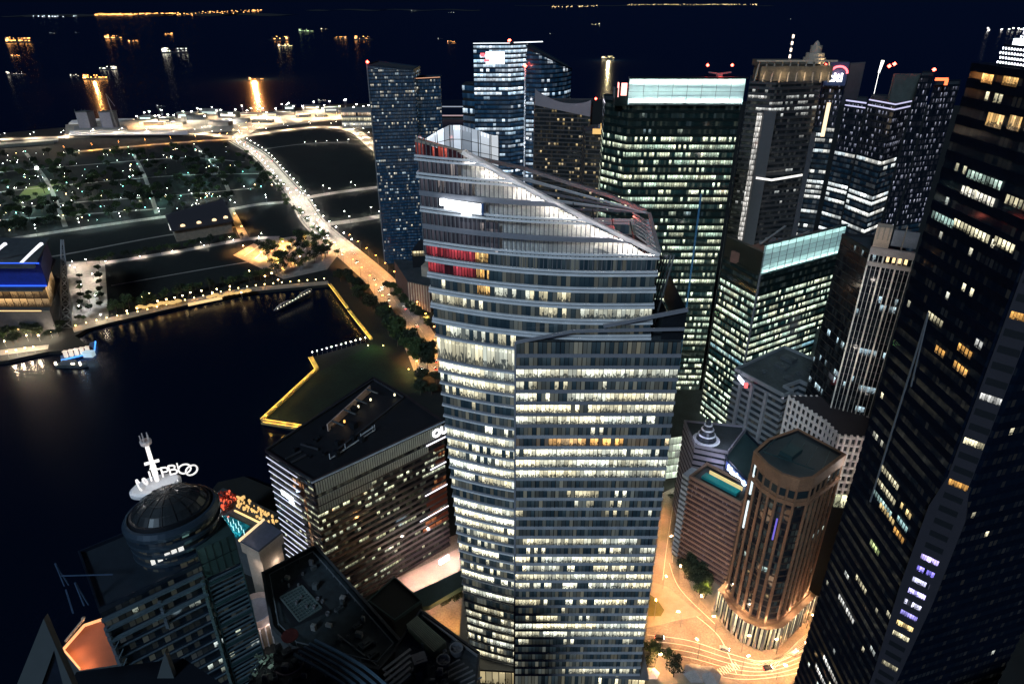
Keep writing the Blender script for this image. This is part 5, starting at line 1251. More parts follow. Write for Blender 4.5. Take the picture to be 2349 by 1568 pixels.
p = G0-gd*14+gn*6
for z in (12, 36): plight('city_glow_fill', (p.x, p.y, z), (.75,.88,1), 1500, 2, tBk)  # unseen cool fill added beside the end wall
# brown columned tower
fpN = [(109, 245), (111, 236), (115, 229.5), (121, 226), (127, 227), (147, 243), (134, 262), (118, 254)]
nw = win('brown_w', P=.16, W=2.0, G=3, seed=190, a=(.9,1,.75), b=(.6,.95,1), s=.85, glass=(.012,.014,.02), mull=.1, row=.45)
tN = tower('columned_tower', 'brown stone tower with tall lit columns and a rounded corner over an arcade', 'skyscraper', fpN, 0, 99, 4.0, lambda k, n: nw, mat('brown_band', (.02,.018,.02), .5, var=.2), sill=.22, proud=.12, core=blackm, blank=(), roof=mat('teal_roof', (.032,.047,.052), .6, var=.2))
pn = ccw(fpN); mb = MB()
per = []
for i in range(len(pn)):
    a, b = Vector(pn[i]), Vector(pn[(i+1) % len(pn)]); n = max(1, round((b-a).length/4.6))
    for j in range(n): per.append(a.lerp(b, j/n))
for p in per:
    c = Vector((125, 243)); o = (p-c).normalized()*.6
    mb = MB(); mb.tube((p.x+o.x, p.y+o.y, 16), (p.x+o.x, p.y+o.y, 86), .75, .65, 8); mb.build('column', brownm, tN)
    
for (z0, z1, o) in ((86, 88, 1.1), (95, 100.5, 1.0), (14, 16, 1.4), (8, 9, 1.6)):
    mb = MB(); ring(mb, pn, z0, z1, o, 0, thick=o+.5); mb.build('cornice', brownm, tN)
mb = MB(); ring(mb, pn, 88, 95, .25, 0, seg=3); 
for i, p in enumerate(per):
    c = Vector((125, 243)); o = (p-c).normalized()*.5; mb.beam((p.x+o.x, p.y+o.y, 88), (p.x+o.x, p.y+o.y, 95), .8)
mb.build('attic_wall', brownm, tN)
mb = MB(); ring(mb, pn, 89.5, 93.5, .45, 0, seg=4.2); mb.build('attic_window', mat('attic_glass', (.02,.03,.035), .15), tN)
base = offset_poly(pn, 4.2)
mb = MB(); ring(mb, base, 0, 14, 0, 0); mb.build('arcade_glass', win('arcade_w', P=.85, W=2.2, G=1, seed=195, a=CREAM, b=WARM, s=.95, mull=.24, clutter=.2), tN)
mb = MB(); mb.poly([(*p, 14) for p in base]); mb.build('arcade_roof', brownm, tN)
for i in range(len(base)):
    a, b = Vector(base[i]), Vector(base[(i+1) % len(base)]); n = max(1, round((b-a).length/3.6))
    for j in range(n):
        p = a.lerp(b, j/n); mb = MB(); mb.tube((p.x, p.y, 0), (p.x, p.y, 14), .6, .5, 8); mb.build('arcade_column', creamm, tN)
for i, p in enumerate(per[::3]):
    c = Vector((125, 243)); o = (p-c).normalized()*3.0
    if p.y < 250: plight('column_uplight', (p.x+o.x, p.y+o.y, 17.5), (1,.74,.45), 2300, .3, tN)
for (x, y, z, W_) in ((98, 228, 30, 2600), (112, 212, 26, 2600), (140, 222, 24, 2600), (100, 232, 65, 1500), (114, 215, 70, 1000)): plight('city_glow_fill', (x, y, z), (1,.56,.30), W_*1.0, 3, tN)  # fill added in mid-air, street glow on the brown stone
mb = MB()
for i in range(5): mb.beam((113+i*5, 246-i*3.4, 100.2), (124+i*4.6, 258-i*3, 100.2), .4)
mb.beam((112, 245, 100.4), (130, 232, 100.4), .5); mb.box((124, 244, 101), (9, 6, 2.2), .7); mb.build('roof_frame', tealm, tN)
mb = MB(); p = P2(1728, 1120, 244); mb.box((p[0]-1.5, p[1]-1, 88), (.8, .8, 20)); mb.box((p[0]-1.5, p[1]-1, 66), (.7, .7, 16)); mb.build('edge_light', glow('edge_tube', (.85,.98,1), 1.0), tN)
mb = MB(); p = P2(1790, 1180, 224.5); mb.box((p[0]-1, 224.4, 74), (.6, .5, 12)); mb.build('edge_light', glow('edge_violet', (.25,.2,1), .5), tN)
# entrance pavilions on the pavement
for i, (u, v, s, lab) in enumerate(((1668, 1408, 1, 'upper flat roofed brown pavilion beside the arcade'), (1690, 1432, .9, 'lower flat roofed brown pavilion beside the arcade'))):
    p = at(u, v); t = thing('pavilion', (p.x, p.y, 0), lab, 'pavilion', 'pavilions on the pavement')
    mb = MB(); mb.box((p.x, p.y, 4.2), (9*s, 7*s, .5), -.6); mb.build('roof', mat('pavilion_roof%d' % i, (.16,.11,.07), .8), t)
    mb = MB(); [mb.box((p.x+a*3.4*s, p.y+b*2.4*s, 2), (.3, .3, 4)) for a in (-1, 1) for b in (-1, 1)]; mb.box((p.x, p.y, 1.9), (5, 3, 3.4), -.6); mb.build('wall', creamm, t)
for i, (u, v, lab) in enumerate(((1590, 1556, 'left grey tensile canopy at the bottom of the junction'), (1625, 1560, 'right grey tensile canopy at the bottom of the junction'), (1494, 1556, 'white tensile canopy at the foot of the curved tower'))):
    p = at(u, v); t = thing('canopy', (p.x, p.y, 0), lab, 'canopy', 'tensile canopies by the pavement'); mb = MB()
    for k in range(6):
        a0, a1 = k*1.047, (k+1)*1.047; r = 5.5 if i < 2 else 3.5; q0 = (p.x+math.cos(a0)*r, p.y+math.sin(a0)*r, 4.0); q1 = (p.x+math.cos(a1)*r, p.y+math.sin(a1)*r, 4.0); mb.tri(q0, q1, (p.x, p.y, 6.2)); mb.tri(q1, q0, (p.x, p.y, 5.8))
    mb.build('membrane', mat('membrane%d' % i, (.35,.34,.34) if i < 2 else (.75,.7,.72), .6), t); mb = MB(); mb.tube((p.x, p.y, 0), (p.x, p.y, 5.9), .2, n=6); mb.build('pole', greym, t)
# ================================================================== big dark towers at right
X0 = 104.5
def onA(u, v, off=.3):
    d = ray(u, v); t = (X0-off)/d[0]; return (X0-off, d[1]*t, HCAM+d[2]*t)
dkb = mat('dark_granite', (.003,.006,.015), .8, 0, var=.3, scale=.1, spec=.04)
dw_ = [win('dark_w%d' % i, P=p, W=1.5, G=6, seed=200+i, a=CREAM, b=(.75,.9,1), s=1.7, glass=(.004,.009,.020), mull=.13, clutter=.6, row=.05, spec=.05) for i, p in enumerate((.12, .19, .13, .2))]
fpX = [(104.5, 164.5), (104.5, 130), (108.9, 125.6), (151, 138.2), (150, 166)]
tX = tower('dark_granite_tower', 'huge black granite tower filling the right edge, with a white lit dotted crown', 'skyscraper', fpX, 0, 266, 4.0,
           lambda k, n: dw_[1] if k < 22 else dw_[0] if k < 56 else dw_[2], dkb, sill=.52, proud=.12, seg=None)
# chamfer strip with slit windows
a2, b2 = Vector((104.5, 130)), Vector((108.9, 125.6)); cd = (b2-a2).normalized(); cn = Vector((cd.y, -cd.x))
if cn.dot(Vector((-1, -1))) < 0: cn = -cn
stripm = mat('strip_cladding', (.030,.028,.038), .6, var=.12)
def onC(t, o, z): p = a2+cd*t+cn*o; return (p.x, p.y, z)
mb = MB(); LC = (b2-a2).length
prof = [(0, 0, 0), (60, 0, 0), (95, .2, -.2), (108, .2, -.2), (140, -.9, .9), (168, -.9, .9), (178, .7, -.9), (266, .7, -.9)]
for (z0, l0, r0), (z1, l1, r1) in zip(prof, prof[1:]):
    mb.quad(onC(l0, .5, z0), onC(LC+r0, .5, z0), onC(LC+r1, .5, z1), onC(l1, .5, z1)); mb.quad(onC(LC+r0, .5, z0), onC(LC+r0, -.6, z0), onC(LC+r1, -.6, z1), onC(LC+r1, .5, z1)); mb.quad(onC(l0, -.6, z0), onC(l0, .5, z0), onC(l1, .5, z1), onC(l1, -.6, z1))
mb.build('corner_strip', stripm, tX)
slits = {}
for k in range(11, 66):
    z = k*4.0; rnd = random.Random(k)
    lit = {55: (AMBER, .6), 44: (AMBER, .9), 47: (CREAM, .9), 50: (WHITE, 1.1), 31: (CREAM, 1.1), 32: (WARM, 1.3), 28: (CREAM, .5), 21: ((.7,.85,1), 1.2), 22: ((.15,.4,1), 2.4), 20: (CREAM, .8), 16: (CREAM, .6), 15: (CREAM, .6), 14: (WHITE, .7), 38: ((.55,.45,1), 2.2), 35: ((.5,.45,1), 2.4), 34: ((.75,.75,1), 2.4), 37: ((.3,.25,1), 2.0), 36: ((.7,.7,1), 2.0), 33: ((.4,.35,1), 1.6)}.get(k)
    m = blackm
    if lit: m = win('slit_w%d' % k, P=.85 if k not in (38, 36, 35, 34, 37, 33) else .6, W=.55, G=3, seed=k, a=lit[0], b=lit[0], s=lit[1], mull=.06, clutter=.5)
    mb = MB(); u0, u1 = 1.2, LC-1.0
    mb.quad(onC(u0, .53, z), onC(u1, .53, z), onC(u1, .53, z+1.7), onC(u0, .53, z+1.7), ((k*7, k+.01), (k*7+4, k+.01), (k*7+4, k+.99), (k*7, k+.99))); mb.build('slit_window', m, tX)
# amber windows high on the left face
for i, (u0, v0, u1, v1, s) in enumerate(((2255, 168, 2282, 190, .55), (2303, 174, 2340, 196, .6), (2268, 257, 2308, 290, 1.0), (2318, 263, 2349, 298, 1.0))):
    p = onA(u0, v0, .35); q = onA(u1, v0, .35); z1 = p[2]; z0 = onA(u0, v1, .35)[2]
    mb = MB(); mb.quad((p[0], p[1], z0), (q[0], q[1], z0), (q[0], q[1], z1), (p[0], p[1], z1), ((0, i+.01), (4, i+.01), (4, i+.99), (0, i+.99)))
    mb.build('amber_window', win('amber_w%d' % i, P=.95, W=.66, G=2, seed=i, a=(1,.55,.16), b=(1,.68,.3), s=s*1.3, mull=.06, clutter=1.1), tX)
for i, (u, v, n_, c, s) in enumerate(((2222, 388, 9, (.75,1,.85), .8), (2208, 425, 9, (1,.95,.8), 1.2), (2190, 500, 10, (1,.92,.6), 1.0), (2310, 445, 6, CREAM, .9), (2283, 540, 5, CREAM, 1.0), (2140, 482, 7, (.6,.9,.8), .5), (2200, 785, 4, AMBER, 1.0), (2148, 790, 3, AMBER, .9), (2190, 825, 4, AMBER, 1.0), (2240, 775, 2, WHITE, 1.0), (2130, 712, 5, CREAM, .7),
        (2024, 1065, 7, CREAM, .9), (2012, 1092, 8, CREAM, .9), (2004, 1118, 8, (.6,.9,.85), .7), (2020, 1150, 6, WARM, .8), (2068, 1150, 4, WARM, .9), (2060, 1180, 4, (.5,.8,.8), .6), (2052, 1205, 4, AMBER, .9), (1998, 1235, 4, (.8,1,.4), .8), (1965, 1315, 5, CREAM, .9), (1925, 1360, 8, WHITE, 1.0), (1890, 1500, 8, WHITE, 1.0), (1872, 1520, 8, WHITE, 1.0))):
    p = onA(u, v, .3); mb = MB(); w_ = 1.05; zz = p[2]
    for j in range(n_):
        y = p[1]-j*1.35
        if y > 131: mb.quad((X0-.28, y, zz-1.9), (X0-.28, y-w_, zz-1.9), (X0-.28, y-w_, zz), (X0-.28, y, zz), ((j*.9, i+.01), (j*.9+.9, i+.01), (j*.9+.9, i+.99), (j*.9, i+.99)))
    if mb.f: mb.build('window_row', win('row_w%d' % i, P=.9, W=.9, G=3, seed=i+300, a=c, b=c, s=s, mull=.04, clutter=.8), tX)
mb = MB(); p = onA(2131, 716); mb.beam((X0-.4, p[1], p[2]), (X0-.4, p[1]-2, 190), .3); q = onA(2131, 716); mb.beam((X0-.4, q[1], 150), (X0-.4, q[1], q[2]), .35); mb.build('corner_fin', greym, tX)
# crown tiers
def tier(z0, z1, d, m, nm): mb = MB(); ring(mb, offset_poly(ccw(fpX), -d), z0, z1, 0, 0); mb.poly([(*p, z1) for p in offset_poly(ccw(fpX), -d)]); return mb.build(nm, m, tX)
gb = glow('crown_bar', (.85,.95,1), 5); gdot = glow('crown_dots', (.92,.95,1), 5)
tier(266, 271.2, 3.5, dkb, 'crown_tier'); tier(271.2, 272.4, 4.6, gb, 'crown_light_bar'); tier(272.4, 275.2, 5.6, dkb, 'crown_tier'); tier(275.2, 276.0, 6.4, gb, 'crown_light_bar'); tier(276.0, 283, 7.6, dkb, 'crown_tier')
for (z0, rows, d, dz) in ((267.6, 4, 3.5, .95), (272.8, 3, 5.6, .75), (276.5, 7, 7.6, .75)):
    q = offset_poly(ccw(fpX), -d+.12)
    for r in range(rows):
        mb = MB()
        for i in range(len(q)):
            a, b = Vector(q[i]), Vector(q[(i+1) % len(q)])
            if min(a.x, b.x) > 125: continue
            n = int((b-a).length/.95); dd = (b-a).normalized(); nn_ = Vector((dd.y, -dd.x))*.1
            for j in range(n):
                p = a+dd*(j*.95+(.45 if r % 2 else 0)); z = z0+r*dz
                mb.poly([(p.x+dd.x*.27*math.cos(t), p.y+dd.y*.27*math.cos(t), z+.27*math.sin(t)) for t in [k*1.047 for k in range(6)]])
        o = mb.build('dot_light_row', gdot, tX); o['kind'] = 'stuff'
# neighbour glass tower at the very corner
fpY = [(118, 118), (135, 104), (165, 120), (150, 137)]
tY = tower('blue_glass_tower', 'edge of a plain dark blue glass tower at the lower right corner', 'skyscraper', [(p[0]+9.5, p[1]+1) for p in [(106, 103), (120, 92), (150, 100), (140, 118)]], 0, 118, 4.0, lambda k, n: win('blue_plain', P=.02, W=2, G=3, seed=230, s=.5, glass=(.02,.05,.09)), mat('blue_mull', (.03,.07,.11), .3, .2), sill=.2, proud=.05)

# ================================================================== dome topped tower, lower left
A0 = Vector((-118, 136.5)); dd_ = Vector((.768, .64)); nd = Vector((.64, -.768))
def onD(t, o, z): p = A0+dd_*t+nd*o; return (p.x, p.y, z)
def pD(t, o): p = A0+dd_*t+nd*o; return (p.x, p.y)
fpDm = [pD(0, 0), pD(39, 0), pD(39, -29), pD(0, -29)]
lw = [win('louvre_w%d' % i, P=p, W=1.8, G=4, seed=240+i, a=(.9,1,.75), b=(.7,.85,1), s=.85, glass=(.008,.014,.022), mull=.06, row=.1) for i, p in enumerate((.12, .30))]
steel = mat('blue_steel', (.08,.12,.15), .5, .2, var=.15)
tDm = tower('dome_tower', 'dark navy office tower with an oval glass dome, ringed letters and a white mast', 'skyscraper', fpDm, 0, 124, 4.1, lambda k, n: lw[1] if k in (18, 19, 20, 21, 16) else lw[0], navym, sill=.4, proud=.2, roof=mat('roof_blue', (.012,.022,.034), .6))
for i, z in enumerate((121.5, 117.6, 113.0)):
    mb = MB(); mb.beam(onD(-.5, 1.4, z), onD(27.5, 1.4, z), 1.0, 1.0, (0, 0, 1)); mb.build('sunshade_beam', steel, tDm)
for i in range(9):
    z = 108.5-i*4.1; mb = MB(); mb.beam(onD(0, .6, z), onD(27, .6, z), .5, .35); mb.build('sunshade_beam', mat('thin_steel', (.06,.09,.12), .5) if i == 0 else bpy.data.materials['thin_steel'], tDm)
for t in (0, 14.5, 27):
    mb = MB()
    for z in range(6, 122, 4): mb.beam(onD(t, 1.1, z-2.9), onD(t, 1.1, z+.6), 1.1 if t != 14.5 else .7, 1.0) if (t != 14.5 or z > 108) else None
    mb.build('pilaster', mat('pilaster%d' % t, (.07,.09,.11) if t != 27 else (.055,.09,.09), .6), tDm)
for k in range(8): 
    mb = MB(); mb.beam(onD(2, 1.2, 112-k*4.1), onD(0, 3.2, 111-k*4.1), .25); mb.build('bracket', steel, tDm)
mb = MB(); mb.prism(ccw([pD(28, .3), pD(39.2, .3), pD(39.2, -10), pD(28, -10)]), 118, 130); mb.build('clad_block', mat('teal_panels', (.035,.065,.065), .45, .1), tDm)
mb = MB()
for i in range(6): mb.beam(onD(28+i*2.2, .45, 118.5), onD(28+i*2.2, .45, 130), .12)
mb.beam(onD(28, .45, 124), onD(39, .45, 124), .14); mb.build('panel_joint', blackm, tDm)
for k in range(30):
    z = 117-k*1.9; mb = MB(); mb.beam(onD(28.4, .9, z), onD(38.8, .9, z), .55, .42); mb.build('louvre', steel, tDm)
mb = MB()
for t in (28.3, 39): mb.beam(onD(t, 1, 50), onD(t, 1, 118), .4)
for k in range(6): mb.beam(onD(28.3, 1.05, 116-k*9.5), onD(39, 1.05, 116-k*9.5), .5, .9)
mb.build('louvre_frame', tealm, tDm)
DC = (-106.0, 162.5)
def ringlath(prof, m, nm, n=40, sx=1.12*.84, sy=.95*.84, sm=False, par=None): mb = MB(); mb.lathe((DC[0], DC[1], 0), prof, n, sx, sy, .65); return mb.build(nm, m, par or tDm, sm)
ringlath([(13.2, 124), (13.2, 137)], win('drum_w', P=.03, W=2.2, G=3, seed=251, s=.8, glass=(.01,.02,.035)), 'drum_glass')
rimm = mat('rim_blue', (.036,.058,.085), .35, .3, var=.1)
for (r, z, h) in ((14.2, 126.5, .9), (14.2, 129.8, .9), (14.6, 133.0, 1.1), (14.9, 136.6, 1.2)):
    ringlath([(13, z), (r, z), (r, z+h), (13, z+h)], rimm, 'rim')
ringlath([(14.9, 137.8), (14.0, 139.2), (13.2, 139.4), (13.0, 138.2)], rimm, 'rim')
ringlath([(12.9, 138.2), (12.3, 140.3), (11.6, 140.4)], darkm, 'rim', sm=True)
domeo = ringlath([(11.6, 140.2), (9.8, 142.4), (7, 144.2), (3.5, 145.2), (0, 145.5)], mat('dome_glass', (.03,.036,.04), .25, .2, var=.3, scale=.4), 'dome', sm=True)
mb = MB()
for k in range(8):
    a = k*math.pi/8
    pr = [(11.7, 140.35), (9.9, 142.55), (7, 144.35), (3.5, 145.35), (0, 145.65)]
    for s in (0, math.pi):
        for (r0, z0), (r1, z1) in zip(pr, pr[1:]):
            def Q(r, z):
                x, y = r*math.cos(a+s)*1.12*.84, r*math.sin(a+s)*.95*.84; co, si = math.cos(.65), math.sin(.65); return (DC[0]+x*co-y*si, DC[1]+x*si+y*co, z)
            mb.beam(Q(r0, z0), Q(r1, z1), .16)
mb.build('dome_rib', blackm, domeo)
for (r, z) in ((9.9, 142.5), (6.5, 144.5)): ringlath([(r, z), (r-.15, z+.15)], blackm, 'dome_rib')
# lit windows on the drum
for (u0, v0, n_, s) in ((382, 1226, 3, 1.1), (346, 1283, 5, .9)):
    for j in range(n_):
        u = u0+j*15.5; v = v0-j*6.0-(0 if n_ == 3 else j*1.5)
        best = None
        for k in range(200):
            a = k*2*math.pi/200; x, y = 13.35*math.cos(a)*1.12*.84, 13.35*math.sin(a)*.95*.84; co, si = math.cos(.65), math.sin(.65); px0, py0 = DC[0]+x*co-y*si, DC[1]+x*si+y*co
            d = ray(u+5, v); r_ = px0/py0-d[0]/d[1]
            if py0 < DC[1] and (best is None or abs(r_) < best[0]): best = (abs(r_), px0, py0)
        z = HCAM+ray(u, v)[2]*best[2]/ray(u, v)[1]; mb = MB(); mb.box((best[1], best[2], z-.9), (1.5, .25, 1.9), .64); mb.build('lit_window', glow('drum_white%d%d' % (n_, j), (1,.97,.9), s*.9), tDm)
# white lamp lit platform with letters and mast at the rear left
LP = Vector((-113.2, 169.5))
mb = MB(); mb.lathe((LP.x, LP.y, 141.5), [(0, 0), (6.0, 0), (6.0, 1.2), (5.4, 1.8), (0, 1.8)], 28, 1.25, .8, .6); lpo = mb.build('letter_platform', whitem, tDm)
gl = glow('letter_lit', (1,.96,.93), .85)
for ch, u_, v_, yaw in (('C', 318, 1112, -.75), ('o', 332, 1101, -.5), ('l', 345, 1093, -.3), ('T', 358, 1086, 0), ('P', 378, 1083, .25), ('B', 396, 1078, .35), ('l', 409, 1074, .5), ('O', 424, 1076, .5), ('O', 440, 1079, .8)):
    c_ = at(u_, v_, 145.5); text('letter', ch, gl, c_, 5.6, (math.cos(yaw), math.sin(yaw), 0), (0, 0, 1), lpo, .2, bold=-.05)
for i, ch in enumerate(''):
    a = math.pi+.55-i*.42; r = 7.8; c_ = Vector((LP.x+r*math.cos(a)*1.15+i*.55, LP.y+r*.75*math.sin(a)-1+i*.6, 147.2)); xd = Vector((-math.sin(a-.9), math.cos(a-.9), 0)); xd = Vector((.83, .45, 0)) if i > 2 else Vector((.8, -.45, 0))
    text('letter', ch, gl, c_, 6.2, xd, (0, 0, 1), tDm, .35, bold=.12)
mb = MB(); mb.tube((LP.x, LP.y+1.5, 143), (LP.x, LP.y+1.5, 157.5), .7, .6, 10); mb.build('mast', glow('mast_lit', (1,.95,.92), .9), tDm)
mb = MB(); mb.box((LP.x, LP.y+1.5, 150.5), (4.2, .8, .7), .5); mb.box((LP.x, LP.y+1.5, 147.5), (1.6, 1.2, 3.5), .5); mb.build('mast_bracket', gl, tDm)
mb = MB(); mb.lathe((LP.x, LP.y+1.5, 157.3), [(0, 0), (1.6, .2), (1.7, 1.4), (1.2, 1.6)], 12); [mb.tube((LP.x+math.cos(t)*1.1, LP.y+1.5+math.sin(t)*1.1, 158.5), (LP.x+math.cos(t)*1.2, LP.y+1.5+math.sin(t)*1.2, 161), .28, .15, 6) for t in (0, 1.3, 2.5, 3.7, 5)]; mb.build('mast_head', mat('head_pink', (.75,.65,.62), .5), tDm)
for (x, y, z, W_) in ((-7, -9, 148, 500), (4, -8, 149, 500), (-6, 3, 152, 220), (3, 3, 151, 200), (0, -6, 155, 260), (3, -3, 150, 500), (8, -1, 149, 350)): plight('mast_fill', (LP.x+x, LP.y+y, z), (1,.95,.9), W_, .4, tDm)  # unseen lights round the mast, some added to brighten the dome
mb = MB()
for (t, o) in ((-3, -4), (-6, -16)): mb.beam(onD(t, o, 125), onD(t, o, 134), .35); mb.beam(onD(t, o, 134), onD(t+1, o, 124.6), .3)
mb.beam(onD(-6, -16, 129), onD(6, -8, 128), .3); mb.beam(onD(-6, -14, 125), onD(-6, -3, 125), .4); mb.build('window_cleaning_cradle', mat('cradle_blue', (.05,.09,.16), .5), tDm)
for (t, o, z, c, W_) in ((2, 22, 118, (.6,.85,1), 900), (30, 20, 118, (.5,1,.9), 900), (20, 24, 90, (.6,.85,1), 900)): plight('city_glow_fill', onD(t, o, z), c, W_, 2, tDm)  # unseen fill added before the facade as city glow

# orange terrace and pale gables at the lower left corner
pt = [at(u, v, 62) for u, v in ((243, 1421), (195, 1437), (147, 1492), (185, 1537), (290, 1520), (300, 1470))]
tt = thing('rooftop_terrace', (pt[0].x, pt[0].y, 0), 'rust orange lit rooftop terrace with a glowing rim behind the dome topped tower', 'terrace')
mb = MB(); mb.prism(ccw([(p.x, p.y) for p in pt]), 0, 62); mb.build('wall', darkconc, tt)
mb = MB(); mb.poly([(p.x, p.y, 62.1) for p in pt]); mb.build('terrace_floor', mat('terracotta', (.34,.12,.07), .7, var=.1), tt)
mb = MB()
for a, b in zip(pt[:3], pt[1:4]): mb.beam(a+Vector((0, 0, .9)), b+Vector((0, 0, .9)), .5, 1.1)
mb.build('rim_light', glow('rim_orange', (1,.5,.22), 1.1), tt)
c = at(172, 1500, 62); plight('terrace_light', (c.x+1, c.y, 66), (1,.5,.22), 1500, .5, tt); c = at(200, 1528, 62); plight('terrace_light', (c.x, c.y, 65), (1,.5,.22), 900, .5, tt); c = at(220, 1450, 62); plight('terrace_light', (c.x, c.y, 68), (1,.55,.3), 700, .5, tt)
mb = MB(); c = at(150, 1470, 64); mb.beam(c, c+Vector((5, 6, 5)), .7); mb.lathe(c+Vector((5, 6, 5.5)), [(0, -.8), (.9, 0), (0, .8)], 8); mb.build('lamp_arm', creamm, tt)
gm_ = mat('gable_grey', (.07,.085,.092), .6, var=.08)
for (apex, l, r, lab) in (((100, 1418), (30, 1590), (175, 1590), 'large pale pointed gable frame at the lower left corner'), ((378, 1494), (350, 1590), (412, 1590), 'small pale pointed gable peak at the bottom beside the dome topped tower')):
    y0 = 84 if apex[0] < 200 else 96
    a, b, c = aty(*apex, y0), aty(*l, y0), aty(*r, y0); t = thing('gable_roof', (a.x, a.y, 0), lab, 'roof', 'pointed gables of the nearest rooftop'); th = Vector((0, 1.2, 0))
    mb = MB()
    if apex[0] < 200:
        i_ = aty(124, 1490, y0); l2, r2 = aty(88, 1590, y0), aty(150, 1590, y0)
        for P in ([a, b, l2, i_], [a, i_, r2, c]):
            mb.poly(P); mb.poly([p+th for p in P[::-1]])
        for p, q in ((a, b), (c, a), (l2, i_), (i_, r2)): mb.quad(p, q, q+th, p+th)
        mb.build('gable', gm_, t)
        mb = MB(); mb.poly([i_+th*.6, l2+th*.6, r2+th*.6]); mb.build('gable_panel', navym, t)
    else:
        mb.poly([a, b, c]); mb.poly([c+th, b+th, a+th]); mb.quad(a, b, b+th, a+th); mb.quad(c, a, a+th, c+th); mb.build('gable', gm_, t)
nb = thing('near_rooftop', (-40, 80, 0), 'black roof of the nearest building along the bottom left edge', 'building')
p = [at(u, v, 150) for u, v in ((175, 1540), (420, 1508), (560, 1600), (560, 1700), (100, 1700))]
mb = MB(); mb.prism(ccw([(q.x, q.y) for q in p]), 0, 150); mb.build('wall', mat('near_black', (.004,.007,.013), .8, spec=.2), nb)

# ================================================================== angled dark block with fin band
L0, F0, R0, K0, B0 = Vector((-119, 266)), Vector((-90.5, 243)), Vector((-36, 291.6)), Vector((-60, 318)), Vector((-80, 336))
fpO = [L0, F0, R0, K0, B0]
ow = [win('angled_w%d' % i, P=p, W=1.9, G=6, seed=260+i, a=(1,1,.62), b=(.9,1,.8), s=1.0, glass=(.010,.010,.016), mull=.07, row=.1) for i, p in enumerate((.22, .46, .34))]
tO = tower('angled_block', 'dark angled office block with pale fin bands under a black roof', 'office block', fpO, 0, 85, 3.9,
           lambda k, n: ow[1] if k in (14, 15, 16, 17) else ow[2] if k in (7, 8, 11, 12) else ow[0], mat('ox_band', (.022,.016,.02), .5, .1, var=.3), sill=.42, proud=.4, roof=mat('black_roof', (.007,.009,.013), .6, var=.4))
fr = (R0-F0).normalized(); fnn = Vector((fr.y, -fr.x)); LF = (R0-F0).length
def onO(t, o, z): p = F0+fr*t+fnn*o; return (p.x, p.y, z)
finm = mat('pale_fin', (.48,.50,.47), .6, var=.15)
for (z0, z1, t0, t1, nm) in ((77.5, 84, .5, LF-1, 'a'), (70.8, 75.2, .5, LF*.86, 'b'), (66.5, 70, .5, LF*.40, 'c')):
    mb = MB(); mb.beam(onO(t0, .5, (z0+z1)/2), onO(t1, .5, (z0+z1)/2), .1, z1-z0); fbo = mb.build('fin_band', mat('fin_back'+nm, (.34,.37,.34), .6, var=.25), tO)
    n = int((t1-t0)/1.25); mb = MB()
    for i in range(n+1): mb.beam(onO(t0+i*1.25, .66, z0), onO(t0+i*1.25, .66, z1), .22, .22, (fr.x, fr.y, 0))
    o = mb.build('fin_band_fin', darkm, fbo)
for t_ in (8, 24, 40, 56): plight('facade_light', onO(t_, 13, 88), (.95,1,.9), 600, 1, tO)  # unseen lights added out in front to brighten the fin bands
mb = MB(); mb.beam(onO(-1, .7, 85.3), onO(LF+1, .7, 85.3), .9, .5); mb.build('roof_edge', mat('edge_steel', (.3,.36,.45), .4), tO)
mb = MB(); mb.beam(onO(LF*.84, 1.2, 75.9), onO(LF+.5, 1.2, 76.1), .4, .7); mb.beam(onO(LF*.86, 1.2, 60), onO(LF, 1.2, 60.2), .4, .6); mb.beam(onO(LF*.80, 1.2, 45), onO(LF, 1.2, 45.2), .4, .6); mb.beam(onO(LF*.74, 1.2, 30), onO(LF, 1.2, 30.2), .4, .5); mb.build('edge_light', glow('strip_white', (.95,.92,1), 1.5), tO)
rd = win('rust_w', P=.5, W=1.5, G=3, seed=270, a=(1,.35,.12), b=(1,.5,.2), s=.28, glass=(.10,.03,.02), mull=.08)
for k in range(5, 18):
    z = k*4.05; t = LF-3.5-(k*7 % 4)-(17-k)*.9; mb = MB(); p, q = onO(t, .48, z), onO(LF-.1, .48, z); mb.quad((p[0], p[1], z), (q[0], q[1], z), (q[0], q[1], z+2.4), (p[0], p[1], z+2.4), ((0, k+.01), (6, k+.01), (6, k+.99), (0, k+.99)))
    if k not in (13, 14): mb.build('rust_glazing', rd, tO)
text('sign_letters', 'OUE', glow('letter_white2', (1,1,1), 3.2), (F0.x+fr.x*(LF-1.2)+fnn.x*1.3, F0.y+fr.y*(LF-1.2)+fnn.y*1.3, 80.7), 6.2, (fr.x, fr.y, 0), (0, 0, 1), tO, .3, bold=.22)
mb = MB(); mb.beam(onO(LF-6.5, .9, 80.6), onO(LF+.5, .9, 80.6), .3, 5.6); mb.build('sign_panel', greym, tO)
lf = (F0-L0).normalized(); ln = Vector((lf.y, -lf.x)); LL_ = (F0-L0).length
if ln.y > 0: ln = -ln
def onL(t, o, z): p = L0+lf*t+ln*o; return (p.x, p.y, z)
for k in range(17):
    z = 82.5-k*4.2; mb = MB(); mb.beam(onL(.5, .9, z), onL(LL_*(.70 if k < 3 else .66-.0*k), .9, z), .35, .35); mb.build('edge_light', glow('line_lilac', (.8,.82,1), .8) if k == 0 else bpy.data.materials['line_lilac'], tO)
mb = MB(); mb.beam(onL(10, 1.6, 66.5), onL(19.5, 1.6, 66.3), .5, 2.6); mb.beam(onL(16, 1.7, 64), onL(20, 1.7, 64), .4, 1.2); mb.build('sign', glow('script_sign', (.85,.95,1), 4), tO)
plight('sign_light', onL(15, 5, 66), (.4,.65,1), 700, .6, tO)
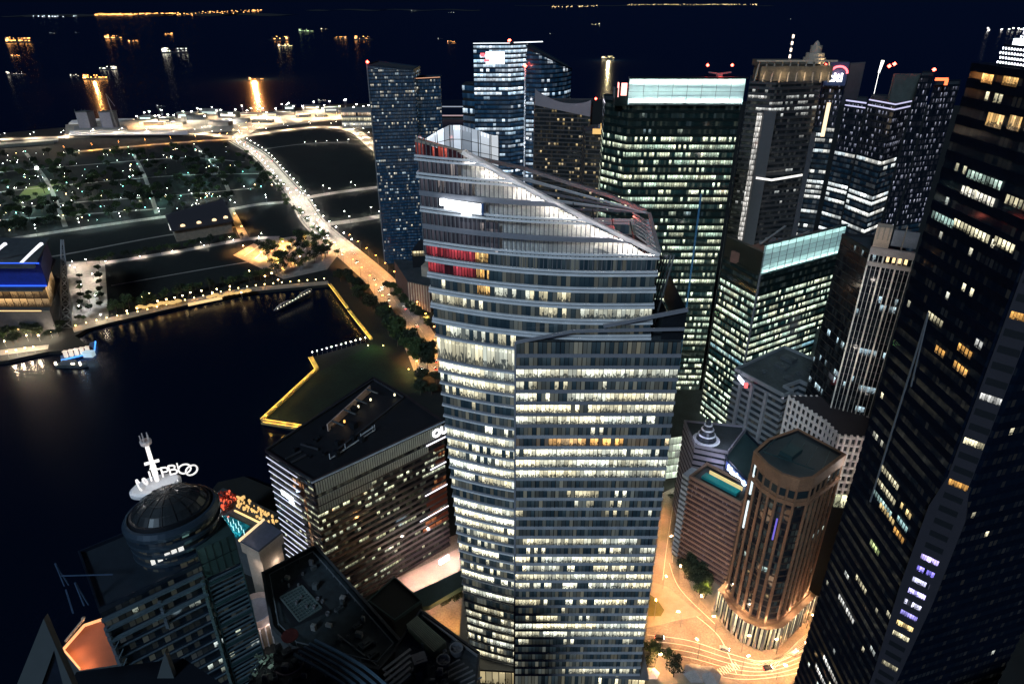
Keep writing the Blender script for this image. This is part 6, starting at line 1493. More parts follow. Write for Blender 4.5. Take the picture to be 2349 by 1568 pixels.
at_w = win('atrium_w', P=.62, W=.9, G=1, seed=280, a=(1,.42,.16), b=(1,.72,.45), s=.62, glass=(.04,.015,.01), mull=.15, clutter=1.6, row=0)
for k in range(15):
    z = 80-k*4.6; mb = MB(); t0 = LL_*(.74 if k > 1 else .45)+(3*(k == 1)); p, q = onL(t0, .6, z), onL(LL_*.80+k*.05, .7, z)
    mb.quad((p[0], p[1], z-3.8), (q[0], q[1], z-3.8), (q[0], q[1], z), (p[0], p[1], z), ((0, k+.01), (3, k+.01), (3, k+.99), (0, k+.99))); mb.build('atrium_glazing', at_w, tO)
def roofO(u, v, z=86): p = at(u, v, z); return p
mb = MB(); a, b = roofO(752, 985), roofO(850, 895); mb.beam(a+Vector((0, 0, 1)), b+Vector((0, 0, 1)), .5, 4.5); mb.build('roof_wall', mat('pink_wall', (.5,.38,.34), .7), tO)
for i in range(4):
    p = a.lerp(b, .1+i*.27); mb = MB(); mb.beam(p+Vector((0, 0, 3)), p+Vector((7, -4, 2.6)), .8, .6); mb.build('roof_beam', darkconc, tO)
for t in (.25, .6, .9): p = a.lerp(b, t); plight('roof_lamp', (p.x+4, p.y-4, 89.5), (1,.75,.55), 75, .3, tO)
mb = MB(); a, b = roofO(757, 1052), roofO(860, 985); mb.beam(a, b, .5, .5); [mb.beam(a.lerp(b, t), a.lerp(b, t)+Vector((0, 0, 3)), .35) for t in (0, .33, .68, .95, 1)]; mb.beam(a.lerp(b, .68)+Vector((0, 0, 2)), b+Vector((0, 0, 2)), .8, .3); mb.build('roof_rail', mat('rail_steel', (.35,.38,.42), .4), tO)
mb = MB()
for (u0, v0, u1, v1) in ((612, 1030, 857, 870), (857, 870, 925, 910), (640, 1060, 716, 1100), (655, 1052, 690, 1035), (668, 1060, 702, 1043), (690, 1018, 730, 1030), (770, 1035, 925, 912)): mb.beam(roofO(u0, v0), roofO(u1, v1), .7, .9)
mb.build('roof_curb', mat('curb_dark', (.034,.037,.046), .5), tO)
rooftop(tO, [(-112, 264), (-92, 250), (-62, 280), (-80, 320)], 85.1, 18, 80, 1.2, 4.5, darkm)
for (u, v, c) in ((850, 916, CREAM), (822, 932, CREAM), (790, 966, AMBER), (905, 905, CREAM)):
    p = roofO(u, v, 87); mb = MB(); mb.box(p, (.8, .8, 1.2)); mb.build('roof_lamp_head', glow('rl%d' % u, c, 2), tO)

# ================================================================== waterfront cluster behind the dome topped tower
wf = [at(u, v, 42) for u, v in ((552, 1243), (610, 1197), (647, 1223), (594, 1266))]
t = thing('cream_block', (wf[0].x, wf[0].y, 0), 'cream walled low block with a slate roof, lit warm, behind the dome topped tower', 'building')
q = ccw([(p.x, p.y) for p in wf]); mb = MB(); mb.prism(offset_poly(q, -1.0), 0, 42); mb.build('wall', creamm, t); mb = MB(); mb.prism(q, 42, 43.2); mb.build('roof', mat('slate', (.05,.06,.09), .8, bump=.4, scale=.5), t)
mb = MB(); ring(mb, offset_poly(q, .2), 36, 42, 0, 0, thick=.8); mb.build('cornice', creamm, t)
for (u, v, z) in ((585, 1310, 30), (640, 1290, 28), (560, 1225, 50), (620, 1330, 16)): p = at(u, v, z); plight('facade_light', p, (1,.80,.66), 800, .6, t)
mb = MB(); a, b = at(548, 1240, 44), at(606, 1190, 44); mb.beam(a, b, .8, 1); mb.build('edge_light', glow('edge_warm', (1,.75,.42), 1.0), t)
# blocks of the waterfront
t = thing('waterfront_terrace', tuple(at(530, 1180, 0)), 'low dark waterfront terrace deck carrying the lanterns and the teal pool', 'building')
q = ccw([tuple(at(u, v, 26).xy) for u, v in ((488, 1135), (512, 1118), (640, 1178), (600, 1205), (560, 1240), (498, 1215))]); mb = MB(); mb.prism(q, 0, 26); mb.build('wall', darkconc, t)
mb = MB(); mb.prism(ccw([tuple(at(u, v, 26).xy) for u, v in ((502, 1190), (520, 1182), (575, 1208), (545, 1236), (525, 1225))]), 26.05, 26.8); mb.build('pool', mat('teal_pool', (.02,.25,.3), .1), t)
for (u, v) in ((520, 1195), (545, 1212), (555, 1222), (530, 1210)): p = at(u, v, 30); plight('pool_light', p, (.3,.95,1), 260, .3, t)
for i in range(12):
    p = at(512+(i % 4)*12+(i//4)*6, 1190+(i//4)*10+(i % 4)*4, 27.5); mb = MB(); mb.tube((p.x, p.y, 26), (p.x, p.y, 30), .18, .1, 5); mb.build('pool_post', glow('post_teal', (.6,1,1), 1.6) if i == 0 else bpy.data.materials['post_teal'], t)
red_l, gold_l = glow('lantern_red', (1,.16,.07), .8), glow('lantern_gold', (1,.62,.22), .8); redd_l = mat('lantern_cloth', (.35,.04,.02), .7)
rnd = random.Random(3)
def lantern(m, nm):
    r = thing(nm, (0, 0, 0), 'x', 'lantern'); mb = MB(); mb.lathe((0, 0, 0), [(0, 0), (.5, .2), (.65, .9), (.5, 1.7), (0, 1.9)], 8); mb.build('shade', m, r); mb = MB(); mb.tube((0, 0, -2), (0, 0, 0), .1, n=4); mb.build('pole', greym, r); return r
la, lb, lc = lantern(red_l, 'red_lantern'), lantern(gold_l, 'gold_lantern'), lantern(redd_l, 'dark_lantern')
for (u, v) in inpx([(492, 1140), (515, 1122), (545, 1140), (535, 1165), (500, 1180)], 85, 31, -2):
    k = rnd.random(); p = at(u, v, 28); dup(la if k < .45 else lc, p, 0, rnd.uniform(.6, 1.2), 'glowing red lantern massed on the waterfront terrace' if k < .45 else 'dark red unlit lantern massed on the waterfront terrace', 'red lanterns' if k < .45 else 'dark lanterns')
for (u, v) in inpx([(540, 1142), (560, 1140), (640, 1195), (625, 1205), (545, 1165)], 80, 32, -2):
    p = at(u, v, 28); dup(lb, p, 0, rnd.uniform(.5, 1.1), 'glowing gold lantern massed on the waterfront terrace', 'gold lanterns')
for x in (la, lb, lc):
    purge(x)
for (u, v, c) in ((515, 1150, (1,.2,.1)), (575, 1170, (1,.7,.3)), (610, 1190, (1,.7,.3))): p = at(u, v, 32); plight('lantern_light', p, c, 420, .6)
mb = MB(); a, b = at(538, 1170, 27.5), at(600, 1200, 27.5); mb.beam(a, b, .8, .8); tag(mb.build('light_strip', glow('strip_amber', (1,.7,.3), 1.1)), 'straight golden light strip between the lanterns and the teal pool', 'light strip')
# pale rotunda seen in the gap
rc = at(588, 1400, 14); t = thing('rotunda', (rc.x, rc.y, 0), 'pale round hall with fins and a grey disc roof beside the dark flat roof', 'building')
mb = MB(); mb.lathe((rc.x, rc.y, 0), [(11, 0), (11, 14)], 28); mb.build('wall', creamm, t)
mb = MB(); [mb.beam((rc.x+11.4*math.cos(a), rc.y+11.4*math.sin(a), 0), (rc.x+11.4*math.cos(a), rc.y+11.4*math.sin(a), 14), .5) for a in [k*.224 for k in range(28)]]; mb.build('fin', whitem, t)
mb = MB(); mb.lathe((rc.x, rc.y, 14.2), [(0, .8), (7.5, .6), (7.5, 0)], 28); mb.build('disc_roof', mat('disc_grey', (.22,.26,.34), .6), t)
mb = MB(); mb.lathe((rc.x, rc.y, 14), [(11.8, -.5), (11.8, .3), (7.5, .3)], 28); mb.build('roof', mat('rot_pink', (.6,.48,.44), .7), t)
for (dx, dy) in ((-9, -11), (4, -15), (10, -9)): plight('facade_light', (rc.x+dx, rc.y+dy, 15), (1,.78,.72), 900, .5, t)
p = at(610, 1460, 3); plight('lamp_light', (p.x, p.y, 7), CO, 3500, .5)

# ================================================================== foreground roofs, bottom centre
q = [Vector(v) for v in ((-92, 182), (-76, 196), (-36, 152), (-42, 142), (-72, 150), (-81, 158))]
fr_ = thing('flat_roof_building', (-62, 165, 0), 'large dark flat roofed building with a sunken grille square on its roof', 'building')
P = ccw(q); mb = MB(); mb.prism(P, 0, 90); mb.build('wall', mat('wall_taupe', (.05,.048,.045), .8), fr_)
mb = MB(); mb.poly([(*p, 90.05) for p in P]); mb.build('roof', mat('roof_teal_dark', (.017,.026,.032), .7, var=.5, scale=.06), fr_)
mb = MB(); ring(mb, P, 88, 92.2, .3, 0, thick=1.0); mb.build('parapet', mat('parapet_grey', (.034,.04,.046), .7), fr_)
mb = MB(); ring(mb, offset_poly(P, -2.2), 91.8, 92.1, 0, 0, thick=.3)
for i in range(len(P)):
    a, b = [Vector(x) for x in (offset_poly(P, -2.2)[i], offset_poly(P, -2.2)[(i+1) % len(P)])]; n = max(1, int((b-a).length/5))
    for j in range(n): p = a.lerp(b, j/n); mb.beam((p.x, p.y, 90), (p.x, p.y, 92), .22)
mb.build('railing', mat('rail_grey', (.12,.14,.16), .5), fr_)
o4 = [at(u, v, 90.2) for u, v in ((687, 1319), (759, 1400), (672, 1438), (626, 1354))]; i4 = [at(u, v, 90.3) for u, v in ((693, 1343), (738, 1394), (687, 1425), (643, 1370))]
mb = MB(); mb.poly([p for p in o4]); mb.build('pit_shade', blackm, fr_)  # flat black sheet paints the dark of the sunken pit
mb = MB(); mb.poly([p for p in i4]); mb.build('skylight', mat('skylight_glass', (.05,.08,.085), .4), fr_)
mb = MB()
for k in range(1, 10): mb.beam(i4[0].lerp(i4[1], k/10)+Vector((0, 0, .15)), i4[3].lerp(i4[2], k/10)+Vector((0, 0, .15)), .28, .3)
for k in range(1, 7): mb.beam(i4[0].lerp(i4[3], k/7)+Vector((0, 0, .2)), i4[1].lerp(i4[2], k/7)+Vector((0, 0, .2)), .14, .2)
for k in range(4): mb.beam(i4[k]+Vector((0, 0, .2)), i4[(k+1) % 4]+Vector((0, 0, .2)), .5, .4)
mb.build('grille', mat('grille_grey', (.09,.12,.12), .5), fr_)
for k, (u, v, s) in enumerate(((840, 1480, 3), (855, 1505, 2.5), (820, 1440, 2), (780, 1400, 1.6), (720, 1305, 1.4))):
    p = at(u, v, 90); mb = MB(); mb.box((p.x, p.y, 90.8), (s*1.5, s, 1.5), .8); mb.box((p.x, p.y, 91.7), (s*.7, s*.5, .4), .8); mb.build('plant_room', [darkconc, roofm][k % 2], fr_)
rooftop(fr_, [(-88, 182), (-76, 192), (-40, 152), (-45, 146), (-70, 153)], 90.1, 26, 77, .8, 2.4)
mb = MB()
for i in range(7): 
    a = at(775+i*22, 1455+i*17, 90.4); b = at(797+i*22, 1472+i*17, 90.4); mb.beam(a, b, .5, .5)
mb.build('roof_duct', greym, fr_)
t = thing('low_dark_roof', (-20, 180, 0), 'low black roofed block between the flat roof and the curved tower', 'building')
q = ccw([tuple(at(u, v, 58).xy) for u, v in ((905, 1325), (953, 1366), (968, 1380), (905, 1425), (845, 1380))]); mb = MB(); mb.prism(q, 0, 58); mb.build('wall', mat('roof_near_black', (.005,.008,.012), .8), t)
mb = MB(); ring(mb, q, 57.5, 59, .1, 0, thick=.6); mb.build('parapet', tealm, t)
# roof with yellow louvre box and two fans
q = ccw([(-30, 157), (-10, 140.7), (-11, 120), (-33, 124), (-36, 143)])
t = thing('plant_roof_building', (-22, 138, 0), 'dark roof crowded with a ribbed olive box, two round fans and pipes', 'building')
mb = MB(); mb.prism(q, 0, 100); mb.build('wall', navym, t); mb = MB(); ring(mb, q, 99, 101.5, .2, 0, thick=.7); mb.build('parapet', darkm, t)
mb = MB(); mb.poly([(*p, 100.1) for p in q]); mb.build('roof', roofm, t)
bx = [at(u, v, 103.5) for u, v in ((956, 1413), (1022, 1472), (996, 1494), (933, 1431))]
mb = MB(); mb.prism(ccw([(p.x, p.y) for p in bx]), 100, 103.4); mb.build('plant_room', mat('olive', (.12,.12,.075), .7), t)
mb = MB(); [mb.beam(bx[0].lerp(bx[3], k/8)+Vector((0, 0, .1)), bx[1].lerp(bx[2], k/8)+Vector((0, 0, .1)), .3, .35) for k in range(9)]; mb.build('louvre', mat('olive_light', (.12,.125,.085), .6), t)
for (u, v) in ((1047, 1486), (1017, 1513)):
    p = at(u, v, 102); mb = MB(); mb.lathe((p.x, p.y, 100), [(1.9, 0), (2.1, 2.4), (1.8, 2.4), (1.6, 1.2), (0, 1.2)], 20); [mb.beam((p.x, p.y, 101.6), (p.x+1.7*math.cos(k), p.y+1.7*math.sin(k), 101.6), .4, .1) for k in (0, 1.25, 2.5, 3.75, 5)]; mb.build('cooling_fan', greym, t)
mb = MB()
for k in range(6): mb.beam(at(1000+k*14, 1540+k*6, 101), at(1055+k*10, 1512+k*8, 101), .4, .4)
for k in range(8): mb.beam(at(965+k*8, 1500+k*10, 101), at(972+k*8, 1496+k*10, 103), .35)
mb.beam(at(970, 1412, 101), at(1098, 1505, 101), .4, .8); mb.build('pipe', greym, t)
mb = MB(); a = at(964, 1530, 103); mb.box((a.x, a.y, 103), (3.4, 3.0, 8), .4); mb.build('chimney', tealm, t); mb = MB(); mb.box((a.x, a.y, 107.1), (4, 3.6, .5), .4); mb.box((a.x, a.y, 107.4), (2.4, 2, .3), .4); mb.build('chimney_cap', greym, t)
for k in range(5):
    mb = MB(); mb.beam(at(878+k*3, 1536+k*13, 103.4-k*.1), at(942, 1488+k*14, 103.4-k*.1), .9, .35); mb.build('slat', mat('slat_white', (.26,.28,.31), .6) if k == 0 else bpy.data.materials['slat_white'], t)
# roof with curved parallel beams
rooftop(t, [(-30, 152), (-14, 139), (-14, 124), (-31, 127)], 100.2, 16, 78, .8, 2.4)
t = thing('curved_beam_roof', (-50, 118, 0), 'black rooftop at the bottom crossed by parallel pale blue curved beams', 'building')
q = ccw([(-67, 124), (-53, 127), (-28, 113), (-26, 95), (-72, 95)]); mb = MB(); mb.prism(q, 0, 122); mb.build('wall', mat('roof_black2', (.010,.014,.022), .7), t)
for k in range(5):
    mb = MB(); l = [(722-k*12, 1467+k*8), (790-k*12, 1502+k*9), (850-k*13, 1540+k*9), (905-k*15, 1592+k*8), (930-k*15, 1640+k*8)]; P = smooth([at(u, v, 125.5) for u, v in l], 4)
    for a, b in zip(P, P[1:]): mb.beam(a, b, .55, .7)
    mb.build('curved_beam', mat('beam_blue', (.07,.13,.185), .5) if k == 0 else bpy.data.materials['beam_blue'], t)
rooftop(t, [(-66, 122), (-54, 124), (-32, 111), (-36, 99), (-66, 100)], 122.1, 22, 79, .7, 2.2)
p = at(665, 1458, 123); mb = MB(); mb.lathe((p.x, p.y, 123), [(0, .5), (2.3, .4), (2.3, 0)], 20); mb.build('dish', mat('dish_red', (.28,.08,.08), .7), t)
mb = MB(); l = smooth([at(u, v, 123) for u, v in ((690, 1500), (690, 1530), (655, 1548), (625, 1535))], 6); [mb.beam(a, b, .4) for a, b in zip(l, l[1:])]; mb.build('curved_rail', mat('rail_mauve', (.14,.10,.12), .5), t)
for k, (u, v, s) in enumerate(((660, 1500, 2), (680, 1520, 1.6), (640, 1490, 1.4), (760, 1545, 2.4))):
    p = at(u, v, 122); mb = MB(); mb.box((p.x, p.y, 122.8), (s*1.3, s, 1.6), .7); mb.box((p.x+.3, p.y, 123.8), (s*.5, s*.6, .5), .7); mb.build('plant_room', darkconc, t)
p = at(605, 1530, 123); mb = MB(); rr = random.Random(8)
for _ in range(60): 
    q_ = (p.x+rr.uniform(-3.5, 3), p.y+rr.uniform(-3, 3.5), 122.5+rr.uniform(0, 1.5)); a = Vector((rr.gauss(0, 1), rr.gauss(0, 1), rr.gauss(0, 1)))*.35; b = Vector((rr.gauss(0, 1), rr.gauss(0, 1), rr.gauss(0, 1)))*.35; v0 = Vector(q_); mb.quad(v0-a, v0-b, v0+a, v0+b)
mb.build('roof_garden', mat('pale_leaf', (.3,.42,.38), .6), t); plight('roof_lamp', (p.x, p.y, 126), (.85,1,.9), 120, .3, t)
# dark raised walkway by the courtyard
t = thing('walkway', tuple(at(1000, 1345, 12)), 'dark raised walkway crossing the pink courtyard left of the curved tower', 'walkway')
mb = MB(); mb.prism(ccw([tuple(at(u, v, 14).xy) for u, v in ((940, 1362), (1062, 1305), (1066, 1340), (985, 1388), (955, 1392))]), 11, 14); mb.build('deck', tealm, t)
mb = MB(); [mb.beam(at(942+i*11, 1361-i*5.1, 14), at(942+i*11, 1361-i*5.1, 15.6), .25) for i in range(11)]; mb.build('railing', darkm, t)
mb = MB(); a, b = at(1008, 1290, 16), at(1030, 1276, 16); mb.beam(a, b, 1, 2.6); tag(mb.build('lit_sign', glow('court_sign', (.7,.88,1), 5)), 'bright blue white sign box over the pink courtyard', 'sign')
plight('sign_light', tuple(at(1015, 1292, 14)), (.5,.75,1), 900, .6)

# ================================================================== far left structures
p0 = Vector((-640, 565, 0)); t = thing('arched_hall', (-500, 575, 0), 'deep blue lit hall with white arched ribs and amber tiers at the left edge', 'hall')
xr = -427
for (z0, z1, y0, m, nm) in ((0, 24, 566, mat('hall_dark', (.05,.05,.055), .7), 'base_tier'), (26, 44, 570, win('hall_amber', P=.93, W=7, G=3, seed=301, a=(1,.55,.2), b=(1,.68,.35), s=.55, glass=(.05,.03,.02), mull=.05, clutter=1.4), 'amber_tier'), (45, 66, 574, mat('hall_blue', (.01,.03,.25), .6), 'blue_wall')):
    mb = MB(); 
    if nm == 'amber_tier':
        for k in range(2): mb.quad((-700, y0, z0+k*9), (xr, y0, z0+k*9), (xr, y0, z0+k*9+8.4), (-700, y0, z0+k*9+8.4), ((0, k+.01), (280, k+.01), (280, k+.99), (0, k+.99)))
        mb.quad((xr, y0, z0), (xr-33, y0+60, z0), (xr-33, y0+60, z1), (xr, y0, z1), ((0, 5.01), (60, 5.01), (60, 5.9), (0, 5.9)))
    else: mb.prism([(-700, y0), (xr, y0), (xr-38, y0+70), (-700, y0+70)], z0, z1)
    mb.build(nm, m, t)
for z in (24.2, 44.2, 66.5):
    mb = MB(); mb.prism([(-702, 563), (xr+2, 563), (xr-36, 646), (-702, 646)], z, z+1.2); mb.build('floor_slab', darkconc, t)
for (z, y) in ((46, 572.6), (67.9, 572.6)):
    mb = MB(); mb.beam((-700, y, z), (xr, y, z), .7, 1.0); mb.build('edge_light', glow('line_blue%d' % z, (.03,.12,1), 1.6), t)
mb = MB(); mb.beam((-700, 562.4, 25.4), (xr-5, 562.4, 25.4), .5, .8); mb.beam((-700, 560, 8), (xr-20, 560, 8), .5, .8); mb.build('edge_light', glow('line_amber', (1,.6,.28), 1.3), t)
for i in range(9):
    x = xr-12-i*33; mb = MB(); P = [(x-6+17*math.sin(k/8*1.57), 574+1.5*k, 67+15*math.sin(k/8*math.pi*.5)+0*k) for k in range(9)]
    for a, b in zip(P, P[1:]): mb.beam(a, b, 2.4, 2.0)
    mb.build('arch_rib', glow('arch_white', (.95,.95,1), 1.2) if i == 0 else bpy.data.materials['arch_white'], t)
for i in range(8): alight('wall_light', (-436-i*36, 566, 56), (30, 2), (0, 1, 0), (.02,.12,1), 150, t)
for i in range(5): alight('wall_light', (-445-i*50, 554, 8), (30, 2), (0, 1, -.2), (1,.6,.3), 1100, t)
# lattice mast wall
p = at(153, 752); t = thing('lattice_pylon', (p.x, p.y, 0), 'tall narrow lattice pylon wall beside the bright plaza', 'pylon')
mb = MB(); top = aty(158, 588, p.y+50)
for (dx, dy) in ((-5, -1), (5, 1)):
    mb.beam((p.x+dx, p.y+dy, 0), (top.x+dx*.2, p.y+48, 72), 1.0)
for k in range(11):
    f0, f1 = k/11, (k+1)/11
    def Q(s, f): a = Vector((p.x+s*5, p.y+s, 0)); b = Vector((top.x+s, p.y+48, 72)); return a.lerp(b, f)
    mb.beam(Q(-1, f0), Q(1, f1), .6); mb.beam(Q(1, f0), Q(-1, f1), .6); mb.beam(Q(-1, f0), Q(1, f0), .5)
mb.build('truss', greym, t)
for z in (10, 26, 45): plight('truss_light', (p.x+9, p.y-4+z*.6, z), (1,.88,.78), 1200, .8, t)
# jetty with blue edge
p = at(178, 808, -1); t = thing('jetty', (p.x, p.y, -1), 'blue edged floating jetty with a row of lit white kiosks at the bay corner', 'jetty')
mb = MB(); mb.prism(ccw([tuple(at(u, v, -1).xy) for u, v in ((140, 826), (212, 808), (218, 782), (206, 785), (200, 800), (138, 815))]), -3, -1.2); mb.build('deck', mat('jetty_blue', (.05,.12,.25), .5), t)
mb = MB(); a, b, c = at(140, 826, -.8), at(216, 808, -.8), at(219, 783, -.8); mb.beam(a, b, .9, 1.0); mb.beam(b, c, .9, 1.0); mb.build('edge_light', glow('jetty_line', (.08,.35,1), 1.7), t)
for i in range(5):
    p = at(152+i*12.5, 817-i*2.6, 0); mb = MB(); mb.box((p.x, p.y, 2), (2.6, 2.2, 5.5)); mb.box((p.x, p.y, 5), (3.4, 3, .5)); mb.build('kiosk', glow('kiosk_white', (1,.82,.65), .7) if i == 0 else bpy.data.materials['kiosk_white'], t)
p = at(210, 812, 0); mb = MB(); mb.box((p.x, p.y-3, 1.5), (8, 5, 4)); mb.box((p.x, p.y-3, 4), (9, 6, .5)); mb.build('pavilion', glow('pav_white', (.7,.9,1), .5), t)
plight('jetty_light', (at(180, 822).x, at(180, 822).y, 6), (.3,.6,1), 2500, .5, t); plight('jetty_light', (at(170, 806).x, at(170, 806).y, 8), (1,.85,.7), 2500, .5, t)
p = at(165, 838, -2); t = thing('moored_boat', (p.x, p.y, -3), 'small dark moored boat outlined by lamps below the blue jetty', 'boat')
mb = MB(); mb.prism(ccw([(p.x-13, p.y-2.5), (p.x+9, p.y-3), (p.x+14, p.y), (p.x+9, p.y+3), (p.x-13, p.y+2.5)]), -3, -.6); mb.build('hull', darkconc, t); mb = MB(); mb.box((p.x-2, p.y, 1), (12, 4, 3)); mb.build('cabin', greym, t)
mb = MB(); mb.box((p.x-12, p.y-2, 1), (1.3, 1, 2.5)); mb.box((p.x+9, p.y-2, 1), (1, 1, 3)); mb.box((p.x+3, p.y-2.4, 1), (3, .5, .8)); mb.build('deck_lamp', G_sw, t)
# ferry terminal with two grey towers
p = at(220, 300); t = thing('ferry_terminal', (p.x, p.y, 0), 'long white canopied quay terminal in two decks, far left', 'terminal')
def blk(px4, z0, z1, m, nm, tt_): mb = MB(); mb.prism(ccw([tuple(at(u, v, z1).xy) for u, v in px4]), z0, z1); return mb.build(nm, m, tt_)
blk(((157, 283), (282, 276), (308, 272), (220, 272), (165, 276)), 16, 19, whitem, 'upper_canopy', t); blk(((170, 300), (290, 297), (290, 289), (170, 290)), 0, 10, concrete, 'hall', t)
blk(((157, 309), (430, 307), (430, 300), (160, 300)), 5, 7, whitem, 'lower_canopy', t)
for i in range(9):
    q_ = at(165+i*26, 312); plight('canopy_light', (q_.x, q_.y-6, 13), (1,.80,.58), 11000, 1, t)
for i in range(5): q_ = at(170+i*26, 290); plight('canopy_light', (q_.x, q_.y-20, 32), (1,.85,.7), 4000, 1, t)
for i, (u0, u1, lab) in enumerate(((172, 198, 'left one of the twin square grey towers on the far quay'), (225, 251, 'right one of the twin square grey towers on the far quay, beside a crane mast'))):
    a, b = aty(u0, 258, 1640), aty(u1, 257, 1640); t = thing('grey_tower', (a.x, a.y, 0), lab, 'tower', 'twin grey towers on the quay')
    mb = MB(); mb.prism([(a.x, 1640), (b.x, 1640), (b.x+4, 1662), (a.x+4, 1662)], 0, a.z); mb.build('wall', mat('quay_grey%d' % i, (.12,.13,.17), .7), t)
    mb = MB(); mb.prism([(a.x-1, 1639), (b.x+1, 1639), (b.x+5, 1663), (a.x+3, 1663)], a.z, a.z+1.5); [mb.beam((a.x+k*8, 1641, a.z), (a.x+k*8, 1641, a.z+7), .8) for k in (0, 2, 3)]; mb.build('roof', darkconc, t)
    plight('tower_light', ((a.x+b.x)/2, 1600, 30), (.8,.8,1), 3500, 2, t)
a = aty(262, 262, 1630); mb = MB(); [mb.beam((a.x+s*1.5+4*0, 1630, 0), (a.x-8, 1630, 88), .8) for s in (-1, 1)]; mb.beam((a.x-8, 1630, 88), (a.x+6, 1630, 60), .6); tag(mb.build('crane_mast', greym), 'thin leaning crane mast right of the twin grey towers', 'crane')
# dark roofed hall on the plots
t = thing('dark_roof_hall', tuple(at(455, 500)), 'large plain grey roofed hall with four lamps along its front edge', 'hall')
q = ccw([tuple(at(u, v, 16).xy) for u, v in ((378, 492), (513, 457), (536, 507), (394, 530))]); mb = MB(); mb.prism(offset_poly(q, -3), 0, 15); mb.build('wall', mat('hall_wall', (.3,.24,.18), .8), t); mb = MB(); mb.prism(q, 15, 16.5); mb.build('roof', mat('hall_roof', (.04,.037,.046), .8, var=.1), t)
for (u, v) in ((422, 522), (459, 515), (494, 509), (520, 503)):
    p = at(u, v, 14); mb = MB(); mb.lathe((p.x, p.y-2, 16.6), [(3, 0), (2.6, 1.8), (0, 3)], 10); mb.build('dome_lamp', glow('dome_lamp%d' % u, (1,.72,.4), 1.6), t); plight('wall_light', (p.x, p.y-6, 8), (1,.6,.3), 2500, .5, t)
mb = MB(); p = at(392, 520, 8); mb.box((p.x+2, p.y, 8), (7, 3, 9)); mb.box((p.x-4, p.y+24, 10), (1.5, 40, 3)); mb.build('end_lamp', glow('end_white', (1,.95,.88), 1.0), t)
# barrage deck
t = thing('barrage', tuple(at(60, 318)), 'long pale bridge deck with two lamps at the far left shore', 'bridge')
mb = MB(); a, b = at(-60, 336, 4), at(133, 322, 4); mb.beam(a, b, 26, 4); mb.build('deck', concrete, t); mb = MB(); mb.beam(a+Vector((0, -16, -2)), b+Vector((0, -16, -2)), 3, 8); mb.build('parapet', mat('barrage_olive', (.2,.19,.15), .8), t)
for (u, v) in ((10, 325), (87, 318), (117, 317)): p = at(u, v, 4); plight('deck_light', (p.x, p.y-20, 20), (1,.85,.6), 60000, 1, t)
# low building beside the near avenue
t = thing('low_finned_building', tuple(at(935, 690)), 'low building with a dark roof and cream finned wall beside the near avenue', 'building')
q = ccw([(-104, 627), (-82, 615), (-70, 660), (-100, 684), (-128, 690)]); mb = MB(); mb.prism(q, 0, 28); mb.build('wall', mat('brick_side', (.16,.08,.06), .8), t); mb = MB(); mb.prism(offset_poly(q, .4), 28, 29); mb.build('roof', roofm, t)
mb = MB(); 
for k in range(9): a = Vector((-104, 627)).lerp(Vector((-82, 615)), k/8); mb.beam((a.x, a.y-.6, 1), (a.x, a.y-.6, 28), .9)
mb.build('fin', creamm, t); mb = MB(); mb.prism(ccw([(-92, 640), (-76, 632), (-72, 650), (-88, 656)]), 29, 40); mb.build('upper_block', creamm, t); mb = MB(); mb.prism(ccw([(-104, 664), (-72, 668), (-72, 700), (-100, 700)]), 29, 48); mb.build('podium', darkm, t)
mb = MB(); mb.quad((-103, 663, 42), (-74, 667, 42), (-74, 667, 47.5), (-103, 663, 47.5), ((0, .01), (30, .01), (30, .99), (0, .99))); mb.build('lit_frieze', win('frieze', P=.95, W=1, G=1, seed=330, a=CREAM, b=WARM, s=.9, clutter=2), t)
mb = MB(); mb.beam((-90, 655, 36), (-74, 658, 36), .6, 2.5); mb.build('edge_light', glow('teal_line', (.1,.8,.65), .8), t)
plight('wall_light', (-99, 608, 18), (1,.85,.65), 5000, 1, t)
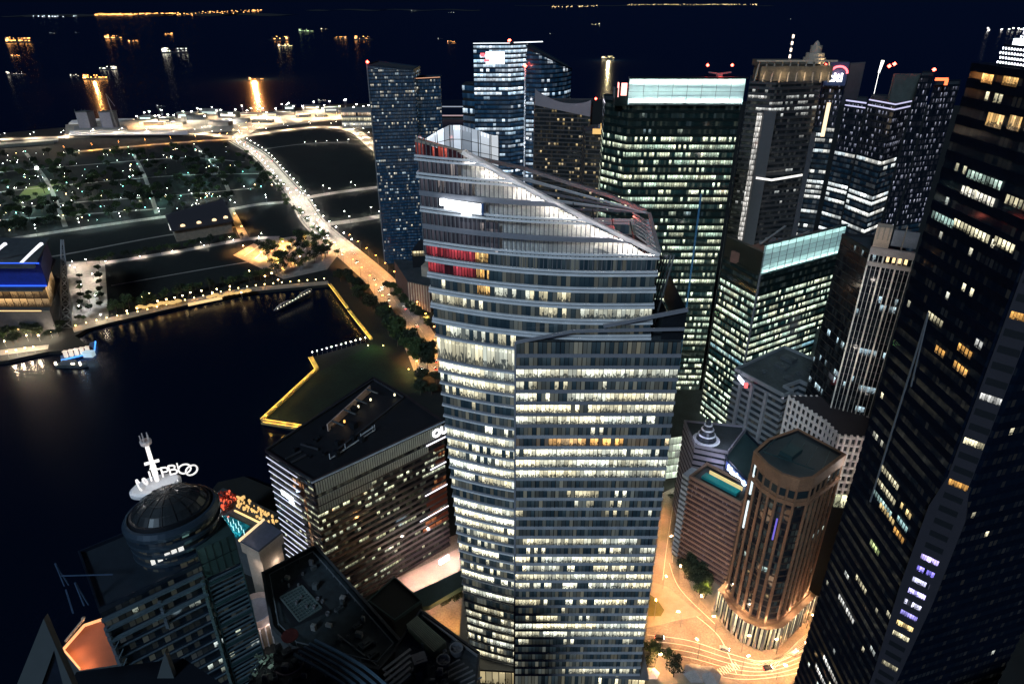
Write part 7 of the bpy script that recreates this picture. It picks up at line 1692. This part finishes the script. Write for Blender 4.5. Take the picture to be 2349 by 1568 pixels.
# low sheds between the sail towers and the blue towers, quay sheds
for i, (u0, u1, v, y, z, lab) in enumerate(((998, 1062, 242, 1250, 26, 'pale flat roofed terminal behind, between the sail towers and blue tower'), (1000, 1066, 262, 1080, 22, 'pinkish edged flat terminal roof between the sail towers and blue tower, front one'), (1000, 1060, 292, 1000, 12, 'amber lit low hall right behind the lower sail tower'))):
    a, b = aty(u0, v, y), aty(u1, v, y); z = max(8, a.z); t = thing('terminal_building', (a.x, y, 0), lab, 'building'); mb = MB(); mb.prism([(a.x, y), (b.x, y), (b.x+6, y+70), (a.x+6, y+70)], 0, z-3); mb.build('wall', darkconc, t); mb = MB(); mb.prism([(a.x-3, y-3), (b.x+3, y-3), (b.x+9, y+73), (a.x+3, y+73)], z-3, z); mb.build('roof', navym, t)
    mb = MB(); mb.beam((a.x-3, y-4, z-1.5), (b.x+3, y-4, z-1.5), 1, 1.6); mb.build('edge_light', glow('edge_t%d' % i, [(.7,.75,.85), (.9,.6,.6), (1,.65,.3)][i], [.35, .4, .9][i]), t)
rnd = random.Random(77)
for i in range(22):
    u = 335+i*24+rnd.uniform(-6, 6); v = 286-(u-330)*.055+rnd.uniform(-9, 9)+(2 if i % 2 else -10); p = at(u, v); w_, d_, h_ = rnd.uniform(26, 60), rnd.uniform(14, 26), rnd.uniform(5, 14)
    t = thing('quay_shed', (p.x, p.y, 0), 'low warehouse shed on the brightly lit quay', 'shed', 'warehouse sheds on the quay'); r_ = rnd.uniform(-.15, .1)
    mb = MB(); mb.box((p.x, p.y, h_/2), (w_, d_, h_), r_); mb.build('wall', [concrete, creamm, darkconc][i % 3], t); mb = MB(); mb.box((p.x, p.y, h_+.4), (w_+2, d_+2, .8), r_); mb.build('roof', [concrete, greym, darkconc][i % 3], t)
    if i % 2 == 0:
        mb = MB(); mb.box((p.x, p.y-d_/2-.3, h_*.5), (w_*.8, .3, h_*.4), r_); mb.build('lit_window', win('shed_w%d' % i, P=.8, W=2, G=1, seed=i, a=WARM, b=WHITE, s=1.0) if False else glow('shed_g%d' % i, rnd.choice([(1,.8,.55), (1,.92,.8), (.8,1,.95)]), rnd.uniform(.6, 1.6)), t)
a, b = aty(780, 240, 1700), aty(866, 244, 1700); t = thing('lit_terminal', (a.x, 1700, 0), 'long amber lit multi deck hall at the right end of the quay', 'building')
mb = MB(); mb.prism([(a.x, 1700), (b.x+60, 1700), (b.x+60, 1760), (a.x, 1760)], 0, 40); mb.build('wall', concrete, t)
for k in range(3): 
    mb = MB(); mb.quad((a.x, 1699, 4+k*12), (b.x+60, 1699, 4+k*12), (b.x+60, 1699, 12+k*12), (a.x, 1699, 12+k*12), ((0, k+.01), (200, k+.01), (200, k+.99), (0, k+.99))); mb.build('window_band', win('term_w%d' % k, P=.9, W=6, G=1, seed=k, a=[WHITE, CREAM, (1,.6,.4)][k], b=CREAM, s=.8), t)
